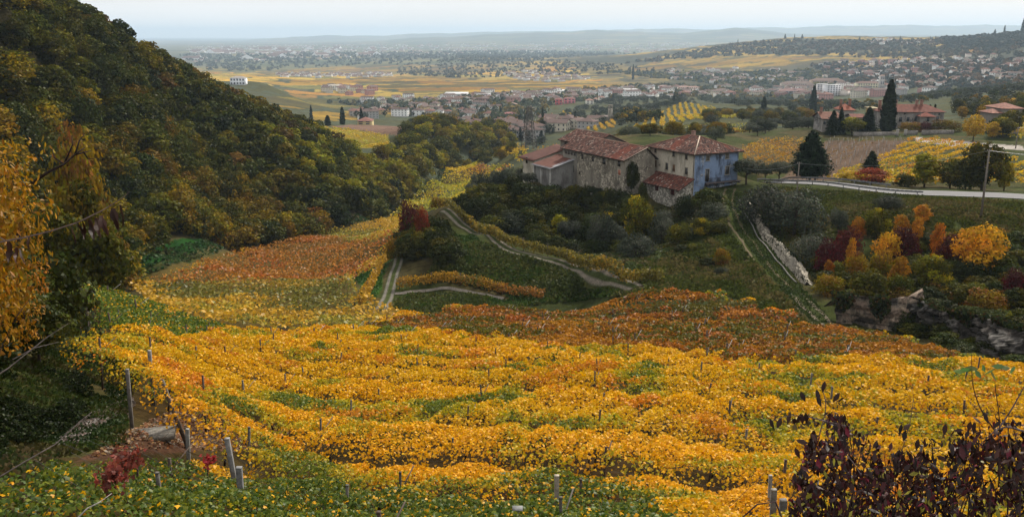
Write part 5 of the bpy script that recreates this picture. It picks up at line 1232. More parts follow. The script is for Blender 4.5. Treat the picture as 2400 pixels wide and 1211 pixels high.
m.box(((s0 + s1) / 2, -1.1, zb_ + .94), ((s1 - s0) / 2, 0, 0), (0, .03, 0), (0, 0, .022), (.05,.04,.04)); m.build('railing', M_METAL, bal)
m = MB(); m.tube([(-.14, .12, zl - .1), (-.14, .12, W.z(-26.5))], .06, 6, (.10,.09,.085)); m.tube([(-.14, LY - .12, zl - .1), (-.14, LY - .12, W.z(-26.4))], .06, 6, (.06,.055,.05)); m.build('drainpipe', M_METAL, W.root)
m = MB(); m.abox(LX * .55, LX * .75, zr - .9, LX * .55 + .6, LX * .75 + .6, zr + .75, (.22,.14,.11)); m.abox(LX * .55 - .08, LX * .75 - .08, zr + .752, LX * .55 + .68, LX * .75 + .68, zr + .85, (.2,.1,.07)); m.build('chimney', M_FLAT, rf)
# --- stone lean-to
N_ = Bld('stone_outbuilding', 34.4 - .883 * 3.2, 168 - .469 * 3.2, 'rubble stone lean-to with a red tiled roof and dark red shutters below the cream facade', 'outbuilding')
m = MB(); z0 = N_.z(-34.5); zt = N_.z(-28.25); zt2 = N_.z(-26.7)
m.quad((0, 14, z0), (0, .2, z0), (0, .2, zt), (0, 14, zt)); m.quad((0, .2, z0), (3.19, .2, z0), (3.19, .2, zt2), (0, .2, zt)); m.quad((0, 14, zt), (3.19, 14, zt2), (3.19, 14, z0), (0, 14, z0))
m.build('stone_wall', M_RUBBLE2, N_.root)
m = MB(); P0, P1 = np.array((-.55, -.35, zt - .12)), np.array((-.55, 14.6, zt - .12)); Q0, Q1 = np.array((3.15, -.35, N_.z(-26.45))), np.array((3.15, 14.2, N_.z(-26.45)))
slab(m, [P0, Q0, Q1, P1], .1, DKW); rf = m.build('roof', M_WOOD, N_.root)
m = MB(); e = (P0 - P1) / np.linalg.norm(P0 - P1); s = Q1 - P1; s = s - e * (s @ e); ls_ = np.linalg.norm(s); s /= ls_
tiles(m, P1, e, s, [(0, 0), (14.95, 0), (14.95, ls_), (.4, ls_)], cols=REDT + TILEC[:5] + TILEC[:3], nsd=9); m.build('roof_tiles', M_TILE, rf)
for u, v in ((1510.2,431.5),(1539.6,439),(1576.2,449)): s_, zz = N_.face('x', 0, u, v); N_.window('x', 0, s_, zz, .85, 1.3, shutter=(.055,.012,.012), frame=(.14,.05,.04), sill=False)
m = MB(); m.abox(.9, .08, N_.z(-31.8), 2.7, .19, N_.z(-29.6), (.055,.075,.10)); m.build('door', M_WOOD, N_.root)
# --- long stone barn
B = Bld('stone_barn', 22.0, 174.0, 'long rubble stone barn with a weathered brown tiled roof and few windows', 'barn')
BL_, BW = 23.2, 10.0; RW = 5.0; zE = -23.6; zRd = -21.55; z0 = B.z(-35)
m = MB(); ze, zr = B.z(zE), B.z(zRd); BWc = 7.3
m.quad((0, BL_, z0), (0, 0, z0), (0, 0, ze), (0, BL_, ze)); 
m.build('front_wall', M_RUBBLE, B.root)
m = MB(); m.quad((0, 0, z0), (BWc, 0, z0), (BWc, 0, ze - .2), (0, 0, ze)); m.tri((0, 0, ze), (BWc, 0, ze - .2), (RW, 0, zr - .12)); 
m.quad((BWc, 0, z0), (BWc, BL_, z0), (BWc, BL_, ze), (BWc, 0, ze)); m.quad((BWc, BL_, z0), (0, BL_, z0), (0, BL_, ze), (BWc, BL_, ze)); m.tri((BWc, BL_, ze), (0, BL_, ze), (RW, BL_, zr - .12)); m.build('gable_wall', M_RUBBLE, B.root)
m = MB(); s0, _ = B.face('x', 0, 1352, 400); m.abox(-.035, s0, z0, -.003, BL_, ze - .1, (1, 1, 1)); m.build('plastered_wall', M_GREYWALL, B.root)
a, b = np.array((-.5, BL_ + .4, ze - .2)), np.array((-.5, -.4, ze - .2)); c, d = np.array((RW, -.4, zr)), np.array((RW, BL_ + .4, zr)); e_, f_ = np.array((BWc + .5, -.4, ze - .35)), np.array((BWc + .5, BL_ + .4, ze - .35))
m = MB(); slab(m, [a, b, c, d], .12, DKW); slab(m, [d, c, e_, f_], .12, DKW); rf = m.build('roof', M_WOOD, B.root)
m = MB(); hipface(m, a, b, d, c, 21, lambda x, y: 18.2 < x < 21.2); hipface(m, e_, f_, c, d, 22); m.build('roof_tiles', M_TILE, rf)
m = MB(); m.tube([c + (0,0,.12), d + (0,0,.12)], .12, 6, (.26,.16,.12)); m.tube([c + (0,0,.08), b + (0,0,.1)], .08, 6, (.30,.24,.19)); m.build('ridge_tiles', M_TILE, rf)
C5 = lambda x, y: (1150 + x / 4.485, 250 + y / 4.485)
for x, y, w_, h_ in ((795,480,.62,.55),(823,487,.62,.55),(855,494,.62,.55),(886,501,.62,.55),(965,527,.6,.95),(1075,552,.65,.95),(1350,602,.8,1.0),(802,640,.8,1.25),(865,655,.85,1.3),(935,700,.4,.5),(1193,578,.95,1.1)):
    s_, zz = B.face('x', 0, *C5(x, y)); B.window('x', 0 if x > 905 else -.04, s_, zz, w_, h_, frame=(.12,.10,.08), sill=False)
s_, zz = B.face('x', 0, *C5(1353, 692)); B.window('x', 0, s_, zz, .9, 1.05, frame=(.40,.36,.30), shutter=(.36,.15,.10))
# --- higher building behind the barn
H = Bld('stone_house', 20.8 - .883 * 4.5, 193 - .469 * 4.5, 'taller plain farm building with a brown tiled gable roof rising behind the stone barn', 'farm building')
m = MB(); z0, ze, zr = H.z(-36), H.z(-22.7), H.z(-20.8); w_, l_ = 9.0, 12.6
for q in (((0, l_, z0), (0, 0, z0), (0, 0, ze), (0, l_, ze)), ((0, 0, z0), (w_, 0, z0), (w_, 0, ze), (0, 0, ze)), ((w_, 0, z0), (w_, l_, z0), (w_, l_, ze), (w_, 0, ze)), ((w_, l_, z0), (0, l_, z0), (0, l_, ze), (w_, l_, ze))): m.quad(*q)
m.tri((0, 0, ze), (w_, 0, ze), (w_ / 2, 0, zr - .15)); m.tri((w_, l_, ze), (0, l_, ze), (w_ / 2, l_, zr - .15)); m.build('wall', M_GREYWALL, H.root)
a, b, c, d, e_, f_ = (np.array(q) for q in ((-.5, l_ + .4, ze - .2), (-.5, -.5, ze - .2), (w_ / 2, -.5, zr), (w_ / 2, l_ + .4, zr), (w_ + .5, -.5, ze - .2), (w_ + .5, l_ + .4, ze - .2)))
m = MB(); slab(m, [a, b, c, d], .12, DKW); slab(m, [d, c, e_, f_], .12, DKW); rf = m.build('roof', M_WOOD, H.root)
m = MB(); hipface(m, a, b, d, c, 31); hipface(m, e_, f_, c, d, 32); m.build('roof_tiles', M_TILE, rf)
m = MB(); m.tube([c + (0,0,.1), d + (0,0,.1)], .11, 6, (.26,.17,.13)); m.build('ridge_tiles', M_TILE, rf)
s_, zz = H.face('x', 0, *C5(790, 388)); H.window('x', 0, s_, zz, .9, 1.1, frame=(.12,.1,.08), sill=False)
# --- sheds with rusty sheet roofs
RUSTR = [(.13,.045,.030),(.16,.055,.035),(.10,.04,.03)]
def sheet_roof(root, P4, col, pale=None):
    """corrugated sheets: P4 = low0, low1, high1, high0"""
    l0, l1, h1, h0 = (np.array(p, float) for p in P4); m = MB(); k = max(6, int(np.linalg.norm(l1 - l0) / .28)); nv = 9
    nn = np.cross(l1 - l0, h0 - l0); nn /= np.linalg.norm(nn); nn *= np.sign(nn[2])
    G = [[None] * (nv + 1) for _ in range(k * 2 + 1)]
    for i in range(k * 2 + 1):
        for j in range(nv + 1):
            t, w_ = i / (k * 2), j / nv; p = (l0 * (1 - t) + l1 * t) * (1 - w_) + (h0 * (1 - t) + h1 * t) * w_ + nn * (.05 * (i % 2) + .015 * (j % 3))
            c = np.array(col) * (.7 + .6 * float(fbm(np.array(t * 5), np.array(w_ * 6), 3, 3))) * rng.uniform(.85, 1.15)
            if pale and pale(t, w_): c = np.array((.30,.31,.33)) * rng.uniform(.6, 1.3)
            G[i][j] = m.vert(p, tuple(c))
    for i in range(k * 2):
        for j in range(nv): m.f4.append([G[i][j], G[i + 1][j], G[i + 1][j + 1], G[i][j + 1]])
    rfo = m.build('roof', M_METAL2, root)
    md = rfo.modifiers.new('thickness', 'SOLIDIFY'); md.thickness = .05; return rfo
M_METAL2 = col_mat('rusted_sheet', .85, [(1.2, .75, 1.2), (9, .8, 1.2)], 0, .2, 0)
Sb = Bld('concrete_shed', 8.15, 188.0, 'grey concrete panel shed with a rusty sheet roof edged in pale metal', 'shed')
m = MB(); z0, ze, zt = Sb.z(-36), Sb.z(-27.3), Sb.z(-25.6); l_, w_ = 7.3, 6.2
m.quad((0, l_, z0), (0, 0, z0), (0, 0, ze), (0, l_, ze)); m.quad((0, 0, z0), (w_, 0, z0), (w_, 0, zt), (0, 0, ze)); m.quad((w_, l_, z0), (0, l_, z0), (0, l_, ze), (w_, l_, zt)); m.build('wall', M_CONC, Sb.root)
m = MB()
for t in (.0, .55, 1.0): m.abox(-.09, t * (l_ - .25), z0, -.003, t * (l_ - .25) + .25, ze - .05, (.42,.41,.38))
m.build('pilaster', M_FLAT, Sb.root)
sheet_roof(Sb.root, [(-.5, l_ + .5, ze - .08), (-.5, -.5, ze - .08), (w_ + .3, -.5, zt + .05), (w_ + .3, l_ + .5, zt + .05)], (.105,.040,.028), lambda t, w: (t > .82 and w > .2 and rng.uniform() < .6) or t > .955 or w < .03)
Sa = Bld('plastered_shed', 4.9, 197.5, 'pale plastered shed with a dark red-brown sheet roof, leftmost of the farm buildings', 'shed')
m = MB(); z0, ze, zt = Sa.z(-37), Sa.z(-26.9), Sa.z(-24.6); l_, w_ = 5.2, 9.0
m.quad((0, l_, z0), (0, 0, z0), (0, 0, ze), (0, l_, ze)); m.quad((0, 0, z0), (w_, 0, z0), (w_, 0, zt), (0, 0, ze)); m.quad((w_, l_, z0), (0, l_, z0), (0, l_, ze), (w_, l_, zt)); m.quad((w_, 0, z0), (w_, l_, z0), (w_, l_, zt), (w_, 0, zt)); m.build('wall', M_WHITEWALL, Sa.root)
sheet_roof(Sa.root, [(-.7, l_ + 1.8, ze - .1), (-.7, -.4, ze - .1), (w_ + .3, -.4, zt + .1), (w_ + .3, l_ + 1.0, zt + .1)], (.085,.034,.026))
s_, zz = Sa.face('x', 0, *C5(380, 565)); Sa.window('x', 0, s_, zz, .8, 1.3, frame=(.2,.18,.15), sill=False)

# ------------------------------------------------------------------ villa and neighbours
def simple_house(name, u0, u1, d, vbase, h, depth, label, wall, rise=2.2, hip=True, roofc=(.30,.11,.075), wins=(), ang=None, gable_front=False, wmat=None, cat='house', chim=()):
    """front wall spans bearings u0-u1 at depth d; parts: wall, roof, windows"""
    a = P(u0, vbase, d); b = P(u1, vbase, d); L_ = b[0] - a[0]; x, y = a[0], d; zg = a[2]
    root = empty(name, (x, y, zg), ang or 0.0); tag(root, label, cat)
    L_ = L_ / math.cos(ang or 0); m = MB()
    for q in (((0, 0, -6), (L_, 0, -6), (L_, 0, h), (0, 0, h)), ((L_, 0, -6), (L_, depth, -6), (L_, depth, h), (L_, 0, h)), ((L_, depth, -6), (0, depth, -6), (0, depth, h), (L_, depth, h)), ((0, depth, -6), (0, 0, -6), (0, 0, h), (0, depth, h))): m.quad(*q, col=wall)
    o_ = .6; zt = h + rise
    if gable_front:
        m.tri((0, 0, h), (L_, 0, h), (L_ / 2, 0, zt - .1), wall); m.tri((L_, depth, h), (0, depth, h), (L_ / 2, depth, zt - .1), wall)
    elif not hip:
        m.tri((L_, 0, h), (L_, depth, h), (L_, depth / 2, zt - .1), wall); m.tri((0, depth, h), (0, 0, h), (0, depth / 2, zt - .1), wall)
    m.build('wall', wmat or M_FLAT, root)
    m = MB(); hi = depth / 2 if hip else -o_
    if gable_front: r0, r1 = np.array((L_ / 2, -o_, zt)), np.array((L_ / 2, depth + o_, zt))
    else: r0, r1 = np.array((min(hi, L_ / 2 - .01), depth / 2, zt)), np.array((max(L_ - hi, L_ / 2 + .01), depth / 2, zt))
    a, b, c, e = (np.array(p) for p in ((-o_, -o_, h), (L_ + o_, -o_, h), (L_ + o_, depth + o_, h), (-o_, depth + o_, h)))
    rc = lambda: tuple(np.array(roofc) * rng.uniform(.75, 1.25))
    def shingle(p, q, t0, t1):
        n1_, n2_ = max(3, int(np.linalg.norm(q - p) / .8)), 5
        for i in range(n1_):
            for j in range(n2_):
                f = lambda t, w: (p * (1 - t) + q * t) * (1 - w) + (t0 * (1 - t) + t1 * t) * w
                m.quad(f(i / n1_, j / n2_), f((i + 1) / n1_, j / n2_), f((i + 1) / n1_, (j + 1) / n2_), f(i / n1_, (j + 1) / n2_), rc())
    if gable_front: shingle(e, a, r1, r0); shingle(b, c, r0, r1)
    else:
        shingle(a, b, r0, r1); shingle(c, e, r1, r0)
        if hip: shingle(b, c, r1, r1 + (0, .01, 0)); shingle(e, a, r0, r0 + (0, -.01, 0))
    dn = np.array((0, 0, -.15)); m.quad(a + dn, e + dn, c + dn, b + dn, DKW)
    for p, q in ((a, b), (b, c), (c, e), (e, a)): m.quad(p, q, q + dn, p + dn, DKW)
    rf = m.build('roof', M_TILE, root)
    for (wx, wz, ww, wh) in wins:
        m = MB(); x0 = wx * L_; m.abox(x0 - ww / 2 - .12, -.05, wz - wh / 2 - .12, x0 + ww / 2 + .12, .05, wz + wh / 2 + .12, (.34,.31,.27)); wo = m.build('window', M_FLAT, root)
        m = MB(); m.abox(x0 - ww / 2, -.08, wz - wh / 2, x0 + ww / 2, -.052, wz + wh / 2, (.035,.03,.03)); m.build('pane', M_GLASS, wo)
    for cx_f, cw in chim:
        m = MB(); m.abox(cx_f * L_ - cw / 2, depth * .4, h + .5, cx_f * L_ + cw / 2, depth * .4 + cw, zt + 1.3, (.22,.12,.09)); m.abox(cx_f * L_ - cw / 2 - .12, depth * .4 - .12, zt + 1.302, cx_f * L_ + cw / 2 + .12, depth * .4 + cw + .12, zt + 1.5, (.2,.09,.06)); m.build('chimney', M_FLAT, rf)
    return root
M_VILLA = wall_mat('villa_stone', (.30,.28,.26), (.27,.255,.25), .55, 1.2, (.13,.12,.11), .6, .2)
simple_house('villa', 2065, 2209, 322, 303, 6.1, 9.5, 'long two storey stone villa with a red hipped roof and chimneys behind the tall cypress', (1, 1, 1), 2.4, True, (.13,.048,.034),
    [(.30,3.5,1.1,1.7),(.42,3.6,1.0,1.6),(.55,3.7,1.2,1.6),(.90,3.7,1.2,1.6),(.36,5.5,.7,.6),(.92,5.4,.8,.7),(.14,1.1,1.2,2.0),(.20,3.4,1.0,1.4)], wmat=M_VILLA, chim=[(.02,.9),(.28,.8),(.62,.8),(.70,.8)])
simple_house('villa_porch', 2158, 2187, 318, 303, 4.4, 3.9, 'projecting stone porch with its own small red roof on the front of the villa', (1, 1, 1), 1.3, True, (.17,.055,.038), [(.5,3.4,1.0,1.4)], wmat=M_VILLA, cat='porch')
simple_house('yellow_annexe', 2040, 2057, 330, 303, 7.6, 6, 'plain ochre yellow flat-fronted annexe at the left end of the villa', (.38,.27,.10), .4, True, (.3,.25,.15), cat='annexe')
simple_house('stone_cottage', 1926, 1966, 304, 310, 4.5, 9, 'stone cottage with a brown roof half hidden behind the garden conifers', (.30,.28,.25), 2.0, False, (.15,.07,.05), [(.1,3.2,.8,.9)], wmat=M_VILLA, chim=[(.1,.7)])
simple_house('cottage', 1972, 1998, 318, 300, 6.2, 8, 'small gabled house with a red roof rising between the garden conifers', (.33,.31,.28), 2.0, True, (.19,.065,.04), [(.35,4.4,.9,1.0)], chim=[(.1,.7),(.9,.7)])
simple_house('low_outbuilding', 1996, 2022, 310, 300, 3.6, 5, 'low outbuilding with a red-brown roof behind the rounded green tree', (.3,.28,.25), 1.0, False, (.15,.06,.045), cat='outbuilding')
simple_house('bungalow', 2349, 2394, 300, 276, 3.0, 11, 'pale bungalow with a wide red hipped roof at the far right behind trees', (.24,.22,.20), 1.6, True, (.21,.10,.075), [(.3,1.7,1.2,1.2),(.7,1.7,1.8,1.4)])
simple_house('low_outbuilding', 2325, 2350, 300, 281, 2.2, 8, 'small lower red-roofed wing left of the far right bungalow', (.2,.18,.16), 1.2, True, (.21,.10,.075), cat='outbuilding')
# garden wall and gate of the villa
m = MB()
for i, (u0, u1) in enumerate(((2000, 2100), (2126, 2150), (2160, 2235))):
    a, b = P(u0, 315, 296), P(u1, 315, 296); m.box(((a[0] + b[0]) / 2, 296, float(tz((a[0] + b[0]) / 2, 296)) + .4), ((b[0] - a[0]) / 2, 0, 0), (0, .2, 0), (0, 0, .9), (.25,.23,.21))
tag(m.build('garden_wall', M_ROCK), 'low stone garden wall in front of the villa and its conifers', 'wall')
for i, (u, lb) in enumerate(((2103, 'left stone gate pillar in front of the villa'), (2122, 'right stone gate pillar in front of the villa'))):
    a = P(u, 315, 294); z = float(tz(a[0], 294)); m = MB(); m.box((a[0], 294, z + .8), (.35, 0, 0), (0, .35, 0), (0, 0, 1.0), (.30,.28,.26)); m.box((a[0], 294, z + 1.9), (.45, 0, 0), (0, .45, 0), (0, 0, .098), (.34,.32,.3)); tag(m.build('gate_pillar', M_FLAT), lb, 'pillar')
# ------------------------------------------------------------------ track, road, guardrail, walls
TR = [hit(u, v, dmin=85, dmax=200) for u, v in [(1712,442),(1706,470),(1716,510),(1742,555),(1780,610),(1830,668),(1880,715),(1935,760)]]
TRs = smooth_line(TR, 140)
for off, nm in ((-.85, 'wheel_track'), (.85, 'wheel_track')):
    tg = np.gradient(TRs[:, :2], axis=0); tg /= np.linalg.norm(tg, axis=1)[:, None]; ln = TRs[:, :2] + np.stack([tg[:, 1], -tg[:, 0]], -1) * off
    k = len(ln); strip(nm, ln, .42 + .15 * np.sin(np.arange(k) * .7), .05, M_GRAVEL, (.10,.075,.045), across=3, colfn=lambda a: (.115,.088,.055) if a == 0 else (.07,.065,.03))
strip('track_end', smooth_line([hit(u, v, dmin=80) for u, v in [(1868,690),(1890,716),(1920,742),(1948,765)]], 30), 1.8, .055, M_GRAVEL, (.30,.24,.18), across=7, colfn=lambda a: (.14,.115,.085) if abs(a) > .2 else (.035,.045,.012))
# retaining wall right of the track
WL_ = smooth_line([hit(u, v, dmin=90, dmax=190) for u, v in [(1742,468),(1752,500),(1778,545),(1812,590),(1848,630),(1884,668)]], 80)
def ribbon_wall(name, line, h0, h1, back, label, cols, mt=None, th=.0):
    ln = line[:, :2]; tg = np.gradient(ln, axis=0); tg /= np.linalg.norm(tg, axis=1)[:, None]; nr = np.stack([tg[:, 1], -tg[:, 0]], -1)
    if nr[:, 0].mean() < 0: nr = -nr
    k = len(ln); V = []; C = []; prof = 9
    hh = np.interp(np.linspace(0, 1, k), [0, .12, .5, .8, 1], [h0 * .6, h0, (h0 + h1) / 2, h1, h1 * .4]) * (1 + .25 * (vnoise(np.arange(k) / 3., np.arange(k) * 0., 3) - .5))
    for i in range(k):
        zb = float(tz(*ln[i])) - .2
        for j in range(prof + 3):
            t = min(j, prof) / prof; ex = max(0, j - prof)
            p = ln[i] + nr[i] * (back * hh[i] / max(h0, h1) * t + ex * .5 + rng.normal(0, .07)); V.append((p[0], p[1], zb + hh[i] * t - ex * .35 + rng.normal(0, .05))); C.append(tuple(np.array(cols[int(rng.integers(len(cols)))]) * rng.uniform(.6, 1.3)))
    idx = np.arange(k * (prof + 3)).reshape(k, prof + 3); q = np.stack([idx[:-1, :-1], idx[:-1, 1:], idx[1:, 1:], idx[1:, :-1]], -1).reshape(-1, 4)
    return tag(mesh_np(name, V, q, mt or M_ROCK, col=np.array(C)), label, 'wall')
ribbon_wall('retaining_wall', WL_, 1.1, 1.7, .9, 'collapsing dry stone retaining wall climbing beside the grassy track', [(1,1,1)], mt=M_RUBBLE)
mb = MB(); pts_ = [np.array((p[0] - .7, p[1], float(tz(p[0] - .7, p[1])) + .22)) for p in WL_[::3]]; mb.tube(pts_, .10, 5, (.20,.19,.17)); tag(mb.build('stone_kerb', M_ROCK), 'thin pale stone kerb running along the foot of the retaining wall', 'kerb')
# asphalt road
def road_strip(name, line, z, w0, w1, mt, col, lift):
    ln = line[:, :2]; tg = np.gradient(ln, axis=0); tg /= np.linalg.norm(tg, axis=1)[:, None]; nr = np.stack([tg[:, 1], -tg[:, 0]], -1); V = []
    for i in range(len(ln)):
        for a in (w0, (w0 + w1) / 2, w1): p = ln[i] + nr[i] * a; V.append((p[0], p[1], z[i] + lift))
    k = len(ln); idx = np.arange(k * 3).reshape(k, 3); q = np.stack([idx[:-1, :-1], idx[:-1, 1:], idx[1:, 1:], idx[1:, :-1]], -1).reshape(-1, 4)
    return mesh_np(name, V, q, mt, col=np.tile(col, (len(V), 1)))
RZ = road_z(RD)
tag(road_strip('road', RD, RZ, -2.7, 2.7, M_ASPHALT, (.11,.107,.112), .05), kind='structure')
for off in (-2.5, 2.5): tag(road_strip('road_marking', RD, RZ, off - .06, off + .06, M_FLAT, (.5,.5,.5), .056), kind='structure')
def guardrail(ua, ub, off, label, dmax=1e9):
    us = 1200 + F * RD[:, 0] / RD[:, 1]; m_ = (us > ua) & (us < ub); ln = RD[m_][:, :2]; zz = RZ[m_]
    tg = np.gradient(ln, axis=0); tg /= np.linalg.norm(tg, axis=1)[:, None]; nr = np.stack([tg[:, 1], -tg[:, 0]], -1); ln = ln + nr * off
    s = np.concatenate([[0], np.cumsum(np.linalg.norm(np.diff(ln, axis=0), axis=1))]); root = empty('guardrail', (ln[0][0], ln[0][1], zz[0])); tag(root, label, 'guardrail'); b = np.array(root.location)
    m = MB(); sd_ = nr * .05 * np.sign(off)
    for w0, w1, o0, o1 in ((.80, .74, 0, 1), (.74, .66, 1, 0), (.66, .58, 0, 1), (.58, .50, 1, 0)):
        for i in range(len(ln) - 1):
            f = lambda k, h_, o_: np.array((*(ln[k] + sd_[k] * o_), zz[k] + h_)) - b
            m.quad(f(i, w0, o0), f(i + 1, w0, o0), f(i + 1, w1, o1), f(i, w1, o1), (.16,.165,.175))
    o = m.build('rail', M_METAL, root); md = o.modifiers.new('t', 'SOLIDIFY'); md.thickness = .02
    for t in np.arange(.3, s[-1], 3.6):
        x, y, z = np.interp(t, s, ln[:, 0]), np.interp(t, s, ln[:, 1]), np.interp(t, s, zz); m = MB(); m.box(np.array((x, y, z + .1)) - b, (.06, 0, 0), (0, .06, 0), (0, 0, .66), (.13,.13,.14)); m.build('post', M_METAL, root)
guardrail(1812, 2190, 3.0, 'long grey steel guardrail on the near side of the road')
guardrail(1700, 2075, -3.0, 'grey steel guardrail on the far side of the road bend')
def pole(u, vt, vb, d, label, r=.12, arms=False):
    q = P(u, vb, d); z = float(tz(q[0], d)); h = P(u, vt, d)[2] - z; root = empty('utility_pole', (q[0], d, z)); tag(root, label, 'utility pole')
    m = MB(); m.tube([(0, 0, -.3), (0, 0, h)], [r * 1.2, r * .75], 8, (.15,.13,.11)); m.build('shaft', M_WOOD, root)
    m = MB(); m.tube([(-.35, 0, h - .25), (.35, 0, h - .25)], .035, 5, (.2,.2,.2)); m.build('crossarm', M_METAL, root)
    for s_ in (-.3, .3): m = MB(); m.tube([(s_, 0, h - .22), (s_, 0, h - .02)], .04, 6, (.3,.28,.26)); m.build('insulator', M_FLAT, root)
    return np.array((q[0], d, z + h))
pA = pole(2300, 350, 500, 130, 'tall wooden utility pole on the near verge in front of the row of trees', .15)
pB = pole(1864, 380, 500, 150, 'wooden utility pole beside the start of the near guardrail')
pC = pole(2380, 298, 350, 250, 'distant utility pole beside the dirt road at the right edge', .14)
pD = pole(2153, 262, 308, 312, 'pale pole standing in front of the villa porch', .12)
def wire(a, b, sag, r, label):
    a = np.array(a); b = np.array(b); m = MB(); m.tube([a * (1 - t) + b * t - (0, 0, sag * 4 * t * (1 - t)) for t in np.linspace(0, 1, 16)], r, 3, (.30,.30,.31), cap=False); tag(m.build('overhead_wire', M_METAL), label, 'wire')
wire(pB - (0, 0, .2), (43.0, 173.5, -24.6), 1.0, .022, 'thin pale cable from the blue facade to the pole beside the guardrail')
wire(pA - (0, 0, .2), pB - (0, 0, .2), 1.2, .018, 'cable hanging between the two utility poles by the road')
wire(pA - (0, 0, .2), pA + (30, -12, 1.5), 1.2, .018, 'cable leaving the tall pole towards the right edge')
wire(pC - (0, 0, .2), pC + (40, 10, 3), 1.2, .03, 'cable from the distant pole towards the right')
# rock faces
def rockface(name, pts, h, label, cols, n_up=28, back=.6, rough=.35, strata=True):
    ln = smooth_line(pts, 240)[:, :2]; tg = np.gradient(ln, axis=0); tg /= np.linalg.norm(tg, axis=1)[:, None]; nr = np.stack([tg[:, 1], -tg[:, 0]], -1)
    if nr[:, 1].mean() > 0: nr = -nr
    k = len(ln); V = []; C = []; cols = np.array(cols)
    for i in range(k):
        zb = float(tz(*ln[i])) - .8; hh = h[0] * (1 - i / k) + h[1] * i / k + .8
        for j in range(n_up + 3):
            t = min(j, n_up) / n_up; ex = max(0, j - n_up); zz = zb + hh * t
            st = float(vnoise(np.array(zz * 2.2 + i * .004), np.array(i / 70.), 4)); st = round(st * 4) / 4
            dd = st * rough * 1.6 + float(fbm(np.array(i / 17.), np.array(zz * .9), 9, 5)) * rough * 2.2
            p = ln[i] + nr[i] * (dd - back * t * hh * .35 - ex * .9)
            V.append((p[0], p[1], zz - ex * .8)); q = float(fbm(np.array(i / 22.), np.array(zz * 1.9), 12, 4)); c = cols[int(np.clip((q - .25) / .5 * len(cols), 0, len(cols) - 1))]
            ck = .35 if (zz * 1.15 + .5 * float(vnoise(np.array(i / 40.), np.array(zz * .2), 6))) % 1 < .13 else 1.0
            C.append(tuple(c * ck * (.75 + .5 * st) * rng.uniform(.85, 1.15)))
    idx = np.arange(k * (n_up + 3)).reshape(k, n_up + 3); q = np.stack([idx[:-1, :-1], idx[:-1, 1:], idx[1:, 1:], idx[1:, :-1]], -1).reshape(-1, 4)
    return tag(mesh_np(name, V, q, M_ROCK, col=np.array(C)), label, 'rock face')
rockface('rock_face', [P(u, 760, d) for u, d in [(1955,96),(2000,97),(2050,96),(2100,95),(2150,94),(2160,95)]], (3.0, 3.9), 'smooth layered beige rock face below the autumn thicket', [(.09,.08,.07),(.24,.195,.15),(.34,.26,.20),(.27,.20,.155)])
rockface('rock_face', [P(u, 760, d) for u, d in [(2158,94.5),(2200,91),(2260,88),(2330,82),(2400,76),(2470,72)]], (3.2, 2.2), 'rough dark crumbling rock face at the right edge', [(.03,.026,.022),(.06,.052,.046),(.13,.12,.11),(.022,.02,.016)], rough=1.0)
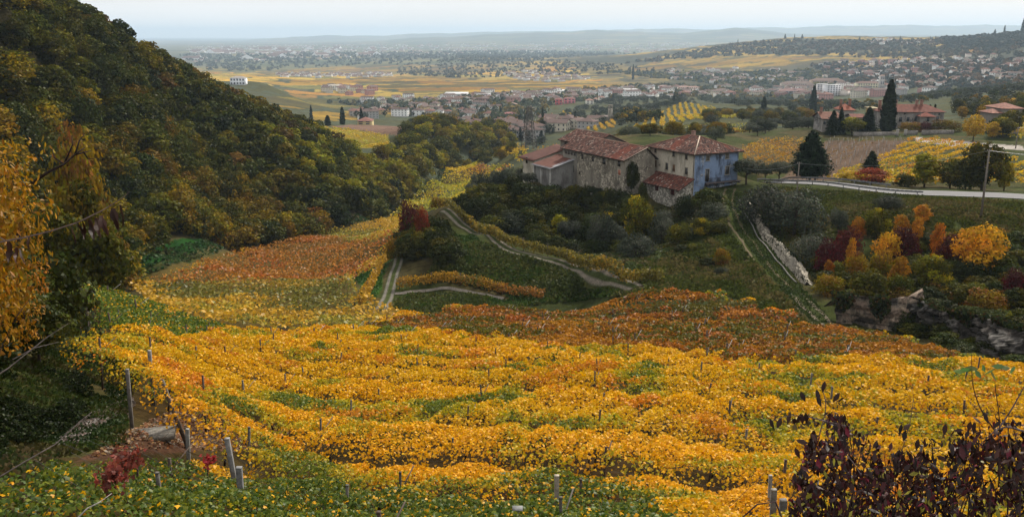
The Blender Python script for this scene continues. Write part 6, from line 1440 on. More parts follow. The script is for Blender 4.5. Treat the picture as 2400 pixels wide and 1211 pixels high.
# ------------------------------------------------------------------ town
def house_mesh(w, l, h, wall, roofc, hip, seed, storeys=2, parts=False):
    """one small house: walls with window rows, tiled roof; origin at the middle of its base"""
    r = np.random.default_rng(seed); mw, mr, mwi = MB(), MB(), []
    x, y = w / 2, l / 2; wc = tuple(wall)
    for q in (((-x, -y, -2), (x, -y, -2), (x, -y, h), (-x, -y, h)), ((x, -y, -2), (x, y, -2), (x, y, h), (x, -y, h)), ((x, y, -2), (-x, y, -2), (-x, y, h), (x, y, h)), ((-x, y, -2), (-x, -y, -2), (-x, -y, h), (-x, y, h))): mw.quad(*q, col=wc)
    o = .55; rise = w * .22 if roofc is not None else 0
    if roofc is None:
        mr.abox(-x - .2, -y - .2, h, x + .2, y + .2, h + .45, (.62,.63,.64))
    else:
        zt = h + rise; rc = tuple(roofc); hi = w / 2 if hip else -o
        a, b, c, d = (-x - o, -y - o, h), (x + o, -y - o, h), (x + o, y + o, h), (-x - o, y + o, h); r0, r1 = (0, -y + hi if hip else -y - o, zt), (0, y - hi if hip else y + o, zt)
        if hip and l <= w: r0 = (0, -.01, zt); r1 = (0, .01, zt)
        k = lambda: tuple(np.array(rc) * r.uniform(.85, 1.15))
        mr.quad(a, r0, r1, d, k()); mr.quad(b, c, r1, r0, k())
        if hip: mr.tri(a, b, r0, k()); mr.tri(c, d, r1, k())
        else: mw.tri((-x, -y, h), (x, -y, h), (0, -y, zt - .12), wc); mw.tri((x, y, h), (-x, y, h), (0, y, zt - .12), wc)
        mr.quad((a[0], a[1], h - .1), (d[0], d[1], h - .1), (c[0], c[1], h - .1), (b[0], b[1], h - .1), DKW)
        mr.abox(w * .2, -.4, h + rise * .3, w * .2 + .7, .3, zt + .6, (.30,.17,.12))
    st = h / storeys
    for s_ in range(storeys):
        zz = st * s_ + st * .55
        for n_, fy in ((max(2, int(w / 3.2)), -1), (max(2, int(w / 3.2)), 1)):
            for k_ in range(n_):
                xx = -x + (k_ + .5) * w / n_; m = MB(); m.abox(xx - .5, fy * y - (.05 if fy < 0 else -.0), zz - .7, xx + .5, fy * y + (.05 if fy > 0 else 0), zz + .7, (.05,.055,.06)); mwi.append(m)
        for n_, fx in ((max(2, int(l / 3.4)), -1), (max(2, int(l / 3.4)), 1)):
            for k_ in range(n_):
                yy = -y + (k_ + .5) * l / n_; m = MB(); m.abox(fx * x - (.05 if fx < 0 else 0), yy - .5, zz - .7, fx * x + (.05 if fx > 0 else 0), yy + .5, zz + .7, (.05,.055,.06)); mwi.append(m)
    if parts: return mw, mr, mwi
    m = MB()
    for s_ in [mw, mr] + mwi:
        o_ = len(m.v); m.v += s_.v; m.c += s_.c; m.f4 += [[i + o_ for i in f] for f in s_.f4]; m.f3 += [[i + o_ for i in f] for f in s_.f3]
    return m
WALLS = {'white': (.85,.85,.84), 'cream': (.58,.53,.43), 'grey': (.36,.35,.34), 'ochre': (.44,.32,.17), 'pink': (.46,.25,.22)}
ROOFS = {'brown': (.115,.078,.068), 'red': (.17,.085,.066)}
HM = {}
for wi, (wn_, wc) in enumerate(WALLS.items()):
    for v, (w, l, h, hip, rc) in enumerate([(10, 13, 6.2, True, 'brown'), (9, 15, 6.5, False, 'brown'), (11, 11, 6.0, True, 'red'), (9, 20, 8.6, False, 'brown')]):
        m = house_mesh(w, l, h, wc, ROOFS[rc], hip, wi * 10 + v, 3 if h > 8 else 2); o = m.build('h', M_HOUSE[0]); HM[(wn_, v)] = o.data; bpy.data.objects.remove(o)
m = house_mesh(22, 46, 7.5, (.55,.56,.58), None, False, 99, 1); o = m.build('h', M_HOUSE[0]); HM['shed'] = o.data; bpy.data.objects.remove(o)
NH = {}
for wn_ in WALLS:   # near houses, with parts
    mw, mr, mwi = house_mesh(11, 15, 6.2, WALLS[wn_], ROOFS['brown'], wn_ in ('white', 'grey', 'pink'), 7, 2, True)
    r_ = empty('p'); ds = [(n_, b.build(n_, mt_)) for n_, b, mt_ in [('wall', mw, M_HOUSE[0]), ('roof', mr, M_HOUSE[0])] + [('window', q, M_GLASS) for q in mwi[:len(mwi)]]]
    NH[wn_] = [(n_, o.data) for n_, o in ds]
    for _, o in ds: bpy.data.objects.remove(o)
    bpy.data.objects.remove(r_)
placed = []
def town(poly, n, mixw, label, group, near=False, minsep=15, sc=(.8, 1.15), sheds=0, **kw):
    pts = scatter(poly, n * 3, **kw); k = 0; ang0 = rng.uniform(0, 3.14)
    for x, y in pts:
        if k >= n: break
        if any((x - a) ** 2 + (y - b) ** 2 < minsep ** 2 for a, b in placed): continue
        placed.append((x, y)); k += 1; z = float(tz(x, y)); w = mixw[int(rng.integers(len(mixw)))]; s = rng.uniform(*sc); a = ang0 + rng.choice([0, math.pi / 2]) + rng.normal(0, .2)
        lb = label.replace('WALL', w); g_ = group + ', ' + w + ' walls'
        if near:
            o = empty('house', (x, y, z), a); o.scale = (s, s, s)
            for n_, dt in NH[w]:
                c = bpy.data.objects.new(n_, dt); COL.objects.link(c); c.parent = o
        else:
            o = bpy.data.objects.new('house', HM[(w, int(rng.integers(4)))]); COL.objects.link(o); o.location = (x, y, z); o.rotation_euler = (0, 0, a); o.scale = (s, s, s)
        tag(o, lb, 'house', g_)
MW = ['white', 'cream', 'white', 'grey', 'ochre']
town([(1040,285),(1150,292),(1240,300),(1290,312),(1235,330),(1180,330),(1150,315),(1060,300)], 30, ['cream', 'grey', 'white', 'grey'], 'brown-roofed house with WALL walls in the village nearest behind the pylon', 'village behind the pylon', near=True, minsep=15, dmin=500)
town([(1290,292),(1400,290),(1380,305),(1300,312),(1270,305)], 8, ['grey', 'cream'], 'brown-roofed house with WALL walls among the small vineyards left of the church', 'hamlet left of the church', near=True, minsep=16, dmin=450)
town([(800,266),(900,258),(1010,250),(1170,252),(1160,280),(1050,284),(960,272),(860,284)], 44, MW, 'WALL house with a brown roof in the lower left part of the valley town', 'lower left part of the town', minsep=17, dmin=800)
town([(1030,224),(1180,222),(1300,216),(1560,208),(1720,208),(1720,232),(1560,230),(1400,232),(1300,242),(1120,248),(1000,242)], 78, ['white', 'white', 'cream', 'white', 'pink'], 'WALL house with a brown roof in the long middle strip of the town', 'middle strip of the town', minsep=20, dmin=1000, sc=(.9, 1.4))
town([(840,236),(1000,230),(1000,240),(850,246)], 14, ['white', 'cream'], 'WALL house in the thin row between two golden fields left of the town', 'row left of the town', minsep=22, dmin=1000)
town([(755,206),(870,208),(880,226),(770,222)], 15, ['cream', 'pink', 'white'], 'WALL house in the separate hamlet at the left behind the white-topped spur', 'left hamlet', minsep=24, dmin=1200, sc=(1, 1.5))
town([(1740,214),(2000,206),(2200,200),(2180,222),(1900,236),(1760,230)], 46, ['white', 'cream', 'white', 'grey', 'pink'], 'WALL house with a brown roof in the right part of the town behind the villa', 'right part of the town', minsep=20, dmin=1000, sc=(.9, 1.4))
town([(1900,150),(2240,135),(2400,135),(2400,198),(2200,196),(1950,178)], 64, ['white', 'cream', 'white', 'grey', 'pink'], 'WALL house scattered on the hillside at the upper right', 'hillside houses at the upper right', minsep=22, dmin=900, sc=(.9, 1.3))
# farther houses as one mass
def specks(poly, n, label, size=(9, 14), cols=((.6,.6,.58),(.5,.42,.36),(.65,.64,.62)), **kw):
    m = MB()
    for x, y in scatter(poly, n, **kw):
        z = float(tz(x, y)); a = rng.uniform(0, 3.14); w, l, h = rng.uniform(*size), rng.uniform(*size) * 1.3, rng.uniform(5, 8); c = tuple(np.array(cols[int(rng.integers(len(cols)))]))
        e1 = np.array((math.cos(a), math.sin(a), 0)); e2 = np.array((-math.sin(a), math.cos(a), 0)); p = np.array((x, y, z + h / 2 - 1))
        m.box(p, e1 * w / 2, e2 * l / 2, (0, 0, h / 2), c); t = p + (0, 0, h / 2); R = (.14,.09,.075)
        A_, B_, C_, D_ = (t + e1 * sx * (w / 2 + .5) + e2 * sy * (l / 2 + .5) for sx, sy in ((-1, -1), (1, -1), (1, 1), (-1, 1)))
        q0, q1 = t + e2 * -(l / 2 + .5) + (0, 0, w * .25), t + e2 * (l / 2 + .5) + (0, 0, w * .25)
        m.quad(A_, q0, q1, D_, R); m.quad(B_, C_, q1, q0, R); m.tri(A_, B_, q0, c); m.tri(C_, D_, q1, c)
    return tag(m.build('distant_houses', M_HOUSE[0]), label, 'houses', kind='stuff')
specks([(1170,170),(1240,168),(1380,180),(1370,192),(1260,196),(1190,184)], 70, 'village on the far side of the golden plain', dmin=1700)
specks([(640,172),(900,172),(930,178),(880,184),(660,184)], 110, 'houses strung along the far edge of the left golden plain', dmin=1700)
specks([(440,108),(1700,100),(1700,128),(1300,122),(900,135),(440,150)], 600, 'farms and sheds sprinkled over the hazy plain', size=(14, 30), dmin=4500)
specks([(420,118),(900,112),(900,130),(420,150)], 36, 'large pale warehouses on the hazy plain at the left', size=(40, 90), cols=((.8,.8,.8),), dmin=4500)
specks([(1990,92),(2200,96),(2200,108),(2000,112)], 22, 'few houses along the right-hand hill crest', dmin=1800)
specks([(1560,165),(1760,160),(1900,175),(1900,200),(1700,200),(1580,190)], 60, 'houses among the trees of the slope above the middle of the town', dmin=1500)
specks([(1030,224),(1180,222),(1300,216),(1560,208),(1720,208),(1720,232),(1400,232),(1120,248),(1000,242)], 90, 'small pale buildings packed between the larger houses of the town', size=(7, 11), cols=((.85,.85,.84),(.8,.78,.72)), dmin=1000)
specks([(1900,150),(2240,135),(2400,135),(2400,198),(2000,225),(1760,225),(1900,200)], 110, 'small pale buildings scattered over the right-hand slope', size=(7, 11), cols=((.85,.85,.84),(.7,.62,.55)), dmin=900)
# single buildings that stand out
def block(name, u0, u1, vt, vb, label, cat, wall, roof=None, depth=14, storeys=3, d=None, ang=0, dmin=900, rows=True):
    q = hit((u0 + u1) / 2, vb, dmin=dmin) if d is None else P((u0 + u1) / 2, vb, d); d_ = q[1]; w = (u1 - u0) * d_ / F; h = (vb - vt) * d_ / F
    root = empty(name, (q[0], d_, q[2]), ang); tag(root, label, cat); m = MB(); m.abox(-w / 2, 0, -4, w / 2, depth, h, tuple(wall)); m.build('wall', M_HOUSE[0], root)
    m = MB()
    if roof is None: m.abox(-w / 2 - .3, -.3, h + .002, w / 2 + .3, depth + .3, h + .5, (.5,.5,.5))
    else:
        a, b, c, e = (-w/2-.6, -.6, h), (w/2+.6, -.6, h), (w/2+.6, depth+.6, h), (-w/2-.6, depth+.6, h); hi = min(depth / 2, w / 2 - .1); r0, r1 = (-w/2+hi, depth/2, h+depth*.2), (w/2-hi, depth/2, h+depth*.2)
        m.quad(a, b, r1, r0, roof); m.quad(c, e, r0, r1, tuple(np.array(roof) * .9)); m.tri(b, c, r1, roof); m.tri(e, a, r0, roof)
    m.build('roof', M_HOUSE[0], root)
    if rows:
        n_ = max(2, int(w / 4.2)); st = h / storeys; n_ = min(n_, 14)
        for s_ in range(storeys):
            for k in range(n_):
                xx = -w / 2 + (k + .5) * w / n_; zz = (s_ + .55) * st; m = MB(); m.abox(xx - w / n_ * .27, -.12, zz - st * .28, xx + w / n_ * .27, -.004, zz + st * .28, (.10,.10,.11)); m.build('window', M_HOUSE[0], root)
    return root
block('apartment_block', 1936, 1971, 201, 226, 'tall white apartment block with rows of balconies in the right part of the town', 'apartment block', (.66,.66,.68), storeys=6, ang=.25)
block('apartment_block', 1915, 1938, 199, 222, 'second white apartment block just left of the tallest one', 'apartment block', (.58,.55,.55), storeys=6, ang=-.2)
block('school', 2010, 2062, 196, 211, 'long pale yellow building with a brown roof left of the town tower', 'building', (.58,.54,.38), (.15,.09,.07), 16, 3)
block('factory', 1836, 1905, 197, 208, 'long low brown-roofed building at the left of the apartment blocks', 'building', (.38,.33,.28), (.14,.10,.085), 24, 2)
block('factory', 1905, 1978, 190, 200, 'large terracotta roofed building behind the apartment blocks', 'building', (.45,.33,.22), (.15,.095,.075), 24, 2)
block('office_building', 1830, 1895, 214, 224, 'low dark-banded building in the trees left of the apartment blocks', 'building', (.36,.33,.36), (.20,.12,.11), 20, 2)
block('town_tower', 2062, 2071, 179, 212, 'square stone tower rising above the right part of the town', 'tower', (.40,.38,.36), (.25,.15,.12), 8, 3)
block('pink_house', 1180, 1210, 267, 276, 'bright pink two storey house alone at the edge of a green field', 'house', (.62,.20,.27), (.25,.11,.10), 9, 2, dmin=700)
block('red_house', 1302, 1318, 234, 246, 'raspberry red house left of the white terrace of houses', 'house', (.52,.10,.10), (.22,.09,.08), 10, 2)
block('pink_terrace', 1322, 1348, 232, 243, 'coral pink row of houses right of the raspberry red house', 'houses', (.58,.20,.22), (.2,.10,.09), 10, 2)
for k, (u0, u1, vt, vb) in enumerate(((1374,1391,236,245),(1393,1402,233,242),(1404,1418,229,238))):
    block('terraced_house', u0, u1, vt, vb, ('white gabled house lowest of the stepped row above the olive grove', 'middle white house of the stepped row above the olive grove', 'topmost white house of the stepped row above the olive grove')[k], 'house', (.72,.69,.60), (.24,.14,.11), 11, 2)
block('white_house', 1187, 1212, 245, 254, 'wide white house with two storeys beside a small yellow field', 'house', (.72,.72,.70), (.24,.17,.14), 11, 2)
block('white_hotel', 540, 574, 184, 200, 'brilliant white building with dark windows on the ridge behind the left hill', 'house', (.70,.72,.75), (.3,.27,.25), 14, 2, d=1400)
block('apartment_block', 760, 800, 202, 212, 'white apartment houses at the back of the left hamlet', 'apartment block', (.62,.59,.50), (.4,.36,.3), 14, 3, dmin=1300)
block('farmhouse', 838, 870, 284, 293, 'yellowish farmhouse with a broad brown roof beyond the ploughed knoll', 'house', (.46,.38,.20), (.20,.10,.08), 12, 2, d=640)
block('warehouse', 1040, 1094, 222, 228, 'big warehouse with a brilliant white roof at the left end of the industrial strip', 'warehouse', (.35,.34,.36), None, 70, 1, rows=False)
block('warehouse', 1170, 1203, 225, 230, 'white-roofed warehouse right of the blue-white apartment houses', 'warehouse', (.5,.5,.5), None, 40, 1, rows=False)
block('warehouse', 1240, 1290, 222, 227, 'long grey warehouse in the middle of the industrial strip', 'warehouse', (.42,.42,.43), None, 50, 1, rows=False)
block('warehouse', 1285, 1345, 215, 221, 'pale long warehouse behind the grey one', 'warehouse', (.55,.55,.56), None, 60, 1, rows=False)
block('warehouse', 1375, 1420, 217, 223, 'white warehouse at the edge of the golden plain above the stepped row', 'warehouse', (.6,.6,.6), None, 50, 1, rows=False)
block('warehouse', 1455, 1500, 213, 222, 'bluish white factory hall at the right of the industrial strip', 'warehouse', (.55,.60,.68), None, 50, 1)
block('apartment_block', 1120, 1150, 222, 233, 'blue and white apartment house left in the middle of the town', 'apartment block', (.60,.64,.70), None, 12, 3)
block('apartment_block', 1545, 1567, 203, 212, 'white apartment house towards the right end of the middle strip', 'apartment block', (.62,.6,.6), (.3,.2,.17), 12, 3)
block('apartment_block', 1590, 1640, 206, 215, 'cream apartment row with many windows in the middle strip', 'apartment block', (.60,.54,.46), (.28,.18,.15), 12, 3)
# church with its bell tower
q = hit(1430, 283, dmin=450); d_ = q[1]; k = d_ / F
root = empty('church', tuple(q), .25); tag(root, 'small stone church with a tall slender bell tower among the olive trees', 'church')
m = MB(); w = 8.5 * k / 2; H_ = 36 * k; m.abox(-w, -w, -2, w, w, H_ * .78, (.33,.33,.35)); m.build('bell_tower', M_RUBBLE, root)
m = MB()
for sx in (-1, 1):
    for sy in (-1, 1): m.abox(sx * w - (0 if sx < 0 else w * .5), sy * w - (0 if sy < 0 else w * .5), H_ * .78, sx * w + (w * .5 if sx < 0 else 0), sy * w + (w * .5 if sy < 0 else 0), H_ * .95, (.34,.34,.36))
m.abox(-w * 1.15, -w * 1.15, H_ * .952, w * 1.15, w * 1.15, H_, (.30,.29,.30)); m.build('belfry', M_RUBBLE, root)
m = MB(); L2 = 26 * k; W2 = 7 * k; h2 = 8.5 * k
for q4 in (((-L2*.6, w, -2), (L2*.7, w, -2), (L2*.7, w, h2), (-L2*.6, w, h2)), ((L2*.7, w, -2), (L2*.7, w+2*W2, -2), (L2*.7, w+2*W2, h2), (L2*.7, w, h2)), ((-L2*.6, w+2*W2, -2), (-L2*.6, w, -2), (-L2*.6, w, h2), (-L2*.6, w+2*W2, h2))): m.quad(*q4, col=(.30,.29,.28))
m.build('nave', M_RUBBLE, root)
m = MB(); m.quad((-L2*.62, w - .3, h2), (L2*.72, w - .3, h2), (L2*.72, w + W2, h2 + 3.4*k), (-L2*.62, w + W2, h2 + 3.4*k), (.20,.16,.15)); m.quad((L2*.72, w+2*W2+.3, h2), (-L2*.62, w+2*W2+.3, h2), (-L2*.62, w + W2, h2+3.4*k), (L2*.72, w+W2, h2+3.4*k), (.18,.14,.13)); m.build('roof', M_TILE, root)
# lattice pylon
q = P(1240, 357, 415); z = float(tz(q[0], q[1])); H_ = P(1240, 250, 415)[2] - z
root = empty('electricity_pylon', (q[0], q[1], z), .3); tag(root, 'tall steel lattice pylon standing in the yellow vines left of the farm', 'pylon')
m = MB(); wf = lambda t: 2.2 * (1 - t) ** 1.15 + .85; lv = list(np.linspace(0, .62, 7)) + list(np.linspace(.70, 1, 5)); PC = (.08,.075,.07)
for i in range(len(lv) - 1):
    a, b = lv[i], lv[i + 1]; cs = [(-1, -1), (1, -1), (1, 1), (-1, 1)]
    for j in range(4):
        A_ = np.array((cs[j][0] * wf(a), cs[j][1] * wf(a), a * H_)); B_ = np.array((cs[j][0] * wf(b), cs[j][1] * wf(b), b * H_)); j2 = (j + 1) % 4
        A2 = np.array((cs[j2][0] * wf(a), cs[j2][1] * wf(a), a * H_)); B2 = np.array((cs[j2][0] * wf(b), cs[j2][1] * wf(b), b * H_))
        m.tube([A_, B_], .17, 4, PC, cap=False); m.tube([A_, B2], .095, 3, PC, cap=False); m.tube([A2, B_], .095, 3, PC, cap=False); m.tube([B_, B2], .095, 3, PC, cap=False)
m.build('lattice', M_METAL, root)
for t in (.72, .84, .96):
    m = MB(); zz = t * H_; m.tube([(-3.0, 0, zz), (3.0, 0, zz)], .12, 4, PC); m.tube([(-3.0, 0, zz), (-.8, 0, zz + 1.1), (.8, 0, zz + 1.1), (3.0, 0, zz)], .08, 3, PC); m.build('crossarm', M_METAL, root)
    for sx in (-2.9, 2.9): m = MB(); m.tube([(sx, 0, zz), (sx, 0, zz - .5), (sx, 0, zz - 1.3)], [.05, .16, .14], 6, (.5,.5,.5)); m.build('insulator', M_FLAT, root)
# cypresses and trees among the houses
for u, vt, vb, d, w, lb in [(803,252,289,640,11,'tall dark cypress left of the yellowish farmhouse'),(847,254,284,680,8,'second dark cypress behind the yellowish farmhouse'),(768,271,290,600,12,'short dark cypress-like tree at the left end of the knoll'),(729,248,267,900,6,'lone dark cypress in the golden field left of the town'),(1272,252,276,760,6,'thin cypress above the slanting vineyard'),(1348,262,282,720,7,'thin cypress between the slanting vineyard and the church'),(1579,222,240,1000,7,'dark cypress on top of the vineyard hill, left one'),(1790,228,255,640,12,'dark cypress behind the olive belt right of the blue house'),(1906,204,243,700,14,'tall cypress in front of the apartment blocks'),(1484,152,166,2400,5,'lone cypress on the terraces above the plain')]:
    tree('cypfar', u, vt, vb, d, w, lb)
mt_lab = 'dark conifer or leafy tree between the houses of the town'
for k, (poly, n) in enumerate([([(1020,285),(1230,292),(1230,330),(1150,318),(1040,300)], 26), ([(800,262),(1180,250),(1170,282),(960,274),(860,288)], 34), ([(1030,226),(1700,212),(1720,234),(1300,244),(1000,242)], 34)]):
    kk = 0
    for x, y in scatter(poly, n, dmin=450, minsep=10):
        put_tree(['speck', 'firfar', 'speck'][kk % 3], x, y, rng.uniform(6, 12), rng.uniform(6, 10), ['dark leafy tree', 'dark pointed conifer', 'leafy tree'][kk % 3] + ' growing between the houses of the valley town', 'town trees, ' + ['leafy', 'pointed', 'leafy'][kk % 3], name='town_tree', cat='tree'); kk += 1
for u, d, s in ((2095,3080,10),(2180,2950,8),(2193,2950,8),(2110,3080,12),(2330,2640,9),(2352,2640,12),(2395,2480,22),(1730,3900,8),(1840,3600,9),(1862,3600,8),(1880,3550,9),(2015,3350,7)):
    x = P(u, 90, d)[0]; put_tree(['cypfar', 'firfar'][int(s) % 2], x, d, s * 2.0, s * 1.8, 'dark tree standing out against the sky on the right-hand hill crest', 'skyline trees of the right-hand hill', name='skyline_tree', cat='tree')
# haze
hz = MB(); hz.abox(-22000, -60, -170, 22000, 33000, 215, (1, 1, 1))
M_HZ, nt = mat('haze_air'); pv = node(nt, 'ShaderNodeVolumePrincipled'); pv.inputs['Color'].default_value = HAZE_C; pv.inputs['Density'].default_value = HAZE_D; pv.inputs['Anisotropy'].default_value = HAZE_G
o_ = node(nt, 'ShaderNodeOutputMaterial'); nt.links.new(pv.outputs[0], o_.inputs['Volume'])
h_ = hz.build('haze', M_HZ); tag(h_, kind='stuff')
# ------------------------------------------------------------------ rough grass on the banks
def grass(poly, n, size, cols, label, shape='blade', name='grass', spread=.5, hgt=0.0, cl=1, pn=6., **kw):
    w = wpoly(densify(poly, 30), **kw); xs = [p[0] for p in w]; ys = [p[1] for p in w]
    x = rng.uniform(min(xs), max(xs), n * 3); y = rng.uniform(min(ys), max(ys), n * 3); m = inpoly(x, y, w); x, y = x[m][:n], y[m][:n]
    for ln_, r_ in AVOID:
        dd = ((x[:, None] - ln_[None, ::2, 0]) ** 2 + (y[:, None] - ln_[None, ::2, 1]) ** 2).min(1); m = dd > r_ ** 2; x, y = x[m], y[m]
    g = fbm(x / pn, y / pn, 21, 4); m = vnoise(x / 1.3, y / 1.3, 22) + g > .55; x, y, g = x[m], y[m], g[m]
    cols = np.array(cols); c = cols[np.clip(((g - .3) / .4 * len(cols) + rng.normal(0, .5, len(g))).astype(int), 0, len(cols) - 1)] * rng.uniform(.6, 1.4, (len(g), 1))
    s = size * rng.uniform(.6, 1.4, len(x)) * (.6 + g)
    nb = (0, -1, .25) if shape == 'blade' else (0, -.2, 1)
    o = leaves(name, np.stack([x, y, tz(x, y) + hgt * rng.uniform(0, 1, len(x)) - .02], -1), s, c, nb=nb, spread=spread, shape=shape, mt=M_GRASS, up=(0, 0, 1) if shape == 'blade' else None)
    return tag(o, label, 'grass', kind='stuff')
SHAPES['tuft'] = (np.array([(-.3, 0, 0), (.3, 0, 0), (.38, .8, .25), (-.1, 1, .3)]), [(0, 1, 2, 3)])
AVOID = [(smooth_line(UPP, 300), 1.5), (smooth_line(LOW, 200), .95), (smooth_line(TRK, 200), 1.6)]
GC = [(.040,.052,.007),(.058,.072,.008),(.072,.072,.014),(.11,.088,.028),(.055,.064,.010)]
GD = [(.030,.056,.008),(.044,.070,.010),(.070,.074,.016),(.040,.052,.010)]
grass([(1000,650),(1060,545),(1250,605),(1400,650),(1470,678),(1380,695),(1250,705),(1200,690)], 42000, .42, GD, 'dark tussocky grass on the bank between the two terrace paths', 'tuft', dmin=100, dmax=200, pn=9)
grass([(900,715),(960,690),(1100,690),(1200,712),(1120,735),(980,735)], 14000, .40, GD, 'dark grass on the bank below the lower terrace path', 'tuft', dmin=95, dmax=160)
grass([(1480,640),(1560,560),(1690,500),(1720,560),(1860,720),(1900,760),(1850,765),(1700,690),(1600,660)], 46000, .42, GC, 'rough grass on the slope left of the track', 'tuft', dmin=90, dmax=190, pn=7)
grass([(1745,450),(1830,440),(2000,450),(2200,462),(2400,475),(2400,560),(2250,560),(2000,560),(1940,640),(1880,640),(1800,540)], 60000, .34, GC, 'grass on the slope below the road', 'tuft', dmin=98, dmax=190, pn=8)
grass([(1080,470),(1180,470),(1500,500),(1690,470),(1690,520),(1560,600),(1480,640),(1300,600),(1120,530)], 42000, .5, [(.036,.046,.010),(.06,.062,.016),(.085,.068,.028),(.045,.062,.012)], 'tangled grass and bramble on the steep bank under the farm', 'clump', dmin=110, dmax=215, hgt=.5)
grass([(1700,445),(1745,455),(1800,560),(1880,670),(1950,755),(1900,770),(1800,640),(1725,540)], 24000, .20, [(.040,.058,.009),(.052,.062,.012),(.034,.05,.009)], 'short green grass on the track', 'tuft', dmin=85, dmax=190)
grass([(300,640),(330,600),(500,560),(760,530),(930,480),(1050,400),(1080,392),(950,500),(740,548),(480,600),(330,650)], 20000, .6, [(.02,.05,.012),(.03,.055,.012),(.045,.05,.016)], 'dark grass and weeds at the foot of the wooded hillside', 'clump', dmin=90, dmax=500, hgt=.5)
grass([(825,640),(905,600),(925,620),(900,700),(860,695)], 6000, .25, [(.03,.075,.012),(.04,.085,.014)], 'fresh green grass in the corner beside the gravel track', 'tuft', dmin=100, dmax=170)
grass([(1380,690),(1450,660),(1600,652),(1690,680),(1640,700),(1500,700)], 9000, .40, GC, 'grass where the terrace path meets the red vines', 'tuft', dmin=95, dmax=150)
grass([(1100,700),(1250,690),(1480,672),(1480,690),(1200,722),(1100,730)], 9000, .40, GD, 'grass strip behind the red vines', 'tuft', dmin=95, dmax=150)
# near slope at the left
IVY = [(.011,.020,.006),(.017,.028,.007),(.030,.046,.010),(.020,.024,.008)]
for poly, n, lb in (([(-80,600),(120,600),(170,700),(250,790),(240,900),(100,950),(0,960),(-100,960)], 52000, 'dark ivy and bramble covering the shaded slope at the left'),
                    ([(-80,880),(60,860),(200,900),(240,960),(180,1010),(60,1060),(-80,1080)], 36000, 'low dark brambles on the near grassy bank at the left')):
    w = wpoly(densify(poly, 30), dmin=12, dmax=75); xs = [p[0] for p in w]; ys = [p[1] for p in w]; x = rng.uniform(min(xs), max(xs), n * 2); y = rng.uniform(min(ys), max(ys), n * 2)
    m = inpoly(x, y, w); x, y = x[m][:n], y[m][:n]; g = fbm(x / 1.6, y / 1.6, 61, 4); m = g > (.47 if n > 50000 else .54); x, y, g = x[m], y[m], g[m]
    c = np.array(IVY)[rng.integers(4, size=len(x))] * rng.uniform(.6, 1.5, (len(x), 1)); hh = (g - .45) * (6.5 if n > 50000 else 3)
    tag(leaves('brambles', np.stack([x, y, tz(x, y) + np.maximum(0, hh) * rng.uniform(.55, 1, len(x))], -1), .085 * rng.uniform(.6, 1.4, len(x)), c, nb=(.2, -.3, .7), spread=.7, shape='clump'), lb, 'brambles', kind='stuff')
grass([(0,860),(200,800),(230,770),(300,800),(330,870),(300,940),(290,1040),(150,1070),(-60,1100),(-60,900)], 90000, .13, [(.014,.028,.006),(.022,.042,.007),(.034,.048,.008),(.05,.046,.012)], 'green grass of the near bank and the path beside the vines', 'tuft', dmin=12, dmax=60, pn=3)
grass([(-100,1120),(60,1060),(140,1090),(160,1211),(150,1350),(-100,1350)], 16000, .16, [(.07,.055,.02),(.05,.06,.016),(.11,.08,.035)], 'dry brownish grass in the bottom left corner', 'tuft', dmin=7, dmax=30, pn=2)
# ivy hanging over the rock faces
w = []
for (u0, u1, d0, d1, n, hmax) in ((2160, 2470, 94, 72, 26000, 3.4), (1955, 2165, 96, 95, 3600, 4.0)):
    t = rng.uniform(0, 1, n); u = u0 + (u1 - u0) * t; d = d0 + (d1 - d0) * t - rng.uniform(.6, 2.2, n); x = np.array([P(a, 760, b)[0] for a, b in zip(u, d)]); hh = rng.uniform(0, 1, n); keepv = vnoise(u / 18., hh * 1.3, 5) + (hh - .5) * .5 > (.50 if n > 9000 else .74)
    p = np.stack([x, d + hh * 1.6, tz(x, d + 2.0) + hh * hmax - .3], -1)[keepv]; w.append(p)
p = np.concatenate(w); tag(leaves('ivy', p, .34 * rng.uniform(.6, 1.3, len(p)), np.array(IVY + [(.06,.03,.01),(.05,.055,.01)])[rng.integers(6, size=len(p))] * rng.uniform(.6, 1.5, (len(p), 1)), nb=(0, -1, .3), spread=.6, shape='clump'), 'dark ivy and creepers hanging over the rough rock face at the right', 'ivy', kind='stuff')
k = 2600; t = rng.uniform(0, 1, k); ix = (t * (len(WL_) - 1)).astype(int); hh = rng.uniform(0, 1, k); kp = vnoise(t * 16, hh * 2, 9) > .48; p = np.stack([WL_[ix, 0] + .3 + hh * .9, WL_[ix, 1] - .1 + rng.normal(0, .3, k), tz(WL_[ix, 0], WL_[ix, 1]) + .3 + hh * 1.4], -1)[kp]
tag(leaves('ivy', p, .26 * rng.uniform(.6, 1.3, len(p)), np.array(IVY + [(.07,.06,.02)])[rng.integers(5, size=len(p))], nb=(-1, -.5, .3), spread=.6, shape='clump'), 'patches of ivy on the dry stone wall beside the track', 'ivy', kind='stuff')
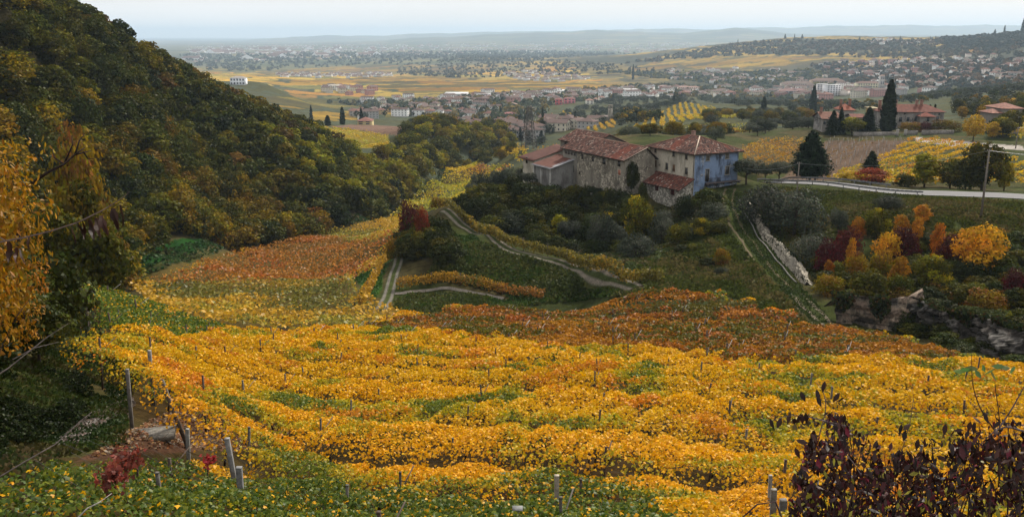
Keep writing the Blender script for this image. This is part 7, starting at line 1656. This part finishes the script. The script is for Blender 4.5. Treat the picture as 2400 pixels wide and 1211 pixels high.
# fallen leaves
def litter(poly, n, size, cols, label, **kw):
    p = np.array(scatter(poly, n, **kw)); c = np.array(cols)[rng.integers(len(cols), size=len(p))] * rng.uniform(.6, 1.3, (len(p), 1))
    tag(leaves('fallen_leaves', np.column_stack([p, tz(p[:, 0], p[:, 1]) + .03]), size * rng.uniform(.6, 1.3, len(p)), c, spread=.4, shape='clump', mt=M_DRY), label, 'fallen leaves', kind='stuff')
litter([(200,1075),(300,1010),(400,960),(500,960),(700,1010),(560,1060),(430,1050),(300,1060)], 5200, .11, [(.20,.08,.03),(.13,.05,.02),(.26,.15,.05),(.20,.15,.10)], 'brown fallen vine leaves around the concrete slab', dmin=15, dmax=50)
litter([(110,1050),(200,975),(310,930),(320,950),(240,1000),(160,1060)], 2200, .10, [(.22,.20,.18),(.16,.12,.09),(.10,.07,.05)], 'pale dried leaves and gravel along the bend of the near path', dmin=15, dmax=50)
litter([(150,800),(300,790),(330,860),(300,950),(220,960),(160,880)], 300, .12, [(.38,.33,.24),(.42,.28,.08)], 'scattered pale leaves on the dark grass under the green vines', dmin=20, dmax=60)
# concrete slab, kerb and single posts
q = hit(362, 1022, dmin=15) - np.array((0, 0, .06)); m = MB(); a = .25
m.box((q[0], q[1], q[2] + .12), (.62, .18, .0), (-.12, .42, .0), (0, 0, .07), (.13,.12,.105)); m.box((q[0], q[1], q[2] + .0), (.5, .14, 0), (-.1, .34, 0), (0, 0, .049), (.14,.12,.1))
tag(m.build('concrete_slab', M_GRAVEL), 'pale concrete slab lying at the lower left corner of the gold vines', 'slab')
xs_ = np.linspace(-5.5, 22, 90); KY = row_xy(27.6, xs_)
strip('concrete_strip', np.stack([xs_, KY], -1), .55, .22, M_GRAVEL, (.42,.41,.40), across=3, colfn=lambda a: (.20,.195,.19))
def stake(u0, v0, u1, v1, d, w, label, col=(.17,.15,.13), name='wooden_post'):
    q = P(u1, v1, d); z = float(tz(q[0], d)); b = np.array((q[0], d, min(z, q[2]) - .1)); t = P(u0, v0, d - .2); m = MB(); ax = (t - b) / 2; n_ = ax / np.linalg.norm(ax); e1 = np.cross(n_, (0, 1, 0)); e1 /= np.linalg.norm(e1); e2 = np.cross(n_, e1)
    m.box(b + ax, e1 * w, e2 * w * .8, ax, col); m.box(t + n_ * .012, e1 * w * 1.02, e2 * w * .82, n_ * .012, tuple(np.array(col) * 1.8)); o = m.build(name, M_WOOD, loc=None); tag(o, label, 'post')
stake(298,866,312,1032,27.6,.05,'round weathered post at the left end of the brightest gold row', (.12,.11,.10))
stake(378,888,444,1050,27.8,.055,'dark post leaning to the left beside the concrete slab', (.11,.09,.075))
stake(439,1006,438,1062,25.0,.05,'short squared grey post right of the concrete slab', (.15,.145,.13))
stake(532,1028,556,1080,23.5,.065,'thick grey plank-like post leaning left above the green leaves', (.16,.155,.15))
stake(560,1096,562,1130,20.5,.07,'square-topped stub of a post among the green leaves', (.12,.12,.12))
stake(1305,1115,1306,1180,19.5,.055,'grey-brown post standing in the green patch at the bottom centre', (.22,.19,.15))
stake(1213,1192,1213,1230,16.0,.10,'square dark post top at the bottom edge left of the green patch', (.10,.10,.10))
stake(1806,1115,1808,1190,20,.04,'pale thin post beside the withered bush', (.17,.16,.145))
stake(1814,1148,1815,1220,18.5,.06,'thick grey post just right of the pale thin one', (.12,.11,.095))
stake(1836,1172,1838,1240,17.5,.07,'lowest grey post at the left edge of the withered bush', (.10,.095,.09))
stake(350,822,352,870,37,.07,'short pale post above the gold vines at the left', (.16,.155,.15))
stake(200,712,202,790,58,.16,'dark stump-like post in the green vines at the left', (.06,.045,.04))
# red creeper clusters on the green vines
for (u, v, d, r_, n, lb) in ((300,1075,22.5,.20,150,'salmon red creeper leaves trailing over the green vines, upper part'),(262,1118,21,.20,150,'salmon red creeper leaves trailing over the green vines, lower part'),(487,1078,22.5,.14,60,'small deep pink cluster of leaves above the green vines')):
    q = hit(u, v, dmin=12, lift=2.0); c0 = P(u, v, q[1] - .3); p = c0 + rng.normal(0, 1, (n, 3)) * (r_ * .55, r_ * .5, r_ * .55) + np.outer(rng.normal(0, 1, n), (.25 * r_, 0, .35 * r_))
    cc = jit((.17,.032,.022) if n > 100 else (.34,.03,.04), n, .3, .1)
    tag(leaves('red_creeper', p, .115 * rng.uniform(.6, 1.2, n), cc, nb=(0, -.4, .7), spread=.6, shape='lobed', mt=M_VINE), lb, 'creeper')
# ------------------------------------------------------------------ gold pinnate tree at the left edge
GOLD = [(.33,.165,.007),(.26,.14,.007),(.37,.165,.007),(.15,.10,.006),(.27,.10,.007)]
PR['ash'] = [make_tree('t', 'umb', 15000, .026, GOLD, 71, shape='ellip', gap=.32, lobes=26, r0=.014, mt=M_VINE, spread=.45), make_tree('t', 'round', 22000, .022, GOLD + [(.10,.085,.01)], 72, shape='ellip', gap=.3, lobes=24, r0=.014, mt=M_VINE)]
tree('ash', -165, 175, 800, 24, 520, 'golden leaved tree cut by the left edge of the picture', var=1)
tree('ash', -80, 450, 820, 28, 330, 'lower gold and olive tree in front of the dark scrub at the left edge', var=1)
tree('rust', 195, 285, 520, 120, 110, 'reddish thinning tree with bare dark branches behind the golden tree')
m = MB(); b0 = P(70, 470, 33)
tw = [(110,405),(150,385),(176,362),(200,345)]; m.tube([P(60, 440, 33)] + [P(u, v, 33 + i * .3) for i, (u, v) in enumerate(tw)], [.07,.06,.045,.035,.015], 6, (.03,.02,.016))
for a, b, c in (((150,385),(170,340),(168,318)),((176,362),(196,358),(216,352)),((150,385),(128,370),(118,335)),((176,362),(186,330),(200,312)),((196,356),(206,372),(222,372))): m.tube([P(*a, 33.4), P(*b, 33.7), P(*c, 34)], [.04,.025,.008], 5, (.03,.02,.016))
m.tube([P(60, 440, 33), P(40, 520, 33), P(45, 640, 33.4), P(50, 760, 33.8)], [.07,.09,.12,.15], 6, (.03,.02,.016)); tag(m.build('bare_branch', M_BARK), 'dark bare forked branch reaching right from the golden tree', 'branch')
# ------------------------------------------------------------------ twig with dried leaves hanging in front at the left
D0 = 4.6
root = empty('dried_leaf_twig', tuple(P(-10, 570, D0))); tag(root, 'thin twig with brown curled dead leaves hanging from it, close in front at the left', 'twig'); rb = np.array(root.location)
m = MB(); tw = [(-60,588),(0,567),(60,556),(120,541),(180,522),(240,493),(270,475),(292,460),(303,449)]
m.tube([P(u, v, D0) - rb for u, v in tw], [.006,.005,.0045,.004,.0035,.003,.0022,.0016,.001], 5, (.10,.07,.06)); m.tube([P(-40, 540, D0 + .2) - rb, P(0, 556, D0) - rb, P(15, 566, D0) - rb], [.004,.003,.003], 4, (.12,.09,.08)); m.build('stem', M_BARK, root)
for i, (u, v, l, w, dx) in enumerate([(20,566,50,13,2),(36,580,38,10,3),(44,582,40,9,16),(68,556,38,9,-2),(168,529,44,11,8),(182,521,40,10,18),(194,518,44,8,5),(208,515,48,10,14),(224,510,48,11,12),(236,505,48,12,16),(266,488,58,18,10),(284,480,56,16,4),(96,862,-1,0,0)]):
    if l < 0: continue
    mm = MB(); k = 9; L_ = []
    for j in range(k):
        t = j / (k - 1); c = P(u + dx * t + 2 * math.sin(t * 5 + i), v + l * t, D0 + .02 * math.sin(t * 4 + i)) - rb; wd = w * D0 / F * .5 * (math.sin(math.pi * min(1, .12 + t * .9)) ** .7 + .05) * (1 + .25 * math.sin(t * 14 + i)); tw_ = t * 2.2 + i
        e = np.array((math.cos(tw_ * .35 + i % 3 * .3), math.sin(tw_ * .5), 0)) * wd; L_.append((c - e, c + np.array((0, .012, 0)) * math.sin(math.pi * t), c + e))
    cl = tuple(np.array((.045, .019, .012)) * rng.uniform(.6, 1.3)); cl2 = tuple(np.array(cl) * .6)
    for a, b in zip(L_, L_[1:]): mm.quad(a[0], a[1], b[1], b[0], cl); mm.quad(a[1], a[2], b[2], b[1], cl2)
    mm.build('dry_leaf', M_DRY, root)
def twig(pts, d, r, label, col=(.16,.13,.12)):
    m = MB(); m.tube([P(u, v, d + .05 * i) for i, (u, v) in enumerate(pts)], list(np.linspace(r, r * .3, len(pts))), 4, col); tag(m.build('bare_twig', M_BARK), label, 'twig')
twig([(-20,888),(20,862),(60,830),(110,790),(160,758)], 7, .007, 'long straight bare twig rising from the left edge below the green vines')
twig([(30,842),(80,815),(138,801)], 7.2, .005, 'shorter bare twig branching right of the long straight one')
twig([(-20,1128),(60,1080),(130,1040),(190,985),(215,965)], 6, .006, 'thin dark twig across the grass at the lower left')
twig([(170,1225),(205,1190),(235,1175),(262,1155)], 5.5, .007, 'pale forked twig over the green leaves at the bottom left', (.40,.36,.33))
twig([(-10,890),(0,820),(40,740),(70,700)], 6.5, .006, 'dark upright twig at the left edge in front of the scrub', (.05,.035,.03))
# ------------------------------------------------------------------ withered bush at the lower right
q0 = P(2150, 1300, 5.2); root = empty('withered_bush', (q0[0], 5.2, q0[2])); tag(root, 'withered bush with drooping almost black leaves in the lower right corner', 'bush'); rb = np.array(root.location)
TOPX = [1840,1865,1890,1915,1945,1975,2010,2060,2100,2140,2180,2220,2250,2290,2330,2370,2400,2480,2560]; TOPV = [1190,1110,1050,1000,978,985,1015,1030,1055,1060,1040,1030,995,1000,978,985,1000,980,1000]
n = 12500; u = rng.uniform(1850, 2560, n); tv = np.interp(u, TOPX, TOPV) + rng.normal(0, 8, n); t = rng.uniform(0, 1, n) ** 1.15; v = tv + (1400 - tv) * t; d = 5.2 + rng.normal(0, .42, n)
hole = vnoise(u / 26., v / 34., 5); m_ = (hole > .30 + .25 * (t < .12)) | (rng.uniform(size=n) < .15); u, v, d = u[m_], v[m_], d[m_]; n = len(u)
pos = np.array([P(a, b, c) for a, b, c in zip(u, v, d)]) - rb
BC = np.array([(.012,.005,.004),(.020,.008,.006),(.009,.005,.004),(.034,.015,.010),(.04,.008,.008)]); c = BC[rng.integers(5, size=n)] * rng.uniform(.5, 1.6, (n, 1))
p_ = rng.uniform(size=n); gm = (p_ < .09) & (v > 1080); c[gm] = np.array((.26,.24,.03)) * rng.uniform(.5, 1.2, (gm.sum(), 1)); wm = (p_ > .96); c[wm] = np.array((.11,.012,.018))
SHAPES['limp'] = (np.array([(0, .5, 0), (.16, .22, .05), (.24, -.08, -.03), (.04, -.55, .07), (0, 0, .16), (-.20, -.08, .03), (-.17, .24, .04)]), [(0, 1, 2, 4), (4, 2, 3, 5), (0, 4, 5, 6)])
V, Fs, C = leaf_geo(pos, .054 * rng.uniform(.5, 1.3, n), c, (0, -.6, .1), .9, 'limp', up=(0, 0, 1)); mesh_np('leaves', V, Fs, M_DRY, col=C, parent=root)
for i in range(46):
    u0 = rng.uniform(1900, 2500); u1 = u0 + rng.normal(0, 70); vt = np.interp(u1, TOPX, TOPV) + rng.uniform(-18, 60); dd = 5.2 + rng.normal(0, .3); mb = MB()
    g0 = P(u0, 1400, dd); pts = [np.array((g0[0], g0[1], float(tz(g0[0], g0[1])) - .1)) - rb, P(u0 * .7 + u1 * .3 + rng.normal(0, 15), 1250, dd) - rb, P(u1 + rng.normal(0, 12), (vt + 1250) / 2, dd + .1) - rb, P(u1, vt, dd) - rb]; mb.tube(smooth_line(pts, 12), list(np.linspace(.008, .002, 13)), 4, (.05,.03,.03), cap=False); mb.build('stem', M_BARK, root)
def arch(pts, d, r0, leaves_at=(), green=False):
    mb = MB(); ln = smooth_line([P(u, v, d) - rb for u, v in pts], 18); mb.tube(ln, list(np.linspace(r0, r0 * .3, len(ln))), 4, (.12,.09,.09) if not green else (.10,.05,.03), cap=False); mb.build('stem', M_BARK, root)
    k = len(leaves_at)
    if k:
        pp = np.array([P(u, v, d) - rb for u, v in leaves_at]); cc = jit((.025,.011,.009), k, .3) if not green else jit((.10,.15,.05), k, .25)
        V, Fs, C = leaf_geo(pp, (.075 if not green else .085), cc, (0, -.8, .2), .35, 'limp', up=(0, 0, 1) if not green else (1, 0, .2)); mesh_np('leaves', V, Fs, M_DRY if not green else M_VINE, col=C, parent=root)
arch([(1990,1000),(1930,985),(1890,976),(1850,974),(1810,985)], 5.1, .005, [(1808,992),(1826,990),(1862,985),(1871,980),(1880,980),(1889,978),(1848,980)])
arch([(2120,1300),(1980,1060),(1880,1075),(1850,1120)], 5.0, .004, [(1868,1060),(1880,1035)])
arch([(1920,1020),(1935,960),(1930,920),(1912,895)], 5.2, .004, [(1919,940),(1916,925),(1930,905),(1960,930),(1968,935),(1881,928)])
arch([(2100,1100),(2130,1000),(2140,940),(2138,900)], 5.3, .003, [(2110,1005),(2120,1020),(2125,1000),(2150,1040)])
arch([(2340,1020),(2300,960),(2280,900),(2277,830)], 5.6, .006, [(2262,866),(2278,862),(2250,870),(2292,876)], True)
arch([(2345,1015),(2340,960),(2333,910),(2332,888)], 5.5, .005, [(2305,862),(2320,868),(2340,858),(2356,862),(2330,880),(2372,866)], True)
arch([(2335,1012),(2370,960),(2395,915),(2420,870)], 5.2, .007, [])
arch([(2400,1010),(2360,1000),(2330,1012),(2300,1040),(2180,1180)], 5.1, .007, [(2214,1005),(2290,985),(2310,978),(2282,1000)])
# the dark row edge posts under the upper left green vines
for k, (u, v0, v1) in enumerate([(152,745,790),(172,748,796),(190,750,800),(206,752,806),(222,755,805),(240,757,808),(262,760,812),(285,764,818)]):
    q = hit(u, v1, dmin=35, dmax=80); z = q[2]; m = MB(); m.tube([(q[0], q[1], z - .1), (q[0] + rng.normal(0, .06), q[1], z + .9), (q[0] + rng.normal(0, .1), q[1], z + 1.8)], [.06, .045, .03], 5, (.035,.028,.022)); tag(m.build('bare_vine', M_BARK), 'dark vine trunk in the line under the upper left green canopy', 'vine trunk', 'vine trunks under the upper left green canopy')
tree('yg', 2372, 258, 296, 288, 50, 'leafy tree hiding the lower wall of the far right bungalow', var=1)
tree('green', 2340, 268, 300, 286, 40, 'dark leafy tree left of the far right bungalow', var=1)
